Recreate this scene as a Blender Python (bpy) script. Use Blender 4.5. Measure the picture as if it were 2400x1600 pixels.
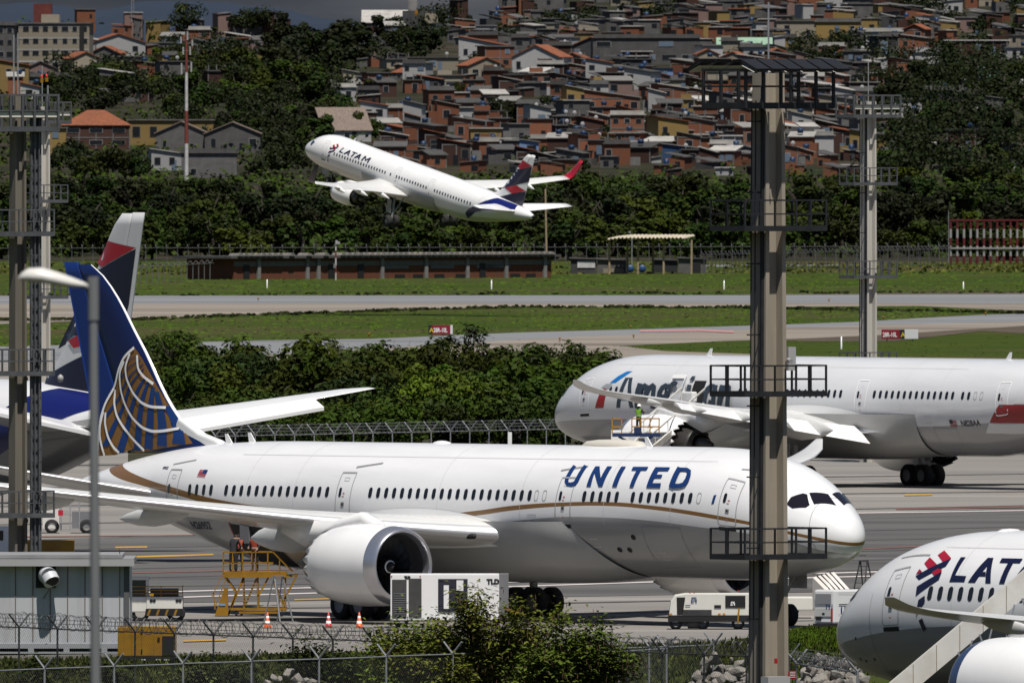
import bpy, bmesh, math, random
import numpy as np
from mathutils import Vector, Matrix
from mathutils.geometry import tessellate_polygon

# ------------------------------------------------------------------ scene, camera, light
for o in list(bpy.data.objects): bpy.data.objects.remove(o, do_unlink=True)
SC = bpy.context.scene
COL = SC.collection
R = math.radians
FPX, CX, CY, CAMH, YH = 60000.0, 1200.0, 800.0, 23.5, 240.0
ALPHA = math.atan((CY - YH) / FPX)

cam_data = bpy.data.cameras.new('camera')
cam = bpy.data.objects.new('camera', cam_data); COL.objects.link(cam)
cam.location = (0, 0, CAMH)
cam.rotation_euler = (math.pi / 2 - ALPHA, 0, 0)
cam_data.sensor_fit = 'HORIZONTAL'; cam_data.sensor_width = 36.0
cam_data.lens = FPX / 2400 * 36.0
cam_data.clip_start = 1.0; cam_data.clip_end = 60000.0
cam_data.dof.use_dof = True; cam_data.dof.focus_distance = 1170.0; cam_data.dof.aperture_fstop = 11.0
SC.camera = cam

SUN_EL, SUN_AZ = 66.0, 166.0      # elevation; azimuth clockwise from +Y (the view direction)
sun_dir = Vector((math.sin(R(SUN_AZ)) * math.cos(R(SUN_EL)), math.cos(R(SUN_AZ)) * math.cos(R(SUN_EL)), math.sin(R(SUN_EL))))
sd = bpy.data.lights.new('sun', 'SUN'); sun = bpy.data.objects.new('sun', sd); COL.objects.link(sun)
sd.energy = 4.6; sd.angle = R(0.53); sd.color = (1.0, 0.95, 0.87)
sun.rotation_euler = sun_dir.to_track_quat('Z', 'Y').to_euler()
sun.location = (0, 600, 300)

W = bpy.data.worlds.new('World'); SC.world = W; W.use_nodes = True
nt = W.node_tree; nt.nodes.clear()
def wn(t, **k):
    n = nt.nodes.new(t)
    for a, v in k.items(): setattr(n, a, v)
    return n
w_out = wn('ShaderNodeOutputWorld'); w_bg = wn('ShaderNodeBackground')
w_sky = wn('ShaderNodeTexSky', sky_type='NISHITA', sun_disc=False, sun_elevation=R(SUN_EL), sun_rotation=R(SUN_AZ), altitude=750.0)
w_sky.air_density = 1.0; w_sky.dust_density = 0.6
# a bank of dark rain cloud low over the hills, broken cloud above it
w_tc = wn('ShaderNodeTexCoord'); w_sep = wn('ShaderNodeSeparateXYZ')
w_map = wn('ShaderNodeMapping'); w_map.inputs['Scale'].default_value = (26, 26, 110)
w_noi = wn('ShaderNodeTexNoise'); w_noi.inputs['Scale'].default_value = 3.0; w_noi.inputs['Detail'].default_value = 6.0
w_cr = wn('ShaderNodeValToRGB')
w_cr.color_ramp.elements[0].position = 0.38; w_cr.color_ramp.elements[0].color = (0.70, 0.80, 1.02, 1)
w_cr.color_ramp.elements[1].position = 0.66; w_cr.color_ramp.elements[1].color = (1.7, 1.8, 2.0, 1)
w_h = wn('ShaderNodeMapRange'); w_h.inputs['From Min'].default_value = 0.02; w_h.inputs['From Max'].default_value = 0.28
w_h.inputs['To Min'].default_value = 1.0; w_h.inputs['To Max'].default_value = 0.0
w_mix = wn('ShaderNodeMix', data_type='RGBA')
L = nt.links.new
L(w_tc.outputs['Generated'], w_sep.inputs[0]); L(w_tc.outputs['Generated'], w_map.inputs[0])
L(w_map.outputs[0], w_noi.inputs['Vector']); L(w_noi.outputs['Fac'], w_cr.inputs[0])
L(w_sep.outputs['Z'], w_h.inputs['Value']); L(w_h.outputs[0], w_mix.inputs['Factor'])
L(w_sky.outputs[0], w_mix.inputs['A']); L(w_cr.outputs[0], w_mix.inputs['B'])
L(w_mix.outputs['Result'], w_bg.inputs['Color']); w_bg.inputs['Strength'].default_value = 0.05
L(w_bg.outputs[0], w_out.inputs[0])

SC.view_settings.view_transform = 'Standard'; SC.view_settings.look = 'None'
SC.view_settings.exposure = 0.18; SC.view_settings.gamma = 1.0; SC.view_settings.use_curve_mapping = False
SC.cycles.max_bounces = 6; SC.cycles.transparent_max_bounces = 12
SC.cycles.use_denoising = True

# ------------------------------------------------------------------ authoring helpers
RNG = random.Random(7)
def P(px, py, D):
    """point at distance D (along +Y) seen at photo pixel (px, py), 2400 wide"""
    ca, sa = math.cos(ALPHA), math.sin(ALPHA)
    u, v = (px - CX) / FPX, (CY - py) / FPX
    d = Vector((u, ca + v * sa, -sa + v * ca))
    return Vector((0, 0, CAMH)) + d * (D / d.y)
def G(px, py, z=0.0):
    """ground point (height z) at photo pixel"""
    ca, sa = math.cos(ALPHA), math.sin(ALPHA)
    u, v = (px - CX) / FPX, (CY - py) / FPX
    d = Vector((u, ca + v * sa, -sa + v * ca))
    return Vector((0, 0, CAMH)) + d * ((z - CAMH) / d.z)
def S(D): return FPX / D

def link(o, parent=None):
    COL.objects.link(o)
    if parent is not None: o.parent = parent
    return o
def thing(name, label, cat, loc=(0, 0, 0), rz=0.0, group=None):
    o = bpy.data.objects.new(name, None); link(o)
    o.empty_display_size = 0.5
    o.location = loc; o.rotation_euler = (0, 0, rz)
    o['label'] = label; o['category'] = cat
    if group: o['group'] = group
    return o
def tag(o, label=None, cat=None, group=None, kind=None):
    if label: o['label'] = label
    if cat: o['category'] = cat
    if group: o['group'] = group
    if kind: o['kind'] = kind
    return o
def dup(root, loc=None, rz=None, label=None, group=None, scale=None):
    r = root.copy(); link(r)
    for ch in list(root.children):
        c = ch.copy(); link(c, r); c.matrix_parent_inverse = ch.matrix_parent_inverse.copy()
        for g in list(ch.children):
            d = g.copy(); link(d, c); d.matrix_parent_inverse = g.matrix_parent_inverse.copy()
    if loc is not None: r.location = loc
    if rz is not None: r.rotation_euler = (0, 0, rz)
    if scale is not None: r.scale = scale if hasattr(scale, '__len__') else (scale,) * 3
    if label: r['label'] = label
    if group: r['group'] = group
    return r

class MB:
    """collects shapes into one mesh"""
    def __init__(s): s.v = []; s.f = []; s.m = []; s.sm = []
    def add(s, vs, fs, mi=0, smooth=False):
        b = len(s.v); s.v += [tuple(v) for v in vs]
        for f in fs: s.f.append(tuple(b + i for i in f)); s.m.append(mi); s.sm.append(smooth)
        return s
    def box(s, c, d, rz=0.0, mi=0, taper=None):
        x, y, z = d[0] / 2, d[1] / 2, d[2] / 2
        ca, sa = math.cos(rz), math.sin(rz); vs = []
        for kz in (-1, 1):
            k = (taper if (taper and kz == 1) else 1.0)
            for kx, ky in ((-1, -1), (1, -1), (1, 1), (-1, 1)):
                px, py = kx * x * k, ky * y * k
                vs.append((c[0] + px * ca - py * sa, c[1] + px * sa + py * ca, c[2] + kz * z))
        return s.add(vs, [(3, 2, 1, 0), (4, 5, 6, 7), (0, 1, 5, 4), (1, 2, 6, 5), (2, 3, 7, 6), (3, 0, 4, 7)], mi)
    def boxr(s, a, b, mi=0):
        return s.box([(a[i] + b[i]) / 2 for i in range(3)], [abs(b[i] - a[i]) for i in range(3)], 0, mi)
    def tube(s, a, b, r, n=6, r2=None, mi=0, caps=True):
        a, b = Vector(a), Vector(b); d = b - a
        if d.length < 1e-6: return s
        q = d.to_track_quat('Z', 'Y'); r2 = r if r2 is None else r2
        vs = []
        for p, rr in ((a, r), (b, r2)):
            for i in range(n):
                t = 2 * math.pi * i / n
                vs.append(p + q @ Vector((rr * math.cos(t), rr * math.sin(t), 0)))
        fs = [(i, (i + 1) % n, n + (i + 1) % n, n + i) for i in range(n)]
        s.add(vs, fs, mi, n > 6)
        if caps: s.add(vs[:n], [tuple(range(n))[::-1]], mi); s.add(vs[n:], [tuple(range(n))], mi)
        return s
    def bar(s, a, b, w, h=None, mi=0):
        """square bar between two points"""
        a, b = Vector(a), Vector(b); d = b - a; h = w if h is None else h
        if d.length < 1e-6: return s
        z = d.normalized(); up = Vector((0, 0, 1)) if abs(z.z) < 0.99 else Vector((0, 1, 0))
        x = z.cross(up).normalized(); y = x.cross(z)
        vs = []
        for p in (a, b):
            for kx, ky in ((-1, -1), (1, -1), (1, 1), (-1, 1)): vs.append(p + x * kx * w / 2 + y * ky * h / 2)
        return s.add(vs, [(3, 2, 1, 0), (4, 5, 6, 7), (0, 1, 5, 4), (1, 2, 6, 5), (2, 3, 7, 6), (3, 0, 4, 7)], mi)
    def poly(s, pts, mi=0): return s.add(pts, [tuple(range(len(pts)))], mi)
    def prism(s, pts2, y0, y1, mi=0, M=None):
        """polygon in XZ extruded along Y"""
        n = len(pts2)
        vs = [Vector((p[0], y0, p[1])) for p in pts2] + [Vector((p[0], y1, p[1])) for p in pts2]
        if M is not None: vs = [M @ v for v in vs]
        fs = [tuple(range(n)), tuple(range(n, 2 * n))[::-1]] + [(i, i + n, (i + 1) % n + n, (i + 1) % n) for i in range(n)]
        return s.add(vs, fs, mi)
    def lathe(s, prof, n=24, axis='Z', c=(0, 0, 0), mi=0, smooth=True, closed=False):
        """prof: list of (radius, h)"""
        vs = []
        for r, h in prof:
            for i in range(n):
                t = 2 * math.pi * i / n; a, b = r * math.cos(t), r * math.sin(t)
                p = {'Z': (a, b, h), 'X': (h, a, b), 'Y': (a, h, -b)}[axis]
                vs.append((p[0] + c[0], p[1] + c[1], p[2] + c[2]))
        fs = []
        for k in range(len(prof) - 1):
            for i in range(n):
                fs.append((k * n + i, k * n + (i + 1) % n, (k + 1) * n + (i + 1) % n, (k + 1) * n + i))
        return s.add(vs, fs, mi, smooth)
    def build(s, name, mats, parent=None, bevel=0.0, fixn=True):
        me = bpy.data.meshes.new(name)
        me.from_pydata(s.v, [], s.f)
        if not isinstance(mats, (list, tuple)): mats = [mats]
        for m in mats: me.materials.append(m)
        me.polygons.foreach_set('material_index', s.m); me.polygons.foreach_set('use_smooth', s.sm)
        if fixn or bevel:
            bm = bmesh.new(); bm.from_mesh(me)
            if fixn: bmesh.ops.recalc_face_normals(bm, faces=bm.faces)
            if bevel:
                bmesh.ops.remove_doubles(bm, verts=bm.verts, dist=1e-5)
                es = [e for e in bm.edges if len(e.link_faces) == 2 and e.calc_face_angle(0) > 0.6]
                bmesh.ops.bevel(bm, geom=es, offset=bevel, segments=2, affect='EDGES', profile=0.6, clamp_overlap=True)
            bm.to_mesh(me); bm.free()
        me.update()
        return link(bpy.data.objects.new(name, me), parent)

# ------------------------------------------------------------------ materials
MATS = {}
def mat(name, col, rough=0.6, var=0.0, scale=1.0, metal=0.0, bump=0.0, bscale=None, dirt=None, spec=0.5, coat=0.0, obj_var=0.0, stretch=None):
    """principled with noise mottling: var = +- brightness, dirt = (colour, amount, scale)"""
    if name in MATS: return MATS[name]
    m = bpy.data.materials.new(name); m.use_nodes = True; MATS[name] = m
    n = m.node_tree.nodes; l = m.node_tree.links.new; b = n['Principled BSDF']
    b.inputs['Roughness'].default_value = rough; b.inputs['Metallic'].default_value = metal
    b.inputs['Specular IOR Level'].default_value = spec
    if coat: b.inputs['Coat Weight'].default_value = coat; b.inputs['Coat Roughness'].default_value = 0.08
    c = (col[0], col[1], col[2], 1); b.inputs['Base Color'].default_value = c
    src = None; tc = None
    def coords(sc):
        nonlocal tc
        if tc is None: tc = n.new('ShaderNodeTexCoord')
        mp = n.new('ShaderNodeMapping'); mp.inputs['Scale'].default_value = stretch or (1, 1, 1)
        l(tc.outputs['Object'], mp.inputs[0])
        t = n.new('ShaderNodeTexNoise'); t.inputs['Scale'].default_value = sc; t.inputs['Detail'].default_value = 5; t.inputs['Roughness'].default_value = 0.6
        l(mp.outputs[0], t.inputs['Vector']); return t
    if var:
        t = coords(scale); mr = n.new('ShaderNodeMapRange')
        mr.inputs['From Min'].default_value = 0.3; mr.inputs['From Max'].default_value = 0.7
        mr.inputs['To Min'].default_value = 1 - var; mr.inputs['To Max'].default_value = 1 + var
        l(t.outputs['Fac'], mr.inputs['Value'])
        hs = n.new('ShaderNodeHueSaturation'); hs.inputs['Color'].default_value = c
        l(mr.outputs[0], hs.inputs['Value']); src = hs.outputs[0]
    if obj_var:
        oi = n.new('ShaderNodeObjectInfo'); mr = n.new('ShaderNodeMapRange')
        mr.inputs['To Min'].default_value = 1 - obj_var; mr.inputs['To Max'].default_value = 1 + obj_var
        l(oi.outputs['Random'], mr.inputs['Value'])
        hs = n.new('ShaderNodeHueSaturation'); l(mr.outputs[0], hs.inputs['Value'])
        if src: l(src, hs.inputs['Color'])
        else: hs.inputs['Color'].default_value = c
        src = hs.outputs[0]
    if dirt:
        t = coords(dirt[2]); mr = n.new('ShaderNodeMapRange')
        mr.inputs['From Min'].default_value = 0.48; mr.inputs['From Max'].default_value = 0.75
        mr.inputs['To Min'].default_value = 0; mr.inputs['To Max'].default_value = dirt[1]
        l(t.outputs['Fac'], mr.inputs['Value'])
        mx = n.new('ShaderNodeMix'); mx.data_type = 'RGBA'
        l(mr.outputs[0], mx.inputs['Factor'])
        if src: l(src, mx.inputs['A'])
        else: mx.inputs['A'].default_value = c
        mx.inputs['B'].default_value = (*dirt[0], 1); src = mx.outputs['Result']
    if src: l(src, b.inputs['Base Color'])
    if bump:
        t = coords(bscale or scale * 4); bp = n.new('ShaderNodeBump'); bp.inputs['Strength'].default_value = bump; bp.inputs['Distance'].default_value = 0.05
        l(t.outputs['Fac'], bp.inputs['Height']); l(bp.outputs[0], b.inputs['Normal'])
    return m

def emis(name, col, strength):
    if name in MATS: return MATS[name]
    m = bpy.data.materials.new(name); m.use_nodes = True; MATS[name] = m
    b = m.node_tree.nodes['Principled BSDF']; b.inputs['Base Color'].default_value = (*col, 1)
    b.inputs['Emission Color'].default_value = (*col, 1); b.inputs['Emission Strength'].default_value = strength
    return m

def leafmat(name, col, hue=0.03, val=0.35, trans=0.25):
    """foliage: two tones by noise in the crown, a shift per plant"""
    if name in MATS: return MATS[name]
    m = bpy.data.materials.new(name); m.use_nodes = True; MATS[name] = m
    n = m.node_tree.nodes; l = m.node_tree.links.new; b = n['Principled BSDF']
    b.inputs['Roughness'].default_value = 0.6; b.inputs['Specular IOR Level'].default_value = 0.12
    tc = n.new('ShaderNodeTexCoord'); t = n.new('ShaderNodeTexNoise'); t.inputs['Scale'].default_value = 0.9; t.inputs['Detail'].default_value = 4
    l(tc.outputs['Object'], t.inputs['Vector'])
    mr = n.new('ShaderNodeMapRange'); mr.inputs['From Min'].default_value = 0.3; mr.inputs['From Max'].default_value = 0.7
    mr.inputs['To Min'].default_value = 1 - val; mr.inputs['To Max'].default_value = 1 + val * 1.4
    l(t.outputs['Fac'], mr.inputs['Value'])
    oi = n.new('ShaderNodeObjectInfo'); m2 = n.new('ShaderNodeMapRange'); m2.inputs['To Min'].default_value = 0.5 - hue; m2.inputs['To Max'].default_value = 0.5 + hue
    l(oi.outputs['Random'], m2.inputs['Value'])
    m3 = n.new('ShaderNodeMapRange'); m3.inputs['To Min'].default_value = 0.72; m3.inputs['To Max'].default_value = 1.3
    ml = n.new('ShaderNodeMath'); ml.operation = 'MULTIPLY'; ml.inputs[1].default_value = 7.31
    fr = n.new('ShaderNodeMath'); fr.operation = 'FRACT'
    l(oi.outputs['Random'], ml.inputs[0]); l(ml.outputs[0], fr.inputs[0]); l(fr.outputs[0], m3.inputs['Value'])
    mm = n.new('ShaderNodeMath'); mm.operation = 'MULTIPLY'; l(mr.outputs[0], mm.inputs[0]); l(m3.outputs[0], mm.inputs[1])
    hs = n.new('ShaderNodeHueSaturation'); hs.inputs['Color'].default_value = (*col, 1)
    l(m2.outputs[0], hs.inputs['Hue']); l(mm.outputs[0], hs.inputs['Value'])
    l(hs.outputs[0], b.inputs['Base Color'])
    return m

WHITE = lambda: mat('white_paint', (0.80, 0.80, 0.80), 0.3, 0.03, 0.6, coat=0.3)
M_TYRE = mat('tyre_rubber', (0.018, 0.018, 0.019), 0.85, 0.2, 2)
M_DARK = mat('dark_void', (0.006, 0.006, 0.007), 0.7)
M_STEEL = mat('galvanised_steel', (0.30, 0.31, 0.33), 0.5, 0.2, 3, metal=0.3)
M_STEELD = mat('dark_steel', (0.045, 0.046, 0.05), 0.55, 0.3, 2, metal=0.2)
M_CHROME = mat('polished_metal', (0.62, 0.62, 0.64), 0.45, 0.05, 1, metal=0.6)
M_YEL = mat('yellow_paint', (0.28, 0.14, 0.005), 0.5, 0.15, 1.5, dirt=((0.10, 0.06, 0.02), 0.5, 1.2))
M_GREY = mat('grey_paint', (0.17, 0.17, 0.18), 0.5, 0.1, 1)
# ------------------------------------------------------------------ airliner shapes (metres; t = distance aft of the nose)
def pchip(xs, ys):
    xs, ys = np.array(xs, float), np.array(ys, float); h = np.diff(xs); d = np.diff(ys) / h
    m = np.zeros(len(xs)); m[0], m[-1] = d[0], d[-1]
    for i in range(1, len(xs) - 1):
        if d[i - 1] * d[i] > 0:
            w1, w2 = 2 * h[i] + h[i - 1], h[i] + 2 * h[i - 1]
            m[i] = (w1 + w2) / (w1 / d[i - 1] + w2 / d[i])
    def f(x):
        x = min(max(x, xs[0]), xs[-1]); i = int(min(max(np.searchsorted(xs, x) - 1, 0), len(h) - 1))
        s = (x - xs[i]) / h[i]
        return float((1 + 2 * s) * (1 - s) ** 2 * ys[i] + s * (1 - s) ** 2 * h[i] * m[i] + s * s * (3 - 2 * s) * ys[i + 1] + s * s * (s - 1) * h[i] * m[i + 1])
    return f
class Fuselage:
    """nose and tail tables: (t, top, bottom, halfwidth) relative to the centre line at height zc"""
    def __init__(s, length, zc, nose, tail):
        s.len, s.zc = length, zc
        rows = nose + tail
        T = [math.sqrt(max(r[0], 0)) for r in rows]           # sqrt spacing rounds the nose tip
        s.ft, s.fb, s.fw = pchip(T, [r[1] for r in rows]), pchip(T, [r[2] for r in rows]), pchip(T, [r[3] for r in rows])
    def sec(s, t):
        q = math.sqrt(max(t, 0)); a, b, w = s.ft(q), s.fb(q), s.fw(q)
        return s.zc + (a + b) / 2, max((a - b) / 2, 1e-4), max(w, 1e-4)
    def pt(s, t, a, off=0.0, side=1):
        """a: angle from the top; side +1 = left"""
        zc, h, w = s.sec(t)
        y, z = w * math.sin(a), h * math.cos(a)
        if off:
            zc2, h2, w2 = s.sec(t + 0.05)
            rt = np.array([-0.05, (w2 - w) * math.sin(a), (zc2 - zc) + (h2 - h) * math.cos(a)])
            ra = np.array([0, w * math.cos(a), -h * math.sin(a)])
            n = np.cross(ra, rt); n /= (np.linalg.norm(n) + 1e-12)
            if n[1] * math.sin(a) + n[2] * math.cos(a) < 0: n = -n
            return (-t + n[0] * off, side * (y + n[1] * off), zc + z + n[2] * off)
        return (-t, side * y, zc + z)
    def ang(s, t, z):
        zc, h, w = s.sec(t)
        return math.acos(min(1, max(-1, (z - zc) / h)))
N787 = [(0, -1.05, -1.05, 0), (.1, -.62, -1.45, .42), (.3, -.28, -1.72, .74), (.7, .14, -1.98, 1.10), (1.2, .52, -2.17, 1.42), (1.9, .97, -2.37, 1.78),
        (2.7, 1.44, -2.54, 2.08), (3.5, 1.85, -2.66, 2.31), (4.5, 2.24, -2.78, 2.53), (5.6, 2.53, -2.87, 2.69), (7, 2.78, -2.94, 2.81), (8.6, 2.92, -2.97, 2.87), (10.5, 2.97, -2.97, 2.885)]
def t787(L):
    k = L - 62.0
    return [(30, 2.97, -2.97, 2.885), (43 + k, 2.97, -2.96, 2.885), (46 + k, 2.95, -2.72, 2.83), (49 + k, 2.86, -2.12, 2.62), (52 + k, 2.66, -1.38, 2.24),
            (55 + k, 2.30, -.62, 1.74), (58 + k, 1.78, .06, 1.17), (60 + k, 1.35, .40, .76), (61.3 + k, 1.05, .58, .45), (62 + k, .84, .70, .1)]
F789 = Fuselage(59.8, 4.99, N787, t787(59.8))
F788 = Fuselage(54.2, 4.99, N787, t787(54.2))
_k = 2.07 / 2.97
N320 = [(0, -.55, -.55, 0), (.1, -.2, -.88, .34), (.3, .06, -1.08, .58), (.7, .36, -1.30, .86), (1.2, .64, -1.46, 1.10), (1.8, .95, -1.61, 1.33), (2.5, 1.28, -1.75, 1.54),
        (3.2, 1.56, -1.86, 1.70), (4.2, 1.83, -1.96, 1.85), (5.4, 2.0, -2.04, 1.94), (7, 2.07, -2.07, 1.975)]
T321 = [(20, 2.07, -2.07, 1.975), (30.5, 2.07, -2.07, 1.975), (33, 2.06, -1.9, 1.95), (36, 1.99, -1.36, 1.78), (39, 1.86, -.72, 1.42), (42, 1.6, .0, .85), (43.8, 1.3, .5, .42), (44.5, 1.1, .8, .12)]
F321 = Fuselage(44.5, 0.0, N320, T321)
N777 = [(0, -.9, -.9, 0), (.3, -.1, -1.8, .8), (1.2, .8, -2.4, 1.5), (3, 1.95, -2.8, 2.4), (5, 2.65, -3.0, 2.8), (8, 3.05, -3.1, 3.05), (11, 3.1, -3.1, 3.1)]
T777 = [(40, 3.1, -3.1, 3.1), (52, 3.1, -3.08, 3.1), (56, 3.08, -2.7, 3.0), (60, 2.95, -1.9, 2.6), (64, 2.7, -1.0, 2.0), (68, 2.3, -.1, 1.3), (71, 1.9, .5, .7), (73, 1.6, .9, .25)]
F777 = Fuselage(73.0, 5.6, N777, T777)
class Frame:
    """where a parked airliner stands: nose point over ground (x, y), heading angle psi, nose-up pitch (deg)"""
    def __init__(s, x, y, psi, pitch=0.0, z=0.0): s.o, s.psi, s.p, s.z = (x, y), math.radians(psi), math.radians(pitch), z
    def world(s, p):
        cp, sp = math.cos(s.p), math.sin(s.p); c, d = math.cos(s.psi), math.sin(s.psi)
        x, y, z = p; X = x * cp - z * sp; Z = x * sp + z * cp
        return np.array([s.o[0] + X * c - y * d, s.o[1] + X * d + y * c, s.z + Z])
# ------------------------------------------------------------------ airliner builder (local X forward from the nose, Y left, Z up)
def decal(name, polys, mapf, m, parent, su=0.3, sv=0.15, lift=0.0):
    """flat outlines wrapped on a curved skin; each outline sits 3 mm above the one before"""
    V, F = [], []
    for k, poly in enumerate(polys):
        bm = bmesh.new(); vs = [bm.verts.new((p[0], p[1], 0)) for p in poly]
        for tri in tessellate_polygon([[Vector((p[0], p[1], 0)) for p in poly]]):
            try: bm.faces.new([vs[i] for i in tri])
            except ValueError: pass
        for ax, st in ((0, su), (1, sv)):
            lo = min(p[ax] for p in poly); hi = max(p[ax] for p in poly); n = int((hi - lo) / st)
            for i in range(1, n + 1):
                co = [0, 0, 0]; co[ax] = lo + (hi - lo) * i / (n + 1); no = [0, 0, 0]; no[ax] = 1
                bmesh.ops.bisect_plane(bm, geom=bm.verts[:] + bm.edges[:] + bm.faces[:], plane_co=co, plane_no=no, dist=1e-6)
        b = len(V); bm.verts.index_update()
        V += [mapf(v.co.x, v.co.y, lift + 0.003 * k) for v in bm.verts]
        F += [tuple(b + v.index for v in f.verts) for f in bm.faces]
        bm.free()
    me = bpy.data.meshes.new(name); me.from_pydata([tuple(v) for v in V], [], F)
    me.materials.append(m); me.polygons.foreach_set('use_smooth', [True] * len(F)); me.update()
    return link(bpy.data.objects.new(name, me), parent)

def ribbon(pts, w, closed=False):
    """mitred outline of a stroked line: list of quads"""
    n = len(pts); Lf, Rt = [], []
    for i in range(n):
        a = pts[i - 1] if (i > 0 or closed) else None; b = pts[i]; c = pts[(i + 1) % n] if (i < n - 1 or closed) else None
        ds = []
        for p, q in ((a, b), (b, c)):
            if p is not None and q is not None:
                d = Vector((q[0] - p[0], q[1] - p[1]))
                if d.length > 1e-9: ds.append(d.normalized())
        nn = [Vector((-d.y, d.x)) for d in ds]
        m_ = sum(nn, Vector((0, 0)))
        m_ = m_.normalized() if m_.length > 1e-6 else nn[0]
        k = w / 2 / max(0.45, m_.dot(nn[0]))
        Lf.append((b[0] + m_.x * k, b[1] + m_.y * k)); Rt.append((b[0] - m_.x * k, b[1] - m_.y * k))
    rng = range(n if closed else n - 1)
    return [[Lf[i], Lf[(i + 1) % n], Rt[(i + 1) % n], Rt[i]] for i in rng]
def ribbon_decal(name, lines, w, mapf, m, parent, lift=0.012, step=0.12):
    """thin drawn lines on a skin, one strip each"""
    V, F = [], []
    for k, ln in enumerate(lines):
        closed = ln[0] == ln[-1]; pts = ln[:-1] if closed else ln
        dense = []
        n = len(pts)
        for i in range(n if closed else n - 1):
            a, b = pts[i], pts[(i + 1) % n]; d = math.hypot(b[0] - a[0], b[1] - a[1]); q = max(1, int(d / step))
            dense += [(a[0] + (b[0] - a[0]) * j / q, a[1] + (b[1] - a[1]) * j / q) for j in range(q)]
        if not closed: dense.append(pts[-1])
        for qd in ribbon(dense, w, closed):
            b = len(V); V += [mapf(p[0], p[1], lift + 0.002 * k) for p in qd]; F.append((b, b + 1, b + 2, b + 3))
    me = bpy.data.meshes.new(name); me.from_pydata([tuple(v) for v in V], [], F); me.materials.append(m); me.update()
    return link(bpy.data.objects.new(name, me), parent)
def rrect(x0, y0, x1, y1, r, n=4):
    o = []
    for cx, cy, a0 in ((x1 - r, y1 - r, 0), (x0 + r, y1 - r, 90), (x0 + r, y0 + r, 180), (x1 - r, y0 + r, 270)):
        for i in range(n + 1):
            a = R(a0 + 90 * i / n); o.append((cx + r * math.cos(a), cy + r * math.sin(a)))
    return o
def text_polys(s, size, bold=0.0, shear=0.0, font_space=1.0):
    """built-in font as triangles: list of polygons in metres, baseline origin"""
    c = bpy.data.curves.new('lettering', 'FONT'); c.body = s; c.size = size; c.offset = bold; c.shear = shear; c.space_character = font_space
    c.resolution_u = 3
    o = bpy.data.objects.new('lettering', c); COL.objects.link(o)
    bpy.context.view_layer.update()
    me = bpy.data.meshes.new_from_object(o.evaluated_get(bpy.context.evaluated_depsgraph_get()))
    out = [[(me.vertices[i].co.x, me.vertices[i].co.y) for i in p.vertices] for p in me.polygons]
    bpy.data.objects.remove(o); bpy.data.curves.remove(c); bpy.data.meshes.remove(me)
    return out
def text_flat(name, s, size, M, m, parent, bold=0.0, shear=0.0):
    """lettering on a flat panel; M maps (x, y, 0) of the text to the thing"""
    V, F = [], []
    for p in text_polys(s, size, bold, shear):
        b = len(V); V += [tuple(M @ Vector((q[0], q[1], 0))) for q in p]; F.append(tuple(range(b, b + len(p))))
    me = bpy.data.meshes.new(name); me.from_pydata(V, [], F); me.materials.append(m); me.update()
    return link(bpy.data.objects.new(name, me), parent)
def text_decal(name, s, size, mapf, m, parent, bold=0.0, shear=0.0, lift=0.012):
    V, F = [], []
    for p in text_polys(s, size, bold, shear):
        b = len(V); V += [tuple(mapf(q[0], q[1], lift)) for q in p]; F.append(tuple(range(b, b + len(p))))
    me = bpy.data.meshes.new(name); me.from_pydata(V, [], F); me.materials.append(m); me.update()
    return link(bpy.data.objects.new(name, me), parent)

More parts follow.
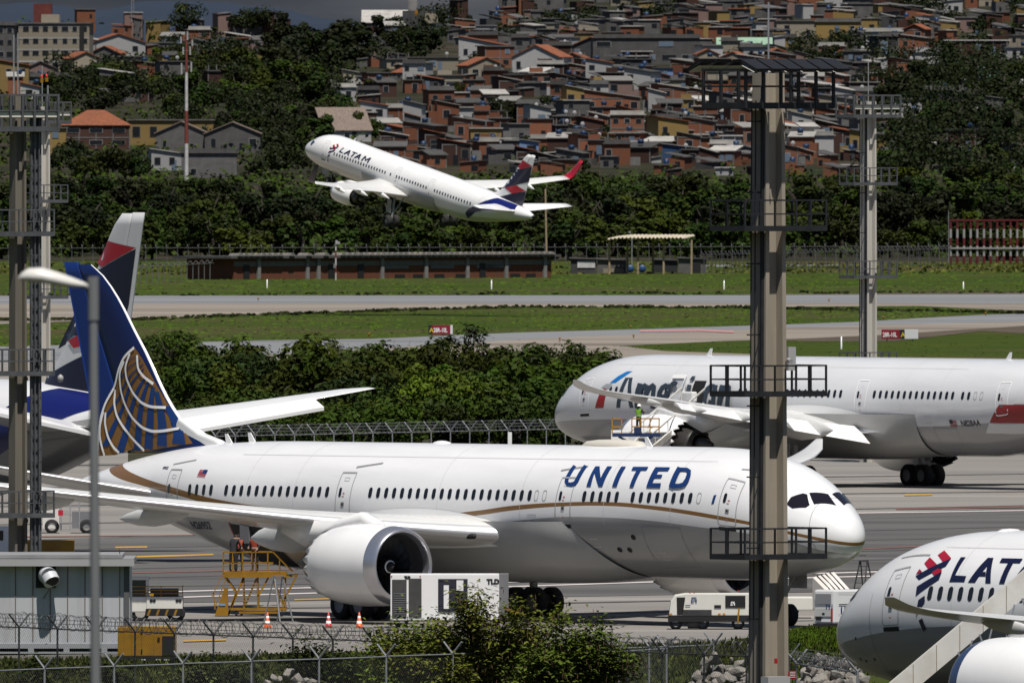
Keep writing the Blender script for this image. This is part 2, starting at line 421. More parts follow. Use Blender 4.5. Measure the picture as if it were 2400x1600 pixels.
def livery(name, layers, top=(0.80, 0.80, 0.81), zmax=20.0, tmax=75.0, rough=0.28, streak=0.05):
    """painted skin: each layer (points (t, z), colour) paints everything below its curve"""
    m = bpy.data.materials.new(name); m.use_nodes = True
    n = m.node_tree.nodes; l = m.node_tree.links.new; b = n['Principled BSDF']
    b.inputs['Roughness'].default_value = rough; b.inputs['Coat Weight'].default_value = 0.35; b.inputs['Coat Roughness'].default_value = 0.1
    tc = n.new('ShaderNodeTexCoord'); sp = n.new('ShaderNodeSeparateXYZ'); l(tc.outputs['Object'], sp.inputs[0])
    tn = n.new('ShaderNodeMath'); tn.operation = 'MULTIPLY'; tn.inputs[1].default_value = -1 / tmax; l(sp.outputs['X'], tn.inputs[0])
    zn = n.new('ShaderNodeMath'); zn.operation = 'MULTIPLY_ADD'; zn.inputs[1].default_value = 1 / zmax; zn.inputs[2].default_value = 0.5; l(sp.outputs['Z'], zn.inputs[0])
    src = None
    for pts, col in layers:
        fc = n.new('ShaderNodeFloatCurve'); cv = fc.mapping.curves[0]
        P2 = [(p[0] / tmax, p[1] / zmax + 0.5) for p in pts]
        while len(cv.points) < len(P2): cv.points.new(0.5, 0.5)
        for pt_, (a, c) in zip(cv.points, P2): pt_.location = (a, c)
        fc.mapping.use_clip = False; fc.mapping.update()
        l(tn.outputs[0], fc.inputs['Value'])
        lt = n.new('ShaderNodeMath'); lt.operation = 'LESS_THAN'; l(zn.outputs[0], lt.inputs[0]); l(fc.outputs[0], lt.inputs[1])
        mx = n.new('ShaderNodeMix'); mx.data_type = 'RGBA'; l(lt.outputs[0], mx.inputs['Factor'])
        if src: l(src, mx.inputs['A'])
        else: mx.inputs['A'].default_value = (*top, 1)
        mx.inputs['B'].default_value = (*col, 1); src = mx.outputs['Result']
    t = n.new('ShaderNodeTexNoise'); t.inputs['Scale'].default_value = 0.7; t.inputs['Detail'].default_value = 6
    mp = n.new('ShaderNodeMapping'); mp.inputs['Scale'].default_value = (0.35, 1, 2.2); l(tc.outputs['Object'], mp.inputs[0]); l(mp.outputs[0], t.inputs['Vector'])
    mr = n.new('ShaderNodeMapRange'); mr.inputs['From Min'].default_value = 0.3; mr.inputs['From Max'].default_value = 0.75
    mr.inputs['To Min'].default_value = 1.0; mr.inputs['To Max'].default_value = 1.0 - streak * 2; l(t.outputs['Fac'], mr.inputs['Value'])
    hs = n.new('ShaderNodeHueSaturation'); l(mr.outputs[0], hs.inputs['Value'])
    if src: l(src, hs.inputs['Color'])
    else: hs.inputs['Color'].default_value = (*top, 1)
    l(hs.outputs[0], b.inputs['Base Color'])
    return m

def foil(x, tc):
    x = max(x, 0.0); return 5 * tc * (0.2969 * math.sqrt(x) - 0.126 * x - 0.3516 * x * x + 0.2843 * x ** 3 - 0.1036 * x ** 4)
FX = [0, .004, .015, .035, .07, .12, .2, .3, .42, .55, .68, .8, .9, 1.0]
def loft_wing(name, secs, side, mats, parent, vertical=False, le_metal=True, ndiv=6, camber=0.02):
    """secs: (span, tLE, chord, z, thickness, twist deg). side +1 left, -1 right. vertical: span is z"""
    rows = []; f = [pchip([s[0] for s in secs], [s[i] for s in secs]) for i in range(6)] if False else None
    ss = []
    for i in range(len(secs) - 1):
        for k in range(ndiv): ss.append(secs[i][0] + (secs[i + 1][0] - secs[i][0]) * k / ndiv)
    ss.append(secs[-1][0])
    sp = [s[0] for s in secs]
    def ip(i, y): return float(np.interp(y, sp, [s[i] for s in secs]))
    zf = pchip(sp, [s[3] for s in secs])
    mb = MB(); n = len(FX); V = []
    for y in ss:
        t0, c, th = ip(1, y), ip(2, y), ip(4, y); z = zf(y); tw = ip(5, y) if len(secs[0]) > 5 else 0
        loop = []
        for x in FX: loop.append((x, foil(x, th) + camber * 4 * x * (1 - x)))
        for x in FX[-2:0:-1]: loop.append((x, -foil(x, th) * 0.9 + camber * 4 * x * (1 - x)))
        for x, h in loop:
            hh = h * c - math.sin(R(tw)) * (x - 0.25) * c
            if vertical: V.append((-(t0 + x * c), hh, y))
            else: V.append((-(t0 + x * c), side * y, z + hh))
    N = 2 * n - 2; Fc, Mi = [], []
    for r in range(len(ss) - 1):
        for i in range(N):
            j = (i + 1) % N
            Fc.append((r * N + i, r * N + j, (r + 1) * N + j, (r + 1) * N + i))
            Mi.append(1 if (le_metal and (i < 3 or i >= N - 3)) else 0)
    Fc.append(tuple(range(N))); Mi.append(0); Fc.append(tuple((len(ss) - 1) * N + i for i in range(N))); Mi.append(0)
    mb.v = V; mb.f = Fc; mb.m = Mi; mb.sm = [True] * (len(Fc) - 2) + [False] * 2
    return mb.build(name, mats, parent)

def build_fuselage(F, m, parent, t0=0.0, t1=None, nang=72):
    t1 = F.len if t1 is None else t1
    ts = []
    if t0 == 0.0:
        ts = [12 * (i / 34) ** 2 for i in range(35)]
        ts[0] = 0.0005
    else: ts = [t0]
    t = ts[-1]
    while t < t1 - 0.7: t += 0.7; ts.append(t)
    ts.append(t1)
    V = []; Fc = []
    for t in ts:
        for i in range(nang): V.append(F.pt(t, 2 * math.pi * i / nang))
    for k in range(len(ts) - 1):
        for i in range(nang):
            j = (i + 1) % nang; Fc.append((k * nang + i, k * nang + j, (k + 1) * nang + j, (k + 1) * nang + i))
    Fc.append(tuple(range(nang))); Fc.append(tuple((len(ts) - 1) * nang + i for i in range(nang)))
    mb = MB(); mb.v = V; mb.f = Fc; mb.m = [0] * len(Fc); mb.sm = [True] * len(Fc)
    return mb.build('fuselage', m, parent)

M_WHT = WHITE()
M_WING = mat('wing_paint', (0.62, 0.62, 0.61), 0.35, 0.06, 0.5, coat=0.2)
M_LIP = mat('intake_metal', (0.62, 0.62, 0.66), 0.28, 0.05, 1, metal=0.85)
M_FAN = mat('fan_blade', (0.03, 0.03, 0.034), 0.4, metal=0.4)
M_DUCT = mat('intake_duct', (0.05, 0.05, 0.055), 0.6)
M_CORE = mat('exhaust_metal', (0.09, 0.085, 0.08), 0.45, 0.2, 2, metal=0.7)
M_LINE = mat('panel_line', (0.26, 0.26, 0.27), 0.6)
M_GLASS = mat('cabin_glass', (0.010, 0.011, 0.013), 0.18, spec=0.6)
M_GEAR = mat('gear_grey', (0.30, 0.31, 0.32), 0.5, 0.15, 2)
M_NAVY = mat('navy_paint', (0.006, 0.007, 0.035), 0.32, coat=0.3)
M_REDP = mat('crimson_paint', (0.36, 0.008, 0.025), 0.35, coat=0.3)

def engine(parent, t, y, z, r=1.86, L_=5.6, lip_mat=None, nac_mat=None, chevrons=20, pyl=True, wing_z=4.6, swirl=True, core_band=None):
    """nacelle open at both ends with fan, spinner, core; axis along X"""
    lip_mat = lip_mat or M_LIP; nac_mat = nac_mat or M_WHT
    c = (-t, y, z); N = 80
    root = None
    prof = [(0.86, 0.5), (0.915, 0.95), (0.965, 1.5), (0.99, 2.1), (1.0, 2.7), (0.99, 3.4), (0.955, 4.1), (0.90, 4.8), (0.825, 5.25)]
    prof[0] = (0.955, 0.72); prof[1] = (0.972, 1.05); prof[2] = (0.985, 1.5)
    k = L_ / 5.6; V = []; Fc = []
    rows = [(a * r, -h * k) for a, h in prof]
    for rr, h in rows:
        for i in range(N): th = 2 * math.pi * i / N; V.append((c[0] + h, c[1] + rr * math.cos(th), c[2] + rr * math.sin(th)))
    for i in range(N):                                         # zigzag trailing edge
        th = 2 * math.pi * i / N; per = N / max(1, chevrons); ph = (i % per) / per; ex = (1 - abs(2 * ph - 1)) if chevrons else 0.3
        rr = r * (0.80 - 0.035 * ex); V.append((c[0] - (5.42 + 0.42 * ex) * k, c[1] + rr * math.cos(th), c[2] + rr * math.sin(th)))
    nr = len(rows) + 1
    for a in range(nr - 1):
        for i in range(N): j = (i + 1) % N; Fc.append((a * N + i, a * N + j, (a + 1) * N + j, (a + 1) * N + i))
    # inside of the fan cowl, rear
    b = len(V)
    for rr, h in ((0.765, 5.4), (0.80, 4.2)):
        for i in range(N):
            th = 2 * math.pi * i / N; hh = h
            V.append((c[0] - hh * k, c[1] + rr * r * math.cos(th), c[2] + rr * r * math.sin(th)))
    mi = [0] * len(Fc)
    for a, bb in (((nr - 1) * N, b), (b, b + N)):
        for i in range(N): j = (i + 1) % N; Fc.append((a + i, a + j, bb + j, bb + i)); mi.append(1)
    mb = MB(); mb.v = V; mb.f = Fc; mb.m = mi; mb.sm = [True] * len(Fc)
    root = mb.build('engine', [nac_mat, M_DUCT], parent)
    lip = MB().lathe([(0.953 * r, -0.72 * k), (0.935 * r, -0.45 * k), (0.90 * r, -0.18 * k), (0.865 * r, -0.04 * k), (0.84 * r, 0.0), (0.812 * r, -0.04 * k), (0.785 * r, -0.18 * k), (0.77 * r, -0.5 * k)], N, 'X', c)
    lip.build('intake_lip', lip_mat, root)
    MB().lathe([(0.77 * r, -0.5 * k), (0.765 * r, -1.0 * k), (0.775 * r, -1.75 * k), (0.1 * r, -1.78 * k)], 48, 'X', c).build('intake_duct', M_DUCT, root)
    fb = MB()
    for i in range(18):
        th = 2 * math.pi * i / 18; pts = []
        for j in range(6):
            q = 0.24 + 0.52 * j / 5; tw = R(25 + 38 * j / 5); w = 0.16 * r * (0.8 + 0.5 * j / 5); sw = th + 0.25 * (j / 5) ** 2
            for s_ in (-1, 1):
                dx = -s_ * w * math.cos(tw) * 0.8; dy = s_ * w * math.sin(tw)
                a2 = sw + dy / (q * r)
                pts.append((c[0] - 1.5 * k + dx, c[1] + q * r * math.cos(a2), c[2] + q * r * math.sin(a2)))
        fb.add(pts, [(2 * j, 2 * j + 1, 2 * j + 3, 2 * j + 2) for j in range(5)], 0, True)
    fb.build('fan', M_FAN, root, fixn=False)
    MB().lathe([(0.005, -0.75 * k), (0.06 * r, -0.85 * k), (0.14 * r, -1.08 * k), (0.21 * r, -1.35 * k), (0.24 * r, -1.6 * k)], 24, 'X', c).build('spinner', M_FAN, root)
    if swirl:
        sw = MB(); pts = []
        for j in range(15):
            a = 2 * math.pi * j / 15 * 0.85; q = 0.05 + 0.13 * j / 14; w = 0.02 + 0.05 * math.sin(math.pi * min(1, j / 12))
            h = -(0.80 + 0.55 * (q / 0.24) ** 1.2) * k + 0.03
            for s_ in (-1, 1): pts.append((c[0] + h - s_ * w * 0.4, c[1] + (q + s_ * w / 2) * r * math.cos(a), c[2] + (q + s_ * w / 2) * r * math.sin(a)))
        sw.add(pts, [(2 * j, 2 * j + 1, 2 * j + 3, 2 * j + 2) for j in range(14)], 0, True); sw.build('spinner_swirl', M_WHT, root, fixn=False)
    MB().lathe([(0.62 * r, -4.3 * k), (0.60 * r, -5.2 * k), (0.50 * r, -6.1 * k), (0.40 * r, -6.75 * k), (0.37 * r, -6.7 * k), (0.36 * r, -6.0 * k)], 40, 'X', c).build('core_cowl', core_band or M_CORE, root)
    MB().lathe([(0.30 * r, -5.9 * k), (0.30 * r, -6.5 * k), (0.22 * r, -7.2 * k), (0.10 * r, -7.8 * k), (0.01, -8.0 * k)], 32, 'X', c).build('exhaust_plug', M_CORE, root)
    if pyl:
        w = 0.28; pb = MB()
        st = [(1.6, 0.97, 1.02), (3.0, 0.95, 1.28), (5.0, 0.82, 1.35), (7.2, 0.42, 1.2), (9.2, 0.75, 1.15)]
        V = []
        for h, lo, hi in st:
            zt = min(z + r * hi, wing_z + 0.15) if h > 4 else z + r * hi
            zb = z + r * lo
            ww = w * (0.5 if h < 2 or h > 9 else 1.0)
            V += [(-t - h * k, y - ww, zb), (-t - h * k, y + ww, zb), (-t - h * k, y + ww * 0.8, max(zt, zb + 0.05)), (-t - h * k, y - ww * 0.8, max(zt, zb + 0.05))]
        Fc = []
        for i in range(len(st) - 1):
            for a in range(4): b2 = (a + 1) % 4; Fc.append((i * 4 + a, i * 4 + b2, (i + 1) * 4 + b2, (i + 1) * 4 + a))
        Fc += [(0, 1, 2, 3), tuple(4 * (len(st) - 1) + i for i in range(4))]
        pb.add(V, Fc, 0, True); pb.build('pylon', nac_mat, root)
    return root

def wheel(parent, c, r, w, name='wheel'):
    x, y, z = c
    o = MB().lathe([(r * 0.55, -w / 2), (r * 0.9, -w / 2), (r, -w / 3), (r, w / 3), (r * 0.9, w / 2), (r * 0.55, w / 2)], 28, 'Y', (x, y, z)).build(name, M_TYRE, parent)
    return o
def rims(mb, c, r, w):
    x, y, z = c; mb.lathe([(0.02, -w * 0.3), (r * 0.5, -w * 0.32), (r * 0.56, -w * 0.46), (r * 0.56, w * 0.46), (r * 0.5, w * 0.32), (0.02, w * 0.3)], 20, 'Y', (x, y, z))

def main_gear(parent, t, y, top, rw=0.69, track=0.75, base=1.46, axles=2, sgn=1, zg=0.0):
    mb = MB(); zc = zg + rw
    mb.tube((-t, y, zc), (-t + 0.1, y - sgn * 0.1, top), 0.19, 10)
    mb.tube((-t, y, zc + 1.0), (-t + 1.5, y - sgn * 0.2, top), 0.09, 8)
    mb.tube((-t, y, zc + 1.0), (-t, y - sgn * 1.9, top), 0.09, 8)
    xs = (-base / 2, base / 2) if axles == 2 else (0,)
    if axles == 2: mb.tube((-t - base / 2, y, zc), (-t + base / 2, y, zc), 0.13, 8)
    for dx in xs:
        mb.tube((-t + dx, y - track / 2, zc), (-t + dx, y + track / 2, zc), 0.1, 8)
        for s_ in (-1, 1): rims(mb, (-t + dx, y + s_ * track * 0.62, zc), rw, 0.5)
    mb.box((-t + 0.25, y + sgn * 0.55, (top + zc) / 2 + 0.5), (0.9, 0.06, (top - zc) * 0.6))
    g = mb.build('main_gear', M_GEAR, parent)
    for dx in xs:
        for s_ in (-1, 1): wheel(g, (-t + dx, y + s_ * track * 0.62, zc), rw, 0.52)
    return g
def nose_gear(parent, t, top, rw=0.5, zg=0.0, fold=0.0):
    mb = MB(); zc = zg + rw
    mb.tube((-t, 0, zc), (-t + 0.1, 0, top), 0.13, 10); mb.tube((-t, 0, zc + 0.7), (-t + 1.1, 0, top), 0.07, 8)
    mb.tube((-t, -0.4, zc), (-t, 0.4, zc), 0.08, 8)
    for s_ in (-1, 1): rims(mb, (-t, s_ * 0.32, zc), rw, 0.34); mb.box((-t + 0.35, s_ * 0.55, top - 0.45), (1.3, 0.04, 0.9))
    g = mb.build('nose_gear', M_GEAR, parent)
    for s_ in (-1, 1): wheel(g, (-t, s_ * 0.32, zc), rw, 0.36)
    return g

def cabin_windows(F, parent, ts, z, w, h, side, m=None, first=None):
    """one pane object per window; those on the parallel cabin share a mesh"""
    m = m or M_GLASS; cache = {}
    for t in ts:
        zc, hh, ww = F.sec(t); key = (round(zc + hh * 2, 2), round(ww, 2))
        if key not in cache:
            a0 = F.ang(t, z); ring = rrect(-w / 2, -h / 2, w / 2, h / 2, w * 0.48, 5)
            V = [F.pt(t + u, a0 - v / hh, 0.012, side) for u, v in ring]
            me = bpy.data.meshes.new('window'); me.from_pydata([(p[0] + t, p[1], p[2]) for p in V], [], [tuple(range(len(V)))]); me.materials.append(m); me.update(); cache[key] = me
        o = link(bpy.data.objects.new('window', cache[key]), parent); o.location = (-t, 0, 0)
def blank_windows(F, parent, ts, z, w, h, side):
    for t in ts:
        a0 = F.ang(t, z); hh = F.sec(t)[1]; ring = rrect(-w / 2, -h / 2, w / 2, h / 2, w * 0.48, 5); ring.append(ring[0])
        ribbon_decal('window_plug', [ring], 0.03, lambda u, v, o_: F.pt(t + u, a0 - v / hh, o_, side), M_LINE, parent, step=0.3)
M_DOORLINE = mat('door_seal', (0.36, 0.36, 0.37), 0.5)
M_DOORPALE = mat('door_seal_pale', (0.62, 0.62, 0.62), 0.5)
def cabin_door(F, parent, t, side, zt=6.62, zb=4.5, w=1.12, win=True, seal=None, line=0.055, sill=True, wz=5.72, wside=-1):
    """door outline, sill and latch as one part; its porthole a sub-part"""
    seal = seal or M_DOORLINE
    f = lambda u, v, o_: F.pt(t + u, v, o_, side)
    a0, a1 = F.ang(t, zt), F.ang(t, zb); hh = F.sec(t)[1]
    ring = [(p[0], p[1] / hh) for p in rrect(-w / 2, 0, w / 2, (a1 - a0) * hh, 0.14, 3)]
    ring = [(u, v + a0) for u, v in ring]; ring.append(ring[0])
    V, Fc, Mi = [], [], []
    lines = [(ring, line), ([(-.17, a0 + .28 / hh), (.17, a0 + .28 / hh), (.17, a0 + .44 / hh), (-.17, a0 + .44 / hh), (-.17, a0 + .28 / hh)], 0.02)]
    for ln, lw in lines:
        pts = [(p[0], p[1] * hh) for p in ln[:-1]]; dense = []
        for i in range(len(pts)):
            a, b = pts[i], pts[(i + 1) % len(pts)]; q = max(1, int(math.dist(a, b) / 0.12))
            dense += [(a[0] + (b[0] - a[0]) * j / q, a[1] + (b[1] - a[1]) * j / q) for j in range(q)]
        for qd in ribbon(dense, lw, True):
            b = len(V); V += [f(p[0], p[1] / hh, 0.012) for p in qd]; Fc.append((b, b + 1, b + 2, b + 3)); Mi.append(0)
    def patch(u0, v0, u1, v1, mi, off=0.014):
        b = len(V); V.extend([f(u0, v0, off), f(u1, v0, off), f(u1, v1, off), f(u0, v1, off)]); Fc.append((b, b + 1, b + 2, b + 3)); Mi.append(mi)
    if sill: patch(-w / 2 + .02, a1 + 0.02, w / 2 - .02, a1 + 0.08, 1)
    patch(-w / 2, a0 - 0.005, w / 2, a0 + 0.018, 0, 0.018)
    am = F.ang(t, wz - 0.55)
    patch(-.12, am - .03, .12, am + .03, 2, 0.02); patch(-.05, am - .012, .05, am + .012, 1, 0.026)
    patch(-.09, am - .18, .06, am - .165, 3, 0.016); patch(-.06, am - .13, .1, am - .118, 3, 0.016); patch(-.08, am + .13, .06, am + .145, 3, 0.016)
    dm = [seal, M_DARK, M_GREY, mat('door_notice', (0.45, 0.12, 0.12), 0.6)]; d = None
    for nm, pick in (('door', lambda i: i == 0), ('door_latch', lambda i: i > 0)):
        mb = MB(); mb.v = V; mb.f = [q for q, i in zip(Fc, Mi) if pick(i)]; mb.m = [i for i in Mi if pick(i)]; mb.sm = [False] * len(mb.f); o = mb.build(nm, dm, d or parent, fixn=False); d = d or o
        bm = bmesh.new(); bm.from_mesh(o.data); bmesh.ops.delete(bm, geom=[v for v in bm.verts if not v.link_faces], context='VERTS'); bm.to_mesh(o.data); bm.free()
    if win:
        aw = F.ang(t, wz); ring = rrect(-.1, -.22, .1, .22, .095, 4)
        V = [F.pt(t + wside * 0.27 * side + u, aw - v / hh, 0.016, side) for u, v in ring]
        me = bpy.data.meshes.new('door_window'); me.from_pydata(V, [], [tuple(range(len(V)))]); me.materials.append(M_GLASS); me.update(); link(bpy.data.objects.new('door_window', me), d)
    return d

def b787_wing_secs(flex, dt=0.0):
    return [(0, 20.2 + dt, 13.6, 3.62, .125, 2), (3, 22.4 + dt, 11.9, 3.82, .125, 2), (9.5, 27.0 + dt, 7.3, 4.45 + .1 * flex, .11, 1), (15, 30.7 + dt, 5.5, 5.02 + .3 * flex, .1, .5), (20, 34.1 + dt, 4.1, 5.5 + .55 * flex, .095, 0),
            (25, 37.4 + dt, 2.7, 5.98 + .85 * flex, .09, 0), (27.4, 39.0 + dt, 2.0, 6.25 + 1.0 * flex, .085, 0), (28.8, 40.2 + dt, 1.5, 6.5 + 1.15 * flex, .08, 0), (30.1, 41.9 + dt, .55, 6.85 + 1.3 * flex, .08, 0)]
M_GREYP = mat('pale_grey_paint', (0.36, 0.36, 0.35), 0.35, 0.06, 0.6, coat=0.2)
def b787(root, F, fus_mat, flex=0.0, tdt=0.0, fin_mat=None, stab_mat=None, nac_mat=None, lip_mat=None, sides=(1, -1), gear=True, core=None, flap=0.0, no_tail=False):
    P_ = {}
    P_['fuselage'] = build_fuselage(F, fus_mat, root)
    wm = [M_WING, M_CHROME]
    for s in sides:
        w = loft_wing('wing', b787_wing_secs(flex), s, wm, root)
        secs = b787_wing_secs(flex); sp = [q[0] for q in secs]
        ipz = lambda y, i: float(np.interp(y, sp, [q[i] for q in secs]))
        for y, L_, d in ((6.6, 6.4, 1.05), (13.3, 5.4, .62), (18.0, 4.6, .5), (22.3, 3.2, .34)):      # flap track fairings under the trailing edge
            te = ipz(y, 1) + ipz(y, 2); z = ipz(y, 3) - 0.02
            prof = [(0.02, 0), (.5, .12), (.85, .3), (1.0, .5), (.8, .72), (.42, .9), (.04, 1.0)]
            V = []; n = 14
            for rr, h in prof:
                for i in range(n):
                    a = 2 * math.pi * i / n
                    V.append((-(te - L_ * 0.62 + h * L_), s * y + 0.34 * d * rr * math.cos(a), z - 0.28 * d - 0.25 * h + d * 0.75 * rr * math.sin(a)))
            mb = MB(); mb.add(V, [(k * n + i, k * n + (i + 1) % n, (k + 1) * n + (i + 1) % n, (k + 1) * n + i) for k in range(len(prof) - 1) for i in range(n)], 0, True)
            mb.build('flap_fairing', M_WING, w)
        # drooped flap along the inner trailing edge
        if flap:
            for y0, y1 in ((3.2, 8.6), (10.4, 19.6)):
                V = []
                for y in np.linspace(y0, y1, 5):
                    te = ipz(y, 1) + ipz(y, 2); c = ipz(y, 2) * 0.2 + 0.2; z = ipz(y, 3) - .05
                    for x, h in ((0, .0), (.25, .12), (.6, .09), (1, 0), (.6, -.04), (.25, -.07)):
                        dx, dz = x * c, h * c
                        V.append((-(te - c * 0.25 + dx * math.cos(R(flap)) + dz * math.sin(R(flap))), s * y, z + dz * math.cos(R(flap)) - dx * math.sin(R(flap))))
                n = 6; Fc = [(k * n + i, k * n + (i + 1) % n, (k + 1) * n + (i + 1) % n, (k + 1) * n + i) for k in range(4) for i in range(n)] + [tuple(range(n)), tuple(24 + i for i in range(n))]
                MB().add(V, Fc, 0, False).build('flap', M_WHT, w)
        e = engine(root, 20.75, s * 9.7, 2.62, 1.86, 5.6, lip_mat, nac_mat, wing_z=4.45, core_band=core)
        if not no_tail:
            loft_wing('tailplane', [(0.4, 49.4 + tdt, 6.2, 5.2, .1, 0), (1.4, 50.3 + tdt, 5.6, 5.4, .1, 0), (9.0, 56.0 + tdt, 2.2, 7.0, .09, 0), (9.9, 57.1 + tdt, 1.2, 7.2, .08, 0)], s, [stab_mat or M_WING, M_CHROME], root, camber=-0.01)
    # wing to body fairing
    prof = [(18.5, 0), (20, .55), (22, .9), (25, 1.0), (31, 1.0), (34, .9), (36.5, .6), (38.5, .25), (40, .05)]
    V = []; n = 40; f1 = pchip([p[0] for p in prof], [p[1] for p in prof])
    tt = np.linspace(18.5, 40, 40)
    for t in tt:
        k = f1(t)
        for i in range(n):
            a = math.pi * (0.545 + 0.91 * i / (n - 1)); zc = 4.99
            y = -(2.87 + .42 * k) * math.sin(a) if False else (2.86 + .40 * k) * math.copysign(abs(math.sin(a)) ** 0.75, math.sin(a)); z = zc + (2.93 + .34 * k) * math.cos(a)
            lo = max(0, -math.cos(a)); V.append((-t + 4.2 * lo * max(0, 1 - (t - 18.5) / 12), y, z))
    Fc = [(k * n + i, k * n + i + 1, (k + 1) * n + i + 1, (k + 1) * n + i) for k in range(len(tt) - 1) for i in range(n - 1)]
    MB().add(V, Fc, 0, True).build('wing_root_fairing', M_GREYP, root)
    if gear:
        for s in (1, -1):
            if s in sides or True: main_gear(root, 30.6, s * 4.9, 2.6, sgn=s)
        nose_gear(root, 5.3, 2.6)
    # swept fillets where the wing meets the body: bulging upper fairing
    for s in sides:
        V = []; tt = np.linspace(20.6, 37.5, 26); n = 9
        for t in tt:
            q = (t - 20.6) / 16.9; k = math.sin(math.pi * min(1, q * 1.25) ** 0.8) if q < .8 else math.sin(math.pi * min(1, q) ** 0.9) ; k = max(0, math.sin(math.pi * q)) ** 0.6
            for i in range(n):
                u = i / (n - 1); a = F.ang(t, 3.6 + 1.45 * k * (1 - u)); off = .02 + .75 * k * u ** 1.6
                p = F.pt(t, a, off, s); V.append(p)
        Fc = [(k * n + i, k * n + i + 1, (k + 1) * n + i + 1, (k + 1) * n + i) for k in range(len(tt) - 1) for i in range(n - 1)]
        MB().add(V, Fc, 0, True).build('wing_fillet', M_WHT, root)
    jm = mat('skin_joint', (.56, .56, .57), .5); jm2 = mat('skin_hatch', (.50, .50, .51), .5)
    for s in sides:
        for t in (9.9, 14.9, 21.2, 27.5, 38.6, 42.4): ribbon_decal('skin_joint', [[(t, a) for a in np.linspace(.05, 1.75, 24)]], .024, lambda u, v, o_, s=s: F.pt(u, v, o_, s), jm, root, lift=.006, step=.4)
        ribbon_decal('skin_joint', [[(t, F.ang(t, 7.35)) for t in np.linspace(8, 44, 50)]], .02, lambda u, v, o_, s=s: F.pt(u, v, o_, s), jm, root, lift=.006, step=.9)
        for t, a in ((15.6, 1.98), (17.0, 2.25), (10.9, 2.2), (20.0, 1.62), (41.0, 1.75)): ribbon_decal('access_hatch', [[(t, a), (t + .6, a), (t + .6, a + .14), (t, a + .14), (t, a)]], .018, lambda u, v, o_, s=s: F.pt(u, v, o_, s), jm2, root, lift=.009)
    # roof aerials
    for t, nm in ((24.5, 0), (47.2, 1), (15, 1), (45.4, 1)):
        zt = F.sec(t); z = zt[0] + zt[1]
        if nm: MB().add([(-t, -.03, z - .05), (-t - .5, -.03, z - .05), (-t - .62, -.02, z + .42), (-t - .42, -.02, z + .42), (-t, .03, z - .05), (-t - .5, .03, z - .05), (-t - .62, .02, z + .42), (-t - .42, .02, z + .42)],
                        [(0, 1, 2, 3), (4, 5, 6, 7), (0, 1, 5, 4), (1, 2, 6, 5), (2, 3, 7, 6), (3, 0, 4, 7)]).build('aerial', M_WHT, root)
    return P_
# ------------------------------------------------------------------ the five airliners
def build_fin(parent, LE, HG, TE, th, mats, defl=0.0, le_w=0.03):
    """upright fin between leading edge, hinge and trailing edge lines [(t, z), ...]; returns the skin mapper"""
    fl = pchip([p[1] for p in LE], [p[0] for p in LE]); fh = pchip([p[1] for p in HG], [p[0] for p in HG]); fe = pchip([p[1] for p in TE], [p[0] for p in TE])
    def mp(t, z, off=0.0, side=-1):
        a, h, e = fl(z), fh(z), fe(z); c = e - a; x = (t - a) / c
        y = foil(x, th) * c + off
        if t <= h or not defl: return (-t, side * y, z)
        d = t - h; return (-(h + d * math.cos(R(defl))) , -d * math.sin(R(defl)) + side * y, z)
    def skin(name, x0, x1, zs, m, par, mi=None):
        V, Fc, Mi = [], [], []; n = 13; cap = []
        for z in zs:
            for s in (-1, 1):
                for i in range(n):
                    q = i / (n - 1); q = q * q if x0 == 0 else q
                    a, h, e = fl(z), fh(z), fe(z); A, B = (a, h) if x0 == 0 else (h + 1e-4, e)
                    V.append(mp(A + (B - A) * q, z, 0, s))
        for k in range(len(zs) - 1):
            for s in (0, 1):
                for i in range(n - 1):
                    b = k * 2 * n + s * n + i; Fc.append((b, b + 1, b + 1 + 2 * n, b + 2 * n)); Mi.append(1 if (mi and i < 2) else 0)
            b = k * 2 * n + n - 1; Fc.append((b, b + n, b + 3 * n, b + 2 * n)); Mi.append(0)
            if x0: b = k * 2 * n; Fc.append((b, b + n, b + 3 * n, b + 2 * n)); Mi.append(0)
        b = (len(zs) - 1) * 2 * n
        Fc.append(tuple(b + i for i in range(n)) + tuple(b + n + i for i in range(n - 1, -1, -1))); Mi.append(0)
        mb = MB(); mb.v = V; mb.f = Fc; mb.m = Mi; mb.sm = [True] * (len(Fc) - 1) + [False]
        return mb.build(name, m, par)
    zs = list(np.linspace(max(LE[0][1], HG[0][1], TE[0][1] - 1), min(LE[-1][1], HG[-1][1]), 18))
    fin = skin('tail_fin', 0, 1, zs, mats, parent, True)
    rud = skin('rudder', 1, 2, list(np.linspace(max(HG[0][1], TE[0][1]), min(HG[-1][1], TE[-1][1]), 18)), [mats[0] if len(mats) < 3 else mats[2], mats[0]], fin)
    return fin, mp

def place(root, x, y, z, psi, pitch=0.0, roll=0.0):
    root.location = (x, y, z); root.rotation_euler = (R(roll), -R(pitch), R(psi))

M_GOLD = mat('gold_paint', (0.19, 0.095, 0.026), 0.4, 0.06, 1)
M_UBLUE = mat('deep_blue_paint', (0.004, 0.012, 0.075), 0.3, coat=0.3)
M_UBLUE2 = mat('deep_blue_lettering', (0.008, 0.035, 0.15), 0.4)
GREYBELLY = (0.31, 0.31, 0.305)

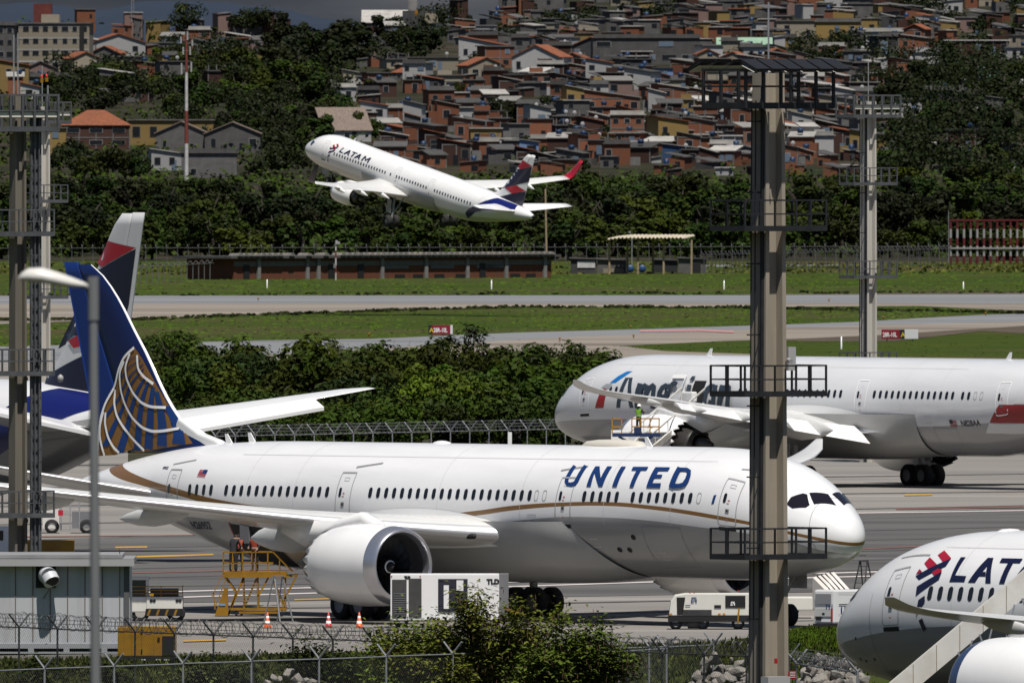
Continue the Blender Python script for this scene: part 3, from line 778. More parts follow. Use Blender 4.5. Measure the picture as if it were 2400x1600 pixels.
def make_united():
    r = thing('airliner', 'white twin jet with blue and gold globe tail, parked across the middle', 'airliner')
    place(r, 15.306, 1140.68, 0.1, -53.4, 0.12)
    F = F789
    gold = [(0, 3.80), (.86, 4.0), (2.2, 4.28), (4.17, 4.66), (6.5, 4.96), (9.1, 5.21), (11.5, 5.37), (14.1, 5.48), (17.7, 5.44), (21.8, 5.24), (24.2, 5.01), (28, 4.76), (31.5, 4.72), (36, 4.8), (40, 4.95), (44.7, 5.30), (48, 5.72), (51.65, 6.2), (54.5, 6.7), (56.5, 7.2), (60, 8.0)]
    def off(t): return .15 if t < 6 else (.18 if t < 20 else (.22 if t < 42 else (.30 if t < 49 else (.36 if t < 53 else .5))))
    white2 = [(t, z - off(t)) for t, z in gold]
    grey = [(0, 3.25), (1.16, 3.5), (2.25, 3.83), (4.23, 4.13), (8.8, 4.5), (11.6, 4.69), (15.2, 4.79), (18.5, 4.76), (21, 4.6), (24, 4.35), (31, 4.05), (36, 4.15), (44, 4.6), (48, 4.95), (52, 5.25), (56, 5.7), (60, 6.4)]
    fm = livery('united_skin', [(gold, (0.21, 0.105, 0.03)), (white2, (0.80, 0.80, 0.81)), (grey, GREYBELLY)])
    b787(r, F, fm, flex=0.75, core=None)
    # fin, rudder, globe
    LE = [(7.4, 47.6), (7.93, 48.9), (8.3, 50.1), (8.76, 51.0), (12.46, 54.4), (15.7, 57.7), (16.0, 58.35)]
    LE = [(t, z) for z, t in LE]; HG = [(54.72, 7.4), (59.4, 16.12)]; TE = [(57.1, 7.0), (60.45, 16.4)]
    fin, mp = build_fin(r, LE, HG, TE, 0.085, [M_UBLUE, M_WHT, mat('rudder_blue_sunlit', (0.005, 0.022, 0.13), 0.3, coat=0.3)], defl=9)  # rudder in a lighter blue, painting in the sun on its turned face
    MB().prism([(-47.4, 7.6), (-48.31, 7.96), (-49.6, 8.25), (-50.95, 8.85), (-51.2, 8.95), (-51.6, 8.2), (-51.0, 7.5)], -.26, .26).build('dorsal_fillet', M_WHT, fin, bevel=0.1)
    A = np.array([[1, 1270, 55], [1, 935, 1050], [1, 1690, 795]], float); ct = np.linalg.solve(A, [54.66, 57.3, 51.05]); cz = np.linalg.solve(A, [12.18, 7.14, 8.48])
    q = lambda x, y: (ct[0] + ct[1] * x + ct[2] * y, cz[0] + cz[1] * x + cz[2] * y)
    globe = [(1270, 55), (1180, 140), (1120, 260), (1085, 400), (1000, 560), (960, 700), (945, 850), (935, 1050), (1090, 1040), (1250, 985), (1270, 1025), (1500, 985), (1830, 935), (1715, 800), (1640, 690), (1560, 570), (1450, 375), (1340, 165)]
    mf = lambda u, v, o_: mp(u, v, .02 + o_)
    decal('globe_gold', [[q(*p) for p in globe]], mf, M_GOLD, fin, .5, .5)
    stripes = [([(1290, 135), (1210, 175), (1160, 215)], 10, 14), ([(1325, 165), (1215, 240), (1140, 335)], 10, 18), ([(1350, 205), (1235, 310), (1150, 440), (1115, 520), (1000, 690)], 10, 30),
               ([(1355, 250), (1230, 400), (1165, 580), (1100, 720), (1000, 960)], 12, 50), ([(1380, 320), (1300, 450), (1225, 660), (1190, 800), (1130, 1020)], 20, 66),
               ([(1400, 370), (1350, 520), (1320, 700), (1290, 1000)], 22, 72), ([(1440, 420), (1430, 560), (1425, 700), (1408, 985)], 30, 84), ([(1470, 460), (1510, 600), (1540, 760), (1545, 960)], 34, 98), ([(1560, 590), (1640, 720), (1700, 860), (1706, 940)], 40, 128)]
    def flush(nm, V, Fc, m, par):
        me = bpy.data.meshes.new(nm); me.from_pydata(V, [], Fc); me.materials.append(m); me.update(); link(bpy.data.objects.new(nm, me), par); return [], []
    V, Fc = [], []
    for k, (ln, w0, w1) in enumerate(stripes):
        dense = []; n = 8
        for i in range(len(ln) - 1):
            for j in range(n): dense.append((ln[i][0] + (ln[i + 1][0] - ln[i][0]) * j / n, ln[i][1] + (ln[i + 1][1] - ln[i][1]) * j / n))
        dense.append(ln[-1])
        for it in range(3): dense = [dense[0]] + [tuple((dense[i - 1][c] + dense[i][c] * 2 + dense[i + 1][c]) / 4 for c in (0, 1)) for i in range(1, len(dense) - 1)] + [dense[-1]]
        nd = len(dense)
        for i in range(nd - 1):
            for e in (i, i + 1):
                w = w0 + (w1 - w0) * e / (nd - 1)
                for s in (-1, 1):
                    p = dense[e]; a = q(p[0] + s * w / 2, p[1] + s * w * .08); V.append(mf(a[0], a[1], .022))
            b = len(V) - 4; Fc.append((b, b + 1, b + 3, b + 2))
        V, Fc = flush('globe_stripe', V, Fc, M_UBLUE2, fin)
    arcs = [[(1270, 55), (1180, 140), (1120, 260), (1085, 400), (1000, 560), (960, 700), (945, 850), (935, 1050)], [(1235, 110), (1190, 230), (1200, 340), (1260, 470), (1340, 560), (1430, 600), (1560, 605)],
            [(1180, 180), (1130, 290), (1140, 450), (1180, 580), (1250, 700), (1350, 790), (1450, 825), (1560, 820), (1690, 795)], [(1085, 440), (1075, 560), (1100, 680), (1170, 800), (1260, 900), (1370, 1000)],
            [(1005, 650), (1000, 750), (1030, 880), (1080, 970), (1130, 1020)], [(985, 640), (955, 780), (958, 890), (1000, 1045)], [(1300, 125), (1310, 250), (1360, 320), (1445, 388)]]
    ls = []
    for a in arcs:
        dn = []
        for i in range(len(a) - 1):
            for j in range(6): dn.append((a[i][0] + (a[i + 1][0] - a[i][0]) * j / 6, a[i][1] + (a[i + 1][1] - a[i][1]) * j / 6))
        dn.append(a[-1])
        for it in range(4): dn = [dn[0]] + [tuple((dn[i - 1][c] + dn[i][c] * 2 + dn[i + 1][c]) / 4 for c in (0, 1)) for i in range(1, len(dn) - 1)] + [dn[-1]]
        ls.append([q(*p) for p in dn])
    for k, ln in enumerate(ls): ribbon_decal('globe_line', [ln], .13, mf, M_WHT, fin, lift=.05 + .002 * k, step=.3)
    f = lambda t, a, o_: F.pt(t, a, .014 + o_, -1)
    # windows, doors
    ts = [47.05 - .62 * i for i in range(4)] + [43.93 - .6075 * i for i in range(13)][:13]
    ts = [47.05 - .62 * i for i in range(4)] + list(np.arange(43.93, 36.0, -.6075)) + list(np.arange(32.7, 20.5, -.6075)) + [16.43 - .6075 * i for i in range(5)] + [12.79 - .6075 * i for i in range(8)]
    cabin_windows(F, r, ts, 5.72, .27, .50, -1)
    blank_windows(F, r, [20.04, 19.43, 7.92], 5.72, .26, .48, -1)
    for t, zt, zb, w in ((48.7, 6.62, 4.9, 1.05), (34.75, 6.62, 4.62, 1.1), (17.95, 6.55, 4.5, 1.12), (5.9, 6.55, 4.5, 1.15)): cabin_door(F, r, t, -1, zt, zb, w)
    for t in (48.4, 33.6, 18.0, 5.2): ribbon_decal('rain_gutter', [[(t - .9, F.ang(t, 7.05)), (t + .9, F.ang(t, 6.85))]], .035, lambda u, v, o_: F.pt(u, v, o_, -1), M_LINE, r)
    # name
    def U(x, y): yb = 1335 + (x - 490) * .0157; return (18.02 - (x - 490) * .00813 + (yb - y) * .0043, 1.175 - (yb - y) * .00194)
    Uline = [(581, 1141), (514, 1262), (505, 1292), (515, 1314), (546, 1318), (580, 1310), (604, 1284), (684, 1141)]
    polys = ribbon(Uline, 34) + [[(687, 1335), (775, 1150), (815, 1150), (828, 1262), (885, 1150), (930, 1150), (835, 1336), (800, 1336), (772, 1215), (728, 1335)],
        [(925, 1338), (1015, 1152), (1058, 1152), (968, 1338)], [(1125, 1155), (1265, 1155), (1248, 1190), (1200, 1190), (1122, 1342), (1085, 1342), (1160, 1190), (1110, 1190)],
        [(1330, 1158), (1465, 1160), (1448, 1195), (1360, 1195), (1342, 1232), (1400, 1232), (1385, 1262), (1325, 1262), (1300, 1308), (1382, 1308), (1370, 1346), (1240, 1344)]]
    polys += ribbon([(1548, 1180), (1615, 1180), (1640, 1196), (1640, 1228), (1622, 1278), (1590, 1318), (1548, 1331), (1482, 1332)], 36)
    polys += ribbon([(1556, 1164), (1470, 1349)], 42)
    decal('airline_name', [[U(*p) for p in po] for po in polys], f, M_UBLUE2, r, .4, .05)
    text_decal('registration', 'N26952', .62, lambda u, v, o_: F.pt(47.6 - u, F.ang(47.6 - u, 3.92 + v * .75), o_, -1), M_NAVY, r, bold=.02)
    text_decal('fleet_number', '0952', .26, lambda u, v, o_: F.pt(50.1 - u, F.ang(50, 6.62) - v / 2.7, o_, -1), M_NAVY, r, bold=.008)
    fl = [[(46.6 - .68 * i / 1, 0)] for i in range(0)]
    a0 = F.ang(46.5, 6.62)
    decal('flag', [[(46.65, a0 + .03 * k), (45.95, a0 + .03 * k), (45.95, a0 + .03 * k + .016), (46.65, a0 + .03 * k + .016)] for k in range(5)], f, mat('flag_red', (0.42, 0.05, 0.06), .5), r, .5, .1)
    decal('flag_canton', [[(46.3, a0 - .005), (45.95, a0 - .005), (45.95, a0 + .07), (46.3, a0 + .07)]], f, M_UBLUE2, r, .5, .1, .01)
    decal('door_badge', [[(6.95, F.ang(6.9, 5.85)), (6.78, F.ang(6.9, 5.9)), (6.82, F.ang(6.9, 5.5)), (6.99, F.ang(6.9, 5.45))]], f, M_UBLUE2, r, .3, .1)
    # cockpit panes
    gl = mat('cockpit_glass', (0.012, 0.009, 0.013), 0.08, spec=0.9)
    panes = [[(2.72, 1.02), (2.72, .82), (2.42, .57), (2.25, .53), (1.80, .75), (1.86, .87), (2.38, 1.05)], [(2.27, .455), (1.86, .06), (1.12, .16), (1.68, .66)], [(1.86, -.06), (2.27, -.455), (1.68, -.66), (1.12, -.16)], [(2.72, -1.02), (2.72, -.82), (2.42, -.57), (2.25, -.53), (1.80, -.75), (1.86, -.87), (2.38, -1.05)]]
    for pn in panes: decal('cockpit_window', [pn], lambda t, a, o_: F.pt(t, a, .015 + o_, -1), gl, r, .15, .1)
    ribbon_decal('radome_seam', [[(1.35 + .25 * math.cos(a), a) for a in np.linspace(-2.9, 2.9, 60)]], .022, lambda u, v, o_: F.pt(u, v, o_, -1), M_LINE, r, lift=.008)
    ribbon_decal('cargo_door', [[(12.1, 1.76), (9.25, 1.78), (9.15, 2.1), (9.1, 2.5), (12.0, 2.56), (12.07, 2.1), (12.1, 1.76)]], .035, lambda u, v, o_: F.pt(u, v, o_, -1), M_LINE, r)
    decal('drain_ports', [[(t + .17 * math.cos(x), a + .045 * math.sin(x)) for x in np.linspace(0, 6.28, 13)[:-1]] for t, a in ((12.9, 1.94), (14.3, 2.16), (13.55, 2.16))], f, M_DARK, r)
    decal('cargo_opening_shade', [[(43.75, 1.9), (40.5, 1.9), (40.35, 2.75), (43.55, 2.8)]], f, M_DARK, r, .5, .1)  # no cavity cut: the hold's inner shade is a flat black patch
    decal('opening_edge', [[(43.85, 1.88), (43.74, 1.88), (43.53, 2.8), (43.63, 2.8)]], f, mat('edge_red', (.2, .02, .02), .5), r, .5, .1, .005)
    MB().boxr((-42.9, -2.75, 3.3), (-42.2, -2.5, 4.2)).build('hold_liner', M_GREY, r)
    mb = MB(); mb.lathe([(.02, .62), (.5, .58), (.85, .45), (1.0, .12), (1.0, 0)], 24, 'Z')
    d = mb.build('aerial_dome', mat('dome_cream', (.55, .52, .46), .5), r); d.scale = (2.3, .75, .55); d.location = (-18.2, .25, 7.9)
    mb = MB(); mb.lathe([(.02, .3), (.4, .27), (.8, .16), (1, 0)], 16, 'Z'); d = mb.build('aerial_dome', M_WHT, r); d.scale = (.7, .25, .5); d.location = (-31.0, 0, 7.93)
    MB().lathe([(.01, .1), (.12, 0), (.13, -.5)], 12, 'X', (-23.0, -4.1, 3.86)).build('landing_light', M_DARK, r)
    return r

def make_american():
    r = thing('airliner', 'silver grey twin jet with slate lettering and open boarding door, behind the white jet', 'airliner')
    place(r, 3.114, 60000 / 37.7, -.04, 126.3, 0.0)
    F = Fuselage(63.5, 4.99, N787, t787(63.5)); sil = (0.68, 0.69, 0.71)
    fm = livery('american_skin_belly_shade', [([(0, 3.6), (2, 3.75), (8, 3.95), (20, 4.0), (45, 4.0), (60, 5.6)], (0.34, 0.34, 0.345))], top=sil, rough=.22)  # lower layer paints shade on the belly; the jet wears one silver
    b787(r, F, fm, flex=0.0, flap=24, core=None, tdt=4.5)
    LE = [(52.6, 7.4), (56.0, 8.76), (59.4, 12.46), (62.7, 15.7), (63.35, 16.0)]; HG = [(59.72, 7.4), (64.2, 16.12)]; TE = [(62.1, 7.0), (65.4, 16.4)]
    fin, mp = build_fin(r, LE, HG, TE, .085, [mat('american_silver', sil, .25, coat=.3), M_WHT])
    f = lambda t, a, o_: F.pt(t, a, .014 + o_, 1)
    red = mat('signal_red', (.30, .016, .018), .4); wh = mat('off_white', (.66, .66, .67), .35)
    decal('tail_band', [[(t, F.ang(t, z)) for t, z in ((48.4, 5.25), (47.3, 4.15), (49, 4.15), (51, 4.15), (53, 4.15), (53, 5.25), (51, 5.25), (49.8, 5.25))]], f, red, r, .5, .1)
    decal('tail_band', [[(t, F.ang(t, z)) for t, z in ((47.25, 4.12), (46.6, 3.5), (48, 3.5), (50, 3.5), (51.3, 3.75), (52, 4.12), (50, 4.12))]], f, wh, r, .5, .1)
    decal('tail_band', [[(t, F.ang(t, z)) for t, z in ((50.7, 6.5), (49.7, 5.3), (51, 5.3), (53, 5.3), (53, 6.5))]], f, wh, r, .5, .1)
    decal('tail_band', [[(t, F.ang(t, z)) for t, z in ((50.8, 6.55), (51.7, 7.35), (53, 7.35), (53, 6.55))]], f, red, r, .5, .1)
    wts = list(np.arange(43.6, 35.4, -.607)) [:14] + list(np.arange(32.45, 22.6, -.607)) + [46.9, 46.25]
    wts = [43.75 - .607 * i for i in range(14)] + [32.45 - .607 * i for i in range(18)] + [45.35, 44.75] + [16.4 - .607 * i for i in range(9)] + [9.4, 8.8, 8.2]
    cabin_windows(F, r, wts, 5.75, .27, .50, 1)
    blank_windows(F, r, [46.6, 46.0], 5.75, .26, .48, 1)
    for t, zt, zb in ((5.95, 6.45, 4.33), (34.5, 6.6, 4.55), (48.6, 6.6, 4.6)): cabin_door(F, r, t, 1, zt, zb, 1.08, seal=mat('door_seal_white', (.85, .85, .85), .4), line=.07)
    # open boarding door: dark doorway, the panel swung forward beside it
    decal('doorway', [[(17.25, 1.07), (18.45, 1.07), (18.45, 1.56), (17.2, 1.56)]], f, M_DARK, r, .4, .1)
    pts = [F.pt(t, a, .42, 1) for t, a in ((15.4, 1.05), (16.75, 1.05), (16.6, 1.72), (15.25, 1.72))]; pin = [F.pt(t, a, .30, 1) for t, a in ((15.4, 1.05), (16.75, 1.05), (16.6, 1.72), (15.25, 1.72))]
    dp = MB().add(pts + pin, [(0, 1, 2, 3), (7, 6, 5, 4), (0, 4, 5, 1), (1, 5, 6, 2), (2, 6, 7, 3), (3, 7, 4, 0)]).build('open_door', mat('american_silver', sil, .25, coat=.3), r)
    ribbon_decal('door_seal', [[(15.4, 1.05), (16.75, 1.05), (16.6, 1.72), (15.25, 1.72), (15.4, 1.05)]], .08, lambda u, v, o_: F.pt(u, v, .42 + o_, 1), mat('door_seal_white', (.85, .85, .85), .4), dp)
    MB().boxr((-17.9, 2.85, 5.1), (-16.6, 3.25, 5.75)).build('slide_bustle', M_WHT, dp, bevel=.1)
    M = lambda x, y: (9.54 + (x - 845) * .00865 - (640 - y) * .00156, 1.672 - (640 - y) * .00181)
    slate = mat('slate_lettering', (.032, .046, .065), .45)
    po = [[(845, 640), (958, 280), (1002, 280), (893, 640)], [(1002, 280), (1045, 280), (1055, 640), (1010, 640)], [(943, 470), (1004, 470), (1007, 545), (921, 545)]]
    po += ribbon([(1148, 352), (1098, 645)], 58) + ribbon([(1140, 470), (1168, 405), (1205, 378), (1232, 395), (1234, 440), (1206, 560)], 52) + ribbon([(1236, 470), (1268, 402), (1302, 378), (1322, 395), (1322, 440), (1296, 600), (1290, 645)], 52)
    po += ribbon([(1392, 505), (1488, 500), (1508, 440), (1495, 392), (1462, 372), (1425, 395), (1392, 460), (1380, 540), (1386, 600), (1412, 622), (1470, 612)], 44)
    po += ribbon([(1562, 355), (1512, 645)], 52) + ribbon([(1545, 460), (1578, 395), (1620, 375)], 46)
    po += ribbon([(1752, 365), (1708, 645)], 52) + [[(1738, 312), (1760, 258), (1805, 258), (1783, 312)]]
    po += ribbon([(2046, 378), (2010, 372), (1968, 410), (1938, 500), (1930, 590), (1945, 622), (1975, 612), (2012, 540)], 46) + ribbon([(2070, 365), (2020, 648)], 52)
    po += ribbon([(2145, 365), (2095, 650)], 54) + ribbon([(2135, 480), (2170, 400), (2205, 376), (2228, 395), (2230, 440), (2202, 600), (2196, 652)], 52)
    decal('airline_name', [[M(*p) for p in q] for q in po], f, slate, r, .4, .05)
    cp = ribbon([(1652, 385), (1615, 368), (1570, 392), (1540, 470), (1530, 560), (1540, 590)], 46)
    decal('lettering', [[M(*p) for p in q] for q in cp], lambda t, a, o_: F.pt(t, a, .425 + o_, 1), slate, dp, .4, .05)
    decal('flight_symbol', [[M(*p) for p in ((780, 345), (850, 345), (935, 270), (1015, 190), (950, 190), (865, 255))]], f, mat('sky_blue_paint', (.01, .16, .48), .4), r, .4, .05)
    decal('flight_symbol', [[M(*p) for p in ((580, 640), (690, 640), (760, 440), (725, 400), (668, 460))]], f, red, r, .4, .05)
    decal('flight_symbol', [[M(*p) for p in ((680, 395), (740, 352), (815, 358), (795, 410), (740, 418))]], f, mat('eagle_grey', (.32, .34, .36), .4), r, .4, .05)
    gl = mat('cockpit_glass_blue', (.015, .03, .06), .08, spec=.9)
    for s in (1, -1):
        decal('cockpit_window', [[(2.72, 1.02), (2.72, .82), (2.42, .57), (2.25, .53), (1.80, .75), (1.86, .87), (2.38, 1.05)]], lambda t, a, o_, s=s: F.pt(t, a, .015 + o_, s), gl, r, .15, .1)
        decal('cockpit_window', [[(2.27, .455), (1.86, .06), (1.12, .16), (1.68, .66)]], lambda t, a, o_, s=s: F.pt(t, a, .015 + o_, s), gl, r, .15, .1)
    text_decal('registration', 'N828AA', .52, lambda u, v, o_: F.pt(44.5 + u, F.ang(44.6, 3.9) - v / 2.9, o_, 1), M_NAVY, r, bold=.015)
    a0 = F.ang(43.4, 4.25)
    decal('flag', [[(43.4, a0 + .03 * k), (44.1, a0 + .03 * k), (44.1, a0 + .03 * k + .016), (43.4, a0 + .03 * k + .016)] for k in range(5)], f, red, r, .5, .1)
    decal('flag_canton', [[(43.4, a0 - .01), (43.72, a0 - .01), (43.72, a0 + .075), (43.4, a0 + .075)]], f, M_NAVY, r, .5, .1, .01)
    ribbon_decal('cargo_door', [[(41.6, 2.0), (43.9, 2.0), (43.8, 2.5), (41.6, 2.5), (41.6, 2.0)]], .03, lambda u, v, o_: F.pt(u, v, o_, 1), M_LINE, r)
    mb = MB(); mb.lathe([(.02, .62), (.5, .58), (.85, .45), (1.0, .12), (1.0, 0)], 24, 'Z')
    d = mb.build('aerial_dome', M_WHT, r); d.scale = (1.2, .45, .45); d.location = (-21.5, 0, 7.92)
    return r

def latam_fin_polys():
    """(t, z) outlines of the ribbon pattern on the small jet's fin; reused scaled on the larger one"""
    return dict(red=[[(41.49, 6.71), (43.26, 6.38), (41.3, 5.62), (40.64, 5.77)], [(38.75, 3.03), (40.79, 3.75), (42.58, 3.44), (40.24, 2.69)]],
                navy=[[(41.3, 5.62), (43.24, 6.34), (42.9, 4.52), (38.7, 3.02), (37.95, 2.78), (38.6, 3.4), (40.13, 5.12), (40.45, 5.5)], [(40.24, 2.69), (42.58, 3.41), (42.2, 1.75), (41.06, 1.45), (37.6, 1.65), (38.85, 2.17)]])

def make_climber():
    r = thing('airliner', 'white jet with navy and red tail climbing out, wheels still down', 'airliner')
    place(r, -22.6, 2844.0, 18.95, 124.8, 11.6, -0.8)
    F = F321
    fm = livery('climber_skin', [([(0, -1.1), (6, -1.0), (33, -1.0), (44, .4)], (0.62, 0.62, 0.61))], top=(0.82, 0.82, 0.82))
    build_fuselage(F, fm, r)
    for s in (1, -1):
        w = loft_wing('wing', [(0, 14.9, 8.4, -1.05, .13, 2), (2, 16.2, 7.2, -.95, .13, 2), (6.4, 18.9, 4.4, -.5, .115, 1), (12, 22.2, 2.9, .25, .1, 0), (17.0, 24.9, 1.75, 1.2, .09, 0)], s, [M_WING, M_CHROME], r)
        loft_wing('winglet', [(17.0, 24.9, 1.75, 1.2, .08, 0), (17.25, 25.3, 1.5, 1.42, .08, 0), (17.5, 26.1, 1.15, 2.2, .08, 0), (17.7, 27.2, .6, 3.45, .08, 0)], s, [M_NAVY if s == 1 else M_REDP, M_NAVY if s == 1 else M_WHT], w, ndiv=3)
        for y, L_ in ((5.6, 3.6), (9.0, 3.2), (12.6, 2.6)):
            te = float(np.interp(y, [2, 6.4, 17], [23.4, 23.3, 26.65])); z = float(np.interp(y, [2, 6.4, 17], [-.95, -.5, 1.2])) - .15; V = []; n = 12; prof = [(.02, 0), (.7, .15), (1, .4), (.8, .7), (.04, 1)]
            for rr, h in prof:
                for i in range(n): a = 2 * math.pi * i / n; V.append((-(te - L_ * .6 + h * L_), s * y + .2 * rr * math.cos(a), z - .3 * h + .3 * rr * math.sin(a)))
            MB().add(V, [(k * n + i, k * n + (i + 1) % n, (k + 1) * n + (i + 1) % n, (k + 1) * n + i) for k in range(4) for i in range(n)], 0, True).build('flap_fairing', M_WHT, w)
        engine(r, 14.9, s * 5.75, -2.15, 1.22, 3.7, None, M_WHT, 0, wing_z=-.55, swirl=False)
        loft_wing('tailplane', [(0.4, 37.6, 4.2, 1.05, .1, 0), (1.0, 38.2, 3.9, 1.1, .1, 0), (6.2, 41.4, 1.5, 1.7, .09, 0)], s, [M_WHT, M_WHT], r, camber=-.01)
        g = MB(); g.tube((-22.9, s * 3.8, -3.95), (-22.7, s * 3.5, -1.3), .13, 10); g.tube((-22.9, s * 3.8, -3.4), (-22.3, s * 2.0, -1.5), .07, 8); g.box((-22.6, s * 4.1, -2.3), (.8, .05, 1.5))
        for k in (-1, 1): rims(g, (-22.9, s * 3.8 + k * .5, -3.95), .5, .4)
        gg = g.build('main_gear', M_GEAR, r)
        for k in (-1, 1): wheel(gg, (-22.9, s * 3.8 + k * .5, -3.95), .68, .56)
        ms = mat('door_seal_pale', (.62, .62, .62), .5)
    nose_gear(r, 5.0, -1.7, .36, -3.5)
    MB().lathe([(.02, -.05), (.16, -.05), (.2, .25)], 16, 'X').build('tail_cone_outlet', M_DARK, r).location = (-44.5, 0, .95)
    LE = [(34.6, 1.6), (36.6, 2.05), (37.6, 2.5), (40.13, 5.17), (42.0, 7.35), (42.25, 7.5)]; HG = [(40.2, 1.6), (43.0, 7.6)]; TE = [(42.1, 1.3), (43.62, 7.6)]
    fin, mp = build_fin(r, LE, HG, TE, .1, [M_WHT, M_WHT])
    pl = latam_fin_polys()
    for side in (1, -1):
        decal('fin_emblem', pl['navy'], lambda t, z, o_, sd=side: mp(t, z, .02 + o_, sd), M_NAVY, fin, .5, .5)
        decal('fin_emblem', pl['red'], lambda t, z, o_, sd=side: mp(t, z, .035 + o_, sd), M_REDP, fin, .5, .5)
    f = lambda t, a, o_: F.pt(t, a, .014 + o_, 1)
    blue = mat('royal_blue_paint', (.005, .009, .11), .35, coat=.3)
    decal('tail_paint', [[(33.9, 2.05), (34.6, 1.78), (36.03, 1.42), (37.42, .87), (38.22, .41), (41.6, .2), (41.9, 1.0), (40.5, 1.3), (38.5, 1.62), (37, 1.72), (35.7, 1.95), (34.6, 2.3), (33.7, 2.5)]], f, blue, r, .3, .08)
    wts = [7.95 + .533 * i for i in range(20)] + [19.16] + [20.36 + .533 * i for i in range(12)] + [27.9 + .533 * i for i in range(14)]
    cabin_windows(F, r, wts, .48, .24, .36, 1)
    for t in (5.85, 20.3, 26.9, 36.6): cabin_door(F, r, t, 1, 1.5 if t != 36.6 else 1.7, -.5, .85, win=False, seal=ms, wz=.5, sill=(t < 10))
    k = 6.533
    red = [[(6.75, .99), (6.98, .80), (7.28, .86), (7.1, 1.03)], [(7.18, .84), (7.42, .70), (8.05, .84), (7.85, .93)]]
    Lg = lambda x, y: (7.27 + (x - 790) * (1.65 / 345) - (550 - y) * .0006, 1.10 + (y - 550) * .00148)
    lx = lambda x, y: (6.75 + (x - 790) * .0042 + (y - 500) * .00030, 1.14 + (y - 505) * .00165)
    decal('airline_logo', [[lx(*p) for p in q] for q in ([(975, 305), (1023, 252), (1130, 350), (1055, 388)], [(860, 385), (900, 322), (1000, 410), (915, 447)], [(793, 490), (822, 440), (858, 470)], [(960, 485), (1020, 450), (1065, 465), (1055, 485), (990, 515)])], f, M_REDP, r, .3, .1)
    decal('airline_logo', [[lx(*p) for p in q] for q in ([(790, 505), (1130, 355), (1095, 432), (830, 545)], [(810, 603), (1063, 488), (1040, 550), (790, 680)], [(815, 715), (887, 682), (880, 730), (765, 825), (770, 790)], [(762, 880), (808, 862), (808, 945), (765, 968)])], f, M_NAVY, r, .3, .1, .004)
    T = lambda x, y: (8.62 + (x - 1125) * .0059 * .83 - (566 - y) * .00115, 1.17 - (566 - y) * .00128)
    decal('airline_name', latam_letters(T), f, M_NAVY, r, .3, .1)
    text_decal('registration', 'PS-LBF', .52, lambda u, v, o_: F.pt(37.15 + u * .8, 1.46 - v / 2.0, .03 + o_, 1), M_WHT, r, bold=.02)
    gl = mat('cockpit_glass_blue', (.015, .03, .06), .08, spec=.9)
    for s in (1, -1):
        decal('cockpit_window', [[(2.95, .86), (3.25, 1.0), (2.7, 1.22), (2.35, 1.15), (2.2, .72)]], lambda t, a, o_, s=s: F.pt(t, a, .015 + o_, s), gl, r, .15, .1)
        decal('cockpit_window', [[(2.62, .62), (2.08, .66), (1.45, .2), (2.1, .06)]], lambda t, a, o_, s=s: F.pt(t, a, .015 + o_, s), gl, r, .15, .1)
    V = []; n = 30; tt = np.linspace(13.5, 28, 30)
    for t in tt:
        kq = math.sin(math.pi * (t - 13.5) / 14.5) ** .5
        for i in range(n): a = math.pi * (.56 + .88 * i / (n - 1)); V.append((-t, (1.96 + .38 * kq) * math.copysign(abs(math.sin(a)) ** .8, math.sin(a)), (2.03 + .35 * kq) * math.cos(a)))
    MB().add(V, [(k2 * n + i, k2 * n + i + 1, (k2 + 1) * n + i + 1, (k2 + 1) * n + i) for k2 in range(29) for i in range(n - 1)], 0, True).build('wing_root_fairing', M_GREYP, r)
    MB().add([(-8.5, -.02, 2.0), (-9.0, -.02, 2.0), (-9.1, -.01, 2.5), (-8.95, -.01, 2.5), (-8.5, .02, 2.0), (-9.0, .02, 2.0), (-9.1, .01, 2.5), (-8.95, .01, 2.5)], [(0, 1, 2, 3), (4, 5, 6, 7), (0, 1, 5, 4), (1, 2, 6, 5), (2, 3, 7, 6), (3, 0, 4, 7)]).build('aerial', M_WHT, r)
    return r
def latam_letters(T):
    po = [[(1240, 318), (1290, 318), (1190, 505), (1300, 510), (1275, 565), (1125, 565)]]
    def A(x): return [[(x, 568), (x + 200, 322), (x + 228, 322), (x + 232, 372), (x + 70, 568)], [(x + 228, 322), (x + 255, 322), (x + 225, 570), (x + 172, 570), (x + 205, 372)], [(x + 118, 508), (x + 182, 508), (x + 187, 468), (x + 150, 468)]]
    po += A(1310) + [[(1650, 325), (1855, 325), (1830, 372), (1765, 372), (1670, 570), (1618, 570), (1715, 372), (1630, 372)]] + A(1740)
    po += [[(2040, 570), (2150, 322), (2195, 322), (2222, 460), (2355, 322), (2400, 322), (2330, 570), (2275, 570), (2325, 410), (2215, 530), (2195, 530), (2165, 410), (2092, 570)]]
    return [[T(*p) for p in q] for q in po]

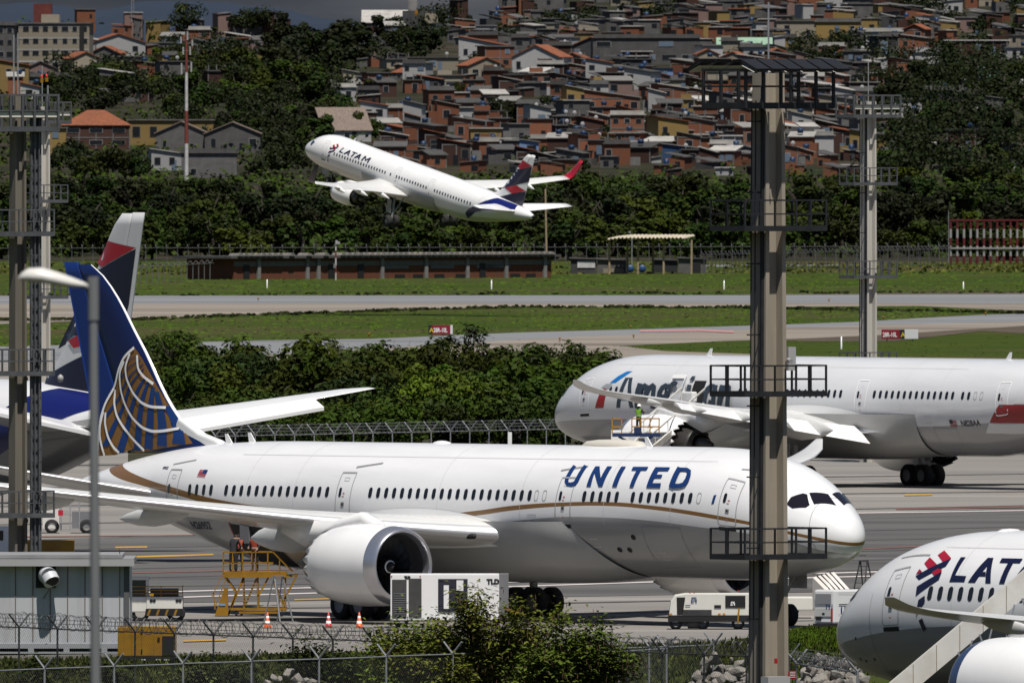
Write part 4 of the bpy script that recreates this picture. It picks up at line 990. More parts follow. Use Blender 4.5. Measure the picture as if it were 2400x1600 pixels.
def make_latam_near():
    r = thing('airliner', 'white wide jet with red and navy ribbon logo, cut by the lower right corner', 'airliner')
    place(r, 0, 0, 0.16, 126.3, 0.0)
    u = (1990 - CX) / FPX; D = FPX / 64.6; r.location = (u * D, D, 0.16)
    F = F789
    fm = livery('latam_skin', [([(0, 3.45), (1.2, 3.7), (3, 3.95), (6, 4.3), (10, 4.55), (20, 4.6), (45, 4.6), (60, 6)], (0.27, 0.27, 0.275))], top=(.78, .78, .79))
    b787(r, F, fm, flex=-.35, lip_mat=mat('blue_intake', (.03, .05, .12), .3, coat=.3))
    LE = [(47.6, 7.4), (51.0, 8.76), (54.4, 12.46), (57.7, 15.7), (58.35, 16.0)]; HG = [(54.72, 7.4), (59.2, 16.12)]; TE = [(57.1, 7.0), (60.4, 16.4)]
    build_fin(r, LE, HG, TE, .085, [M_NAVY, M_WHT])
    f = lambda t, a, o_: F.pt(t, a, .014 + o_, 1)
    cabin_windows(F, r, [8.52 + .6075 * i for i in range(14)], 5.72, .28, .52, 1)
    cabin_door(F, r, 6.1, 1, 6.57, 4.52, 1.08, line=.04)
    lx = lambda x, y: (7.27 + (x - 790) * .0059 - (505 - y) * .00225, 1.07 - (505 - y) * .00154)
    decal('airline_logo', [[lx(*p) for p in q] for q in ([(975, 305), (1023, 252), (1130, 350), (1055, 388)], [(860, 385), (900, 322), (1000, 410), (915, 447)], [(793, 490), (822, 440), (858, 470)], [(960, 485), (1020, 450), (1065, 465), (1055, 485), (990, 515)])], f, M_REDP, r, .3, .1)
    decal('airline_logo', [[lx(*p) for p in q] for q in ([(790, 505), (1130, 352), (1095, 432), (830, 545)], [(810, 603), (1063, 485), (1040, 550), (790, 680)], [(815, 715), (887, 682), (880, 730), (765, 825), (770, 800)], [(762, 880), (808, 862), (808, 945), (765, 968)])], f, M_NAVY, r, .3, .1, .004)
    T = lambda x, y: (9.51 + (x - 1125) * .006 - (566 - y) * .00298, 1.175 - (566 - y) * .00144)
    decal('airline_name', latam_letters(T), f, M_NAVY, r, .3, .1)
    gl = mat('cockpit_glass_blue', (.015, .03, .06), .08, spec=.9)
    for s in (1, -1):
        decal('cockpit_window', [[(2.72, 1.02), (2.72, .82), (2.42, .57), (2.25, .53), (1.80, .75), (1.86, .87), (2.38, 1.05)]], lambda t, a, o_, s=s: F.pt(t, a, .015 + o_, s), gl, r, .15, .1)
        decal('cockpit_window', [[(2.27, .455), (1.86, .06), (1.12, .16), (1.68, .66)]], lambda t, a, o_, s=s: F.pt(t, a, .015 + o_, s), gl, r, .15, .1)
    ribbon_decal('radome_seam', [[(1.35 + .25 * math.cos(a), a) for a in np.linspace(-2.9, 2.9, 60)] , [(4.6, a) for a in np.linspace(1.2, 2.9, 20)]], .02, lambda u, v, o_: F.pt(u, v, o_, 1), M_LINE, r, lift=.008)
    ribbon_decal('rain_gutter', [[(5.3, F.ang(5.5, 6.95)), (7.4, F.ang(7.4, 7.05))]], .03, lambda u, v, o_: F.pt(u, v, o_, 1), M_LINE, r)
    decal('probe_marks', [[(t + .05 * math.cos(x), a + .03 * math.sin(x)) for x in np.linspace(0, 6.28, 9)[:-1]] for t, a in ((3.3, 1.83), (3.0, 2.22), (3.4, 2.25), (4.2, 2.2), (9.2, 2.35))], f, M_DARK, r)
    MB().lathe([(.01, .12), (.3, .1), (.5, 0)], 16, 'Z', (-9.6, 0, 7.9)).build('aerial_dome', M_WHT, r)
    return r

def make_latam_tail():
    r = thing('airliner', 'white jet with navy and red ribbon tail behind the blue globe tail', 'airliner')
    F = F777; psi = 118.0
    D = 60000 / 46.0; tipx = (281 - CX) / FPX * D
    h = Vector((math.cos(R(psi)), math.sin(R(psi)))); nose = Vector((tipx, D)) + h * 68.5
    place(r, nose.x, nose.y, .6, psi)
    fm = livery('latam_grey_skin', [([(0, 5.2), (50, 5.2), (60, 5.9), (66, 6.6), (73, 7.3)], (.26, .26, .26))], top=(.78, .78, .79))
    build_fuselage(F, fm, r)
    mid = mat('white_fin', (.62, .62, .63), .35, .04, .8)
    LE = [(58.3, 7.6), (60.2, 8.6), (66.2, 14.6), (68.5, 17.1), (68.8, 17.25)]; HG = [(66.4, 7.6), (70.1, 17.3)]; TE = [(68.6, 7.6), (71.3, 17.3)]
    fin, mp = build_fin(r, LE, HG, TE, .09, [mid, M_WHT])
    for side in (1, -1):
        mf = lambda t, z, o_, sd=side: mp(t, z, .02 + o_, sd)
        decal('fin_emblem', [[(67.3, 15.85), (70.4, 15.5), (66.9, 14.5), (66.0, 14.72)]], mf, M_REDP, fin, .5, .5)
        decal('fin_emblem', [[(66.9, 14.45), (70.4, 15.45), (69.6, 12.6), (68.9, 11.4), (66.2, 10.9), (63.9, 11.0), (61.6, 10.3), (62.3, 11.0), (64.0, 12.6), (65.7, 14.2)], [(60.3, 8.8), (63.9, 9.7), (68.5, 10.8), (68.4, 8.4), (68.2, 7.8), (59.6, 7.9)]], lambda t, z, o_, sd=side: mp(t, z, .03 + o_, sd), M_NAVY, fin, .5, .5)
        decal('fin_emblem', [[(63.2, 10.72), (64.6, 11.05), (65.2, 10.5), (64.0, 10.35)]], lambda t, z, o_, sd=side: mp(t, z, .045 + o_, sd), M_REDP, fin, .5, .5)
    for s in (1, -1):
        w = loft_wing('tailplane', [(1.0, 59.5, 8.0, 6.3, .1, 0), (2.4, 60.9, 7.2, 6.45, .1, 0), (12.4, 68.6, 2.6, 8.15, .08, 0), (13.2, 70.2, 1.2, 8.3, .08, 0)], s, [M_WHT, M_CHROME], r, camber=0)
        V = [(-68.2, s * 2.6, 6.44), (-71.0, s * 9.8, 7.67), (-72.2, s * 9.8, 7.2), (-70.4, s * 2.6, 5.95)]
        V2 = [(v[0], v[1], v[2] + .18) for v in V]
        MB().add(V + V2, [(0, 1, 2, 3), (7, 6, 5, 4), (0, 4, 5, 1), (1, 5, 6, 2), (2, 6, 7, 3), (3, 7, 4, 0)]).build('elevator', M_WHT, w)
        loft_wing('wing', [(0, 25, 15, 4.6, .12, 0), (3, 28, 12.5, 4.8, .12, 0), (11, 34, 7.0, 5.0, .1, 0), (19, 40, 2.6, 5.2, .09, 0)], s, [M_WING, M_CHROME], r)
        engine(r, 26, s * 9.8, 2.9, 1.95, 6.2, wing_z=5.2, chevrons=0)
        main_gear(r, 37.5, s * 5.5, 3, sgn=s)
    nose_gear(r, 6.0, 3)
    f = lambda t, a, o_: F.pt(t, a, .014 + o_, 1)
    blue = mat('royal_blue_paint', (.005, .009, .11), .35, coat=.3)
    decal('tail_paint', [[(57.2, 1.75), (60.0, 1.1), (61.5, .75), (63.0, .3), (71.0, .25), (71.3, .9), (68, 1.05), (65.5, 1.45), (62.5, 1.7), (60.5, 2.0), (57.6, 2.25)]], f, blue, r, .5, .1)
    text_decal('registration', 'PT-MUI', .75, lambda u, v, o_: F.pt(56.9 + u, 1.86 - v / 3.0, .03 + o_, 1), M_WHT, r, bold=.02)
    ribbon_decal('panel_seams', [[(66.5, a) for a in np.linspace(1.7, 2.7, 12)], [(63.5, 2.0), (66.5, 2.1)], [(66.5, 2.4), (70.5, 1.9)]], .05, lambda u, v, o_: F.pt(u, v, o_, 1), M_LINE, r)
    return r

AIR_UA = make_united(); AIR_AA = make_american(); AIR_CL = make_climber(); AIR_LA = make_latam_near(); AIR_LT = make_latam_tail()
# ------------------------------------------------------------------ setting: terrain, pavements, grass, hills
def sstep(a, b, x): x = min(1, max(0, (x - a) / (b - a))); return x * x * (3 - 2 * x)
HY = [3700, 3760, 4300, 4800, 5200, 5820, 6520, 7000]; HZ = [0, 0.3, 4.0, 9.1, 18.3, 32.2, 49.6, 58]
def hill_z(x, y):
    z = float(np.interp(y, HY, HZ)); px = CX + x / y * FPX
    cap = float(np.interp(px, [-400, 500, 900, 1150, 1500, 1900], [40, 39, 39, 44, 60, 66]))
    if z > cap - 6: z = cap - 6 + 6 * (1 - math.exp(-(z - cap + 6) / 6))
    if y > 6900: z -= (y - 6900) * .05
    return z
def ground_z(x, y):
    if y > 3600: return hill_z(x, y)
    return 13.0 * (1 - sstep(80, 720, y)) if y < 720 else 0.0
def hill_at(px, py):
    """where the sight line through a photo pixel meets the hillside"""
    d0, d1 = 3720.0, 7400.0; prev = None
    for k in range(400):
        D = d0 + (d1 - d0) * k / 399; p = P(px, py, D)
        if p.z <= hill_z(p.x, p.y): return Vector((p.x, p.y, hill_z(p.x, p.y)))
    p = P(px, py, 6600); return p

def ground_mat(name, c1, c2, sc, c3=None, sc3=0.02, rough=0.95, bump=0.0, aniso=None):
    m = bpy.data.materials.new(name); m.use_nodes = True
    n = m.node_tree.nodes; l = m.node_tree.links.new; b = n['Principled BSDF']; b.inputs['Roughness'].default_value = rough; b.inputs['Specular IOR Level'].default_value = .15
    tc = n.new('ShaderNodeTexCoord'); mp = n.new('ShaderNodeMapping'); mp.inputs['Scale'].default_value = aniso or (1, 1, 1); l(tc.outputs['Object'], mp.inputs[0])
    def noise(s, det=6, lo=.35, hi=.65):
        t = n.new('ShaderNodeTexNoise'); t.inputs['Scale'].default_value = s; t.inputs['Detail'].default_value = det; t.inputs['Roughness'].default_value = .65; l(mp.outputs[0], t.inputs['Vector'])
        r = n.new('ShaderNodeMapRange'); r.inputs['From Min'].default_value = lo; r.inputs['From Max'].default_value = hi; l(t.outputs['Fac'], r.inputs['Value']); return r.outputs[0]
    mx = n.new('ShaderNodeMix'); mx.data_type = 'RGBA'; mx.inputs['A'].default_value = (*c1, 1); mx.inputs['B'].default_value = (*c2, 1); l(noise(sc), mx.inputs['Factor']); src = mx.outputs['Result']
    if c3:
        m2 = n.new('ShaderNodeMix'); m2.data_type = 'RGBA'; l(src, m2.inputs['A']); m2.inputs['B'].default_value = (*c3, 1); l(noise(sc3, 5, .5, .68), m2.inputs['Factor']); src = m2.outputs['Result']
    l(src, b.inputs['Base Color'])
    return m
G_GRASS = ground_mat('grass_soil', (.024, .044, .002), (.042, .058, .003), .035, (.060, .046, .020), .012)
G_WEED = ground_mat('weedy_soil', (.035, .033, .020), (.022, .028, .010), .4, (.10, .085, .06), .2)
G_CONC = ground_mat('apron_concrete', (.235, .218, .20), (.165, .157, .148), .06, (.29, .272, .25), .12, aniso=(.25, 1, 1))
G_ASPH = ground_mat('apron_asphalt', (.085, .083, .082), (.12, .117, .115), .08, (.062, .06, .06), .05, aniso=(.2, 1, 1))
G_RWY = ground_mat('runway_asphalt', (.165, .17, .18), (.205, .21, .22), .05, (.115, .117, .125), .03, aniso=(.1, 1, 1))
G_SHLD = ground_mat('shoulder_tan', (.26, .225, .19), (.19, .165, .14), .04, (.12, .10, .08), .02, aniso=(.12, 1, 1))
G_DIRT = ground_mat('bare_dirt', (.10, .08, .06), (.07, .055, .042), .05, (.045, .036, .027), .03)
G_HILL = ground_mat('hillside_soil', (.014, .018, .006), (.024, .022, .011), .05, (.05, .037, .027), .03)
G_MTN = ground_mat('forested_range_haze', (.020, .030, .050), (.026, .036, .055), .0012)  # blue distance haze is mixed into the forest colour

mb = MB(); xs = np.concatenate([np.linspace(-1500, -320, 8), np.linspace(-300, 300, 41), np.linspace(320, 1500, 8)])
ys = [20, 80, 140, 200, 260, 320, 380, 440, 500, 560, 620, 680, 720, 1000, 2000, 3000, 3600] + [3650 + 50 * i for i in range(70)]
mb.add([(x, y, ground_z(x, y)) for y in ys for x in xs], [(j * len(xs) + i, j * len(xs) + i + 1, (j + 1) * len(xs) + i + 1, (j + 1) * len(xs) + i) for j in range(len(ys) - 1) for i in range(len(xs) - 1)], 0, True)
gm = mb.build('ground', [G_GRASS, G_HILL, G_WEED], None, fixn=False); tag(gm, kind='structure')
for p in gm.data.polygons: p.material_index = 1 if p.center.y > 3760 else (2 if p.center.y < 1070 else 0)

def sheet(name, pts, m, z):
    """flat ground area outlined in photo pixels"""
    q = [G(x, y) for x, y in pts]
    mb = MB(); tri = tessellate_polygon([[Vector((p.x, p.y, 0)) for p in q]])
    mb.add([(p.x, p.y, z) for p in q], [tuple(t) for t in tri])
    o = mb.build(name, m); tag(o, kind='structure')
    me = o.data
    return o
sheet('runway', [(-900, 694), (600, 693), (1800, 692), (2500, 689), (3200, 686), (3200, 711), (2400, 712), (1500, 710), (300, 713), (-900, 717)], G_RWY, .02)
sheet('runway_shoulder', [(-900, 717), (300, 713), (1500, 710), (2400, 712), (3200, 711), (3200, 731), (2400, 727), (2340, 726), (2150, 717), (1700, 720), (1200, 719), (800, 730), (600, 738), (300, 749), (-900, 790)], G_SHLD, .02)
sheet('runway_verge', [(1700, 689), (2500, 685), (3200, 681), (3200, 686), (2500, 689), (1800, 692)], G_DIRT, .02)
sheet('taxiway', [(-900, 830), (300, 806), (600, 798), (875, 794), (1200, 780), (1480, 772), (1760, 763), (2000, 755), (2150, 746), (2300, 738), (2400, 735), (3200, 705), (3200, 730), (2400, 754), (2060, 762), (1840, 769), (1480, 784), (1200, 797), (800, 822), (560, 836), (-900, 900)], G_RWY, .02)
sheet('taxiway_shoulder', [(560, 836), (800, 822), (1200, 797), (1480, 784), (1840, 769), (2060, 762), (2400, 754), (3200, 730), (3200, 750), (2400, 764), (2050, 786), (1850, 795), (1700, 799), (1455, 811), (1560, 823), (1760, 830), (1850, 835), (2400, 841), (3200, 848), (3200, 860), (560, 870)], G_SHLD, .02)
sheet('dirt_strip', [(1800, 797), (2050, 786), (2400, 764), (3200, 750), (3200, 762), (2400, 782), (2300, 776), (2100, 800), (1900, 800)], G_DIRT, .03)
sheet('perimeter_road', [(2040, 609), (2110, 604), (2240, 607), (3000, 603), (3000, 618), (2240, 617), (2080, 621), (1600, 626), (1600, 622), (2000, 618)], G_RWY, .02)
sheet('apron', [(-900, 858), (560, 842), (1200, 836), (1800, 838), (3300, 850), (3300, 1380), (2400, 1430), (2000, 1462), (1860, 1478), (1700, 1503), (1480, 1512), (900, 1528), (600, 1533), (0, 1540), (-900, 1548)], G_CONC, .03)
sheet('taxilane', [(-900, 1298), (0, 1268), (2400, 1196), (3300, 1168), (3300, 1352), (2400, 1380), (1300, 1400), (0, 1420), (-900, 1434)], G_ASPH, .05)
sheet('planting_bed', [(300, 1085), (300, 880), (560, 846), (1480, 846), (1500, 1060), (1280, 1090)], G_WEED, .05)
M_LWHITE = mat('marking_white', (.55, .50, .48), .8, .25, .3); M_LYEL = mat('marking_yellow', (.45, .25, .03), .8, .25, .3); M_LRED = mat('marking_red', (.22, .09, .07), .8, .25, .3)
def paint(pts, wpx, m, z=.075, name='pavement_marking'):
    a = [(x, y - wpx / 2) for x, y in pts]; b = [(x, y + wpx / 2) for x, y in pts][::-1]; return sheet(name, a + b, m, z)
paint([(330, 1391), (1000, 1372), (1545, 1357), (2100, 1341), (3000, 1317)], 2.4, M_LWHITE); paint([(330, 1405), (1000, 1384), (1560, 1365), (2100, 1351), (3000, 1328)], 2.4, M_LWHITE)
paint([(270, 1285), (345, 1284)], 3, M_LYEL); paint([(285, 1308), (500, 1302)], 3.2, M_LYEL); paint([(430, 1505), (530, 1502)], 3.2, M_LYEL); paint([(690, 1408), (790, 1405)], 2.4, M_LYEL)
paint([(300, 1345), (700, 1336), (1500, 1312), (2040, 1288), (2160, 1282), (3000, 1250)], 1.8, M_LRED); paint([(1975, 1205), (2800, 1192)], 2, M_LWHITE); paint([(2120, 1162), (2185, 1161)], 3, M_LYEL)
paint([(1500, 777), (1640, 775), (1720, 779)], 4, mat('marking_pink', (.42, .20, .20), .8)); paint([(2100, 1195), (2400, 1190)], 2, M_LRED)
paint([(-200, 1262), (460, 1256)], 1.6, M_LRED)
# tar joints and tyre-blackened lanes
tar = mat('tar_joint', (.07, .068, .066), .9)
for k, (yl, yr) in enumerate(((1012, 985), (1098, 1062), (1150, 1108), (1192, 1150), (1236, 1180), (1300, 1228), (1322, 1252), (1350, 1275), (1370, 1300), (1388, 1325), (1440, 1392), (1470, 1418), (1500, 1440))): paint([(-300, yl), (800, (yl * 2 + yr) / 3 + RNG.uniform(-3, 3)), (1700, (yl + 2 * yr) / 3 + RNG.uniform(-3, 3)), (2700, yr)], RNG.uniform(1.0, 2.0), tar, .062 + .0006 * k, 'pavement_joint')
paint([(1950, 1213), (2800, 1186)], 14, mat('tyre_stain', (.085, .08, .078), .9, .3, .05), .057, 'pavement_stain'); paint([(-300, 1330), (900, 1300)], 10, mat('tyre_stain', (.085, .08, .078), .9), .057, 'pavement_stain')

# the far range and the rain cloud behind it
mb = MB(); D = 24000.0; n = 160; rng = random.Random(3)
prof = [(-1600, 60), (-400, 30), (0, 13), (60, 4), (140, 12), (200, 22), (270, 20), (310, 8), (370, 0), (450, 2), (520, 6), (600, 14), (680, 26), (800, 52), (1000, 80), (1400, 95), (4000, 110)]
top = []
for i in range(n + 1):
    px = -1600 + 5600 * i / n; py = float(np.interp(px, [p[0] for p in prof], [p[1] for p in prof])) + rng.uniform(-2.5, 2.5); top.append(P(px, py, D))
V = []; 
for p in top: V += [(p.x, p.y, p.z), (p.x, p.y - 2500, p.z * .55), (p.x, p.y - 5200, 10), (p.x, p.y + 3000, p.z * .3)]
Fc = []
for i in range(n):
    a, b = 4 * i, 4 * i + 4
    for u, v in ((0, 1), (1, 2), (3, 0)): Fc.append((a + u, b + u, b + v, a + v))
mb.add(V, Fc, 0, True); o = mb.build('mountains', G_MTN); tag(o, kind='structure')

# ------------------------------------------------------------------ vegetation
LEAF_DARK = leafmat('leaf_dark', (.016, .026, .002)); LEAF_MID = leafmat('leaf_mid', (.025, .039, .002)); LEAF_LIGHT = leafmat('leaf_light', (.055, .090, .006)); LEAF_BUSH = leafmat('leaf_bush', (.085, .105, .010))
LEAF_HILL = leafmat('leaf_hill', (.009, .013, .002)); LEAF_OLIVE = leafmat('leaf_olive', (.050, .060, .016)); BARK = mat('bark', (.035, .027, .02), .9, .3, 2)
def crown_mesh(name, m, n, rx, ry, rz, zc, leaf, blobs, seed, flat=.5, droop=0.0):
    """leaf clumps through a crown built of several lobes, with gaps between"""
    r = random.Random(seed); V, Fc = [], []; lob = []
    for i in range(blobs):
        a = r.uniform(0, 6.283); q = math.sqrt(r.random()) * .72; h = r.uniform(-.75, .75)
        k = r.uniform(.20, .44) * (1 - .25 * abs(h)); lob.append((q * math.cos(a) * rx * (1 - .35 * max(0, h)), q * math.sin(a) * ry * (1 - .35 * max(0, h)), zc + h * rz * .78, k))
    for i in range(n):
        lx, ly, lz, k = lob[r.randrange(blobs)]
        u = r.uniform(-1, 1); a = r.uniform(0, 6.283); s = math.sqrt(1 - u * u); d = Vector((s * math.cos(a), s * math.sin(a), u)); q = r.uniform(.55, 1.05) ** .6
        if r.random() < .05: q *= 1.18
        c = Vector((lx + d.x * rx * k * q, ly + d.y * ry * k * q, lz + d.z * rz * k * 1.15 * q))
        nrm = (d + Vector((r.uniform(-1, 1), r.uniform(-1, 1), r.uniform(-.4, 1.3))) * .8).normalized()
        t = nrm.orthogonal().normalized(); t = Matrix.Rotation(r.uniform(0, 6.283), 3, nrm) @ t; b = nrm.cross(t)
        L_ = leaf * r.uniform(.6, 1.4); Wd = L_ * flat * r.uniform(.7, 1.3)
        k0 = len(V); V += [c - t * L_ * .5, c + b * Wd * .5 + nrm * L_ * .08, c + t * L_ * .5 - Vector((0, 0, droop * L_)), c - b * Wd * .5 + nrm * L_ * .08]
        Fc += [(k0, k0 + 1, k0 + 2), (k0, k0 + 2, k0 + 3)]
    me = bpy.data.meshes.new(name); me.from_pydata([tuple(v) for v in V], [], Fc); me.materials.append(m); me.update(); return me
def trunk_mesh(name, h, r0, seed, limbs=4, spread=.26):
    r = random.Random(seed); mb = MB(); mb.tube((0, 0, -.5), (r.uniform(-.1, .1) * h, r.uniform(-.1, .1) * h, h * .55), r0, 7, r0 * .7)
    p0 = Vector(mb.v[-1])
    for i in range(limbs):
        a = r.uniform(0, 6.283); mb.tube((0, 0, h * r.uniform(.3, .5)), (math.cos(a) * h * spread, math.sin(a) * h * spread, h * r.uniform(.75, .95)), r0 * .55, 6, r0 * .15)
    o = mb.build(name, BARK); me = o.data; bpy.data.objects.remove(o); return me
def plant(name, cm, tm, loc, rz, sc, label, cat, group):
    t = thing(name, label, cat, loc, rz, group); t.scale = sc if hasattr(sc, '__len__') else (sc, sc, sc)
    link(bpy.data.objects.new('crown', cm), t)
    if tm: link(bpy.data.objects.new('trunk', tm), t)
    return t
def tufts(name, pts, hgt, wid, m, seed, label, cat='grass', blades=3, lean=1.0):
    """ragged grass: crossed blades at each point"""
    r = random.Random(seed); V, Fc = [], []
    for p in pts:
        for k in range(blades):
            a = r.uniform(0, 6.283); h = hgt * r.uniform(.5, 1.3); w = wid * r.uniform(.5, 1.2); c = Vector((p[0] + r.uniform(-1, 1) * wid, p[1] + r.uniform(-1, 1) * wid, p[2] - .03))
            d = Vector((math.cos(a), math.sin(a), 0)) * w / 2; tp = c + Vector((r.uniform(-.5, .5) * h * lean, r.uniform(-.5, .5) * h * lean + (lean - 1) * h * .5, h)); k0 = len(V)
            V += [c - d, c + d, tp + d * .5, tp - d * .35]; Fc.append((k0, k0 + 1, k0 + 2, k0 + 3))
    me = bpy.data.meshes.new(name); me.from_pydata([tuple(v) for v in V], [], Fc); me.materials.append(m); me.update()
    o = link(bpy.data.objects.new(name, me)); tag(o, label, cat, kind='stuff'); return o
GRASSM = leafmat('grass_blade', (.045, .078, .003), .02, .3); GRASSY = leafmat('grass_blade_dry', (.075, .080, .014), .02, .4); GRASSD = leafmat('grass_blade_dark', (.030, .036, .010), .02, .4)
def band(n, top, bot, seed, z=0):
    """scatter between two pixel curves on the ground"""
    r = random.Random(seed); o = []
    for i in range(n):
        x = r.uniform(-60, 2460); a = float(np.interp(x, [p[0] for p in top], [p[1] for p in top])); b = float(np.interp(x, [p[0] for p in bot], [p[1] for p in bot]))
        if b - a < 1: continue
        g = G(x, r.uniform(a, b)); o.append((g.x, g.y, z))
    return o
tufts('grass', band(1500, [(-60, 646), (2460, 640)], [(-60, 694), (1800, 692), (2460, 686)], 1), .10, .7, GRASSM, 11, 'green grass verge beyond the runway in front of the brick building', lean=3.5)
tufts('grass', band(1500, [(-60, 607), (2460, 607)], [(-60, 646), (2460, 640)], 2), .3, .8, GRASSY, 12, 'yellowish grass along the far perimeter fence')
tufts('grass', band(1700, [(-60, 770), (300, 750), (600, 739), (800, 731), (1200, 720), (1700, 721), (2150, 718), (2340, 728), (2460, 735)], [(-60, 818), (300, 804), (600, 797), (875, 793), (1200, 779), (1480, 771), (1760, 762), (2000, 754), (2150, 745), (2340, 729), (2460, 735)], 3), .09, .6, GRASSM, 13, 'long grass strip between the runway and the taxiway', lean=3.5)
tufts('grass', band(800, [(1440, 812), (1455, 811), (1700, 800), (1850, 797), (2050, 800), (2150, 800), (2400, 783), (2460, 780)], [(1440, 812), (1560, 822), (1760, 829), (1850, 834), (2400, 840), (2460, 841)], 4), .07, .5, GRASSM, 14, 'grass wedge between taxiway and apron on the right', lean=3.5)
tufts('grass', band(420, [(-60, 748), (300, 748), (600, 737), (1200, 718), (1700, 719), (2460, 733)], [(-60, 752), (300, 752), (600, 741), (1200, 722), (1700, 723), (2460, 737)], 5), .26, 1.2, GRASSD, 15, 'taller dark weeds edging the runway shoulder')
tufts('grass', band(110, [(-60, 690), (2460, 684)], [(-60, 695), (2460, 688)], 6), .25, 1.0, GRASSD, 16, 'dark weeds along the far runway edge')
# ------------------------------------------------------------------ the hillside: houses and trees
ANCH = [(437, 250, 'the red and white mast'), (118, 110, 'the cream apartment block'), (725, 345, "the climbing jet's nose"), (990, 430, "the climbing jet's cabin"), (1240, 420, "the climbing jet's tail fin"),
        (1790, 190, "the tall concrete mast's lamp head"), (2035, 240, "the slim pale mast's lamp head"), (65, 260, "the laddered mast's lamp head"), (1240, 140, 'the white gabled house'), (965, 12, 'the water tower'),
        (1515, 115, 'the long grey block'), (1740, 100, 'the green-roofed shed'), (480, 310, 'the sawtooth warehouses'), (227, 300, 'the hip-roofed brick building'), (790, 305, 'the brown-roofed warehouse'),
        (1240, 345, 'the sky-blue house'), (1600, 360, 'the bright blue wall'), (2290, 560, 'the striped antenna array'), (1515, 600, 'the open shelter'), (920, 620, 'the long brick building'), (290, 570, 'the navy and red fin'),
        (2200, 100, 'the long brick terrace'), (1970, 70, 'the yellow houses'), (1120, 160, 'the twin-gabled beige house'), (1715, 335, 'the small white box house'), (1160, 255, 'the big dark tree'), (2100, 330, 'the dark wooded slope')]
USED = set()
ORD = ['', 'second ', 'third ', 'fourth ', 'fifth ', 'sixth ', 'seventh ', 'eighth ']
def where(px, py, skip=0):
    c = sorted(ANCH, key=lambda a: (a[0] - px) ** 2 + 2.0 * (a[1] - py) ** 2)[skip]
    dx, dy = px - c[0], py - c[1]; far = math.hypot(dx, dy)
    v = 'above' if dy < -18 else ('below' if dy > 18 else ''); h = 'left' if dx < -22 else ('right' if dx > 22 else '')
    if v and h: s = ('up and to the ' if v == 'above' else 'down and to the ') + h + ' of'
    elif v: s = 'straight ' + v
    elif h: s = h + ' of'
    else: s = 'right at'
    pre = 'close ' if far < 60 else ('' if far < 130 else 'well ')
    return pre + s + ' ' + c[2]
def uniq(bases, px, py):
    for skip in (0, 1, 2, 3, 4, 5):
        for b in bases:
            s = b + ', ' + where(px, py, skip)
            if len(s.split()) <= 16 and s not in USED: USED.add(s); return s
    for k in ORD[1:]:
        s = k + bases[0] + ', ' + where(px, py); s = ' '.join(s.split()[:16])
        if s not in USED: USED.add(s); return s
    return bases[0] + ', ' + where(px, py)

def brick_mat(name, c1, c2, mortar, sc):
    m = bpy.data.materials.new(name); m.use_nodes = True; n = m.node_tree.nodes; l = m.node_tree.links.new; b = n['Principled BSDF']; b.inputs['Roughness'].default_value = .9; b.inputs['Specular IOR Level'].default_value = .2
    tc = n.new('ShaderNodeTexCoord'); t = n.new('ShaderNodeTexNoise'); t.inputs['Scale'].default_value = .8; t.inputs['Detail'].default_value = 6; l(tc.outputs['Object'], t.inputs['Vector'])
    w = n.new('ShaderNodeTexNoise'); w.inputs['Scale'].default_value = sc; w.inputs['Detail'].default_value = 2; l(tc.outputs['Object'], w.inputs['Vector'])
    mx = n.new('ShaderNodeMix'); mx.data_type = 'RGBA'; mx.inputs['A'].default_value = (*c1, 1); mx.inputs['B'].default_value = (*c2, 1); l(w.outputs['Fac'], mx.inputs['Factor'])
    r = n.new('ShaderNodeMapRange'); r.inputs['From Min'].default_value = .52; r.inputs['From Max'].default_value = .72; r.inputs['To Max'].default_value = .7; l(t.outputs['Fac'], r.inputs['Value'])
    m2 = n.new('ShaderNodeMix'); m2.data_type = 'RGBA'; l(mx.outputs['Result'], m2.inputs['A']); m2.inputs['B'].default_value = (*mortar, 1); l(r.outputs[0], m2.inputs['Factor'])
    oi = n.new('ShaderNodeObjectInfo'); r2 = n.new('ShaderNodeMapRange'); r2.inputs['To Min'].default_value = .7; r2.inputs['To Max'].default_value = 1.25; l(oi.outputs['Random'], r2.inputs['Value'])
    hs = n.new('ShaderNodeHueSaturation'); l(r2.outputs[0], hs.inputs['Value']); l(m2.outputs['Result'], hs.inputs['Color']); l(hs.outputs[0], b.inputs['Base Color']); return m
WALL = {'orange brick': brick_mat('brick_orange', (.205, .082, .043), (.15, .057, .034), (.115, .08, .06), 2.2), 'dark brick': brick_mat('brick_dark', (.066, .031, .023), (.043, .023, .019), (.039, .031, .029), 2.2),
        'grey rendered': mat('render_grey', (.090, .087, .086), .9, .25, .6, dirt=((.062, .058, .055), .6, .5), obj_var=.3), 'white': mat('render_white', (.312, .312, .312), .85, .12, .5, dirt=((.195, .187, .172), .5, .5), obj_var=.15),
        'cream': mat('render_cream', (.242, .211, .160), .85, .12, .5, dirt=((.172, .140, .094), .5, .5), obj_var=.2), 'yellow': mat('render_yellow', (.218, .144, .043), .85, .12, .5, dirt=((.156, .109, .047), .5, .5), obj_var=.15),
        'pink': mat('render_pink', (.172, .109, .094), .85, .12, .5, dirt=((.156, .101, .094), .5, .5)), 'blue': mat('render_blue', (.125, .211, .390), .8, .12, .5), 'deep blue': mat('render_deep_blue', (.012, .047, .125), .7, .12, .5),
        'mint': mat('render_mint', (.234, .359, .265), .8, .12, .5), 'dark grey': mat('render_dark', (.039, .038, .041), .9, .3, .5, obj_var=.3)}
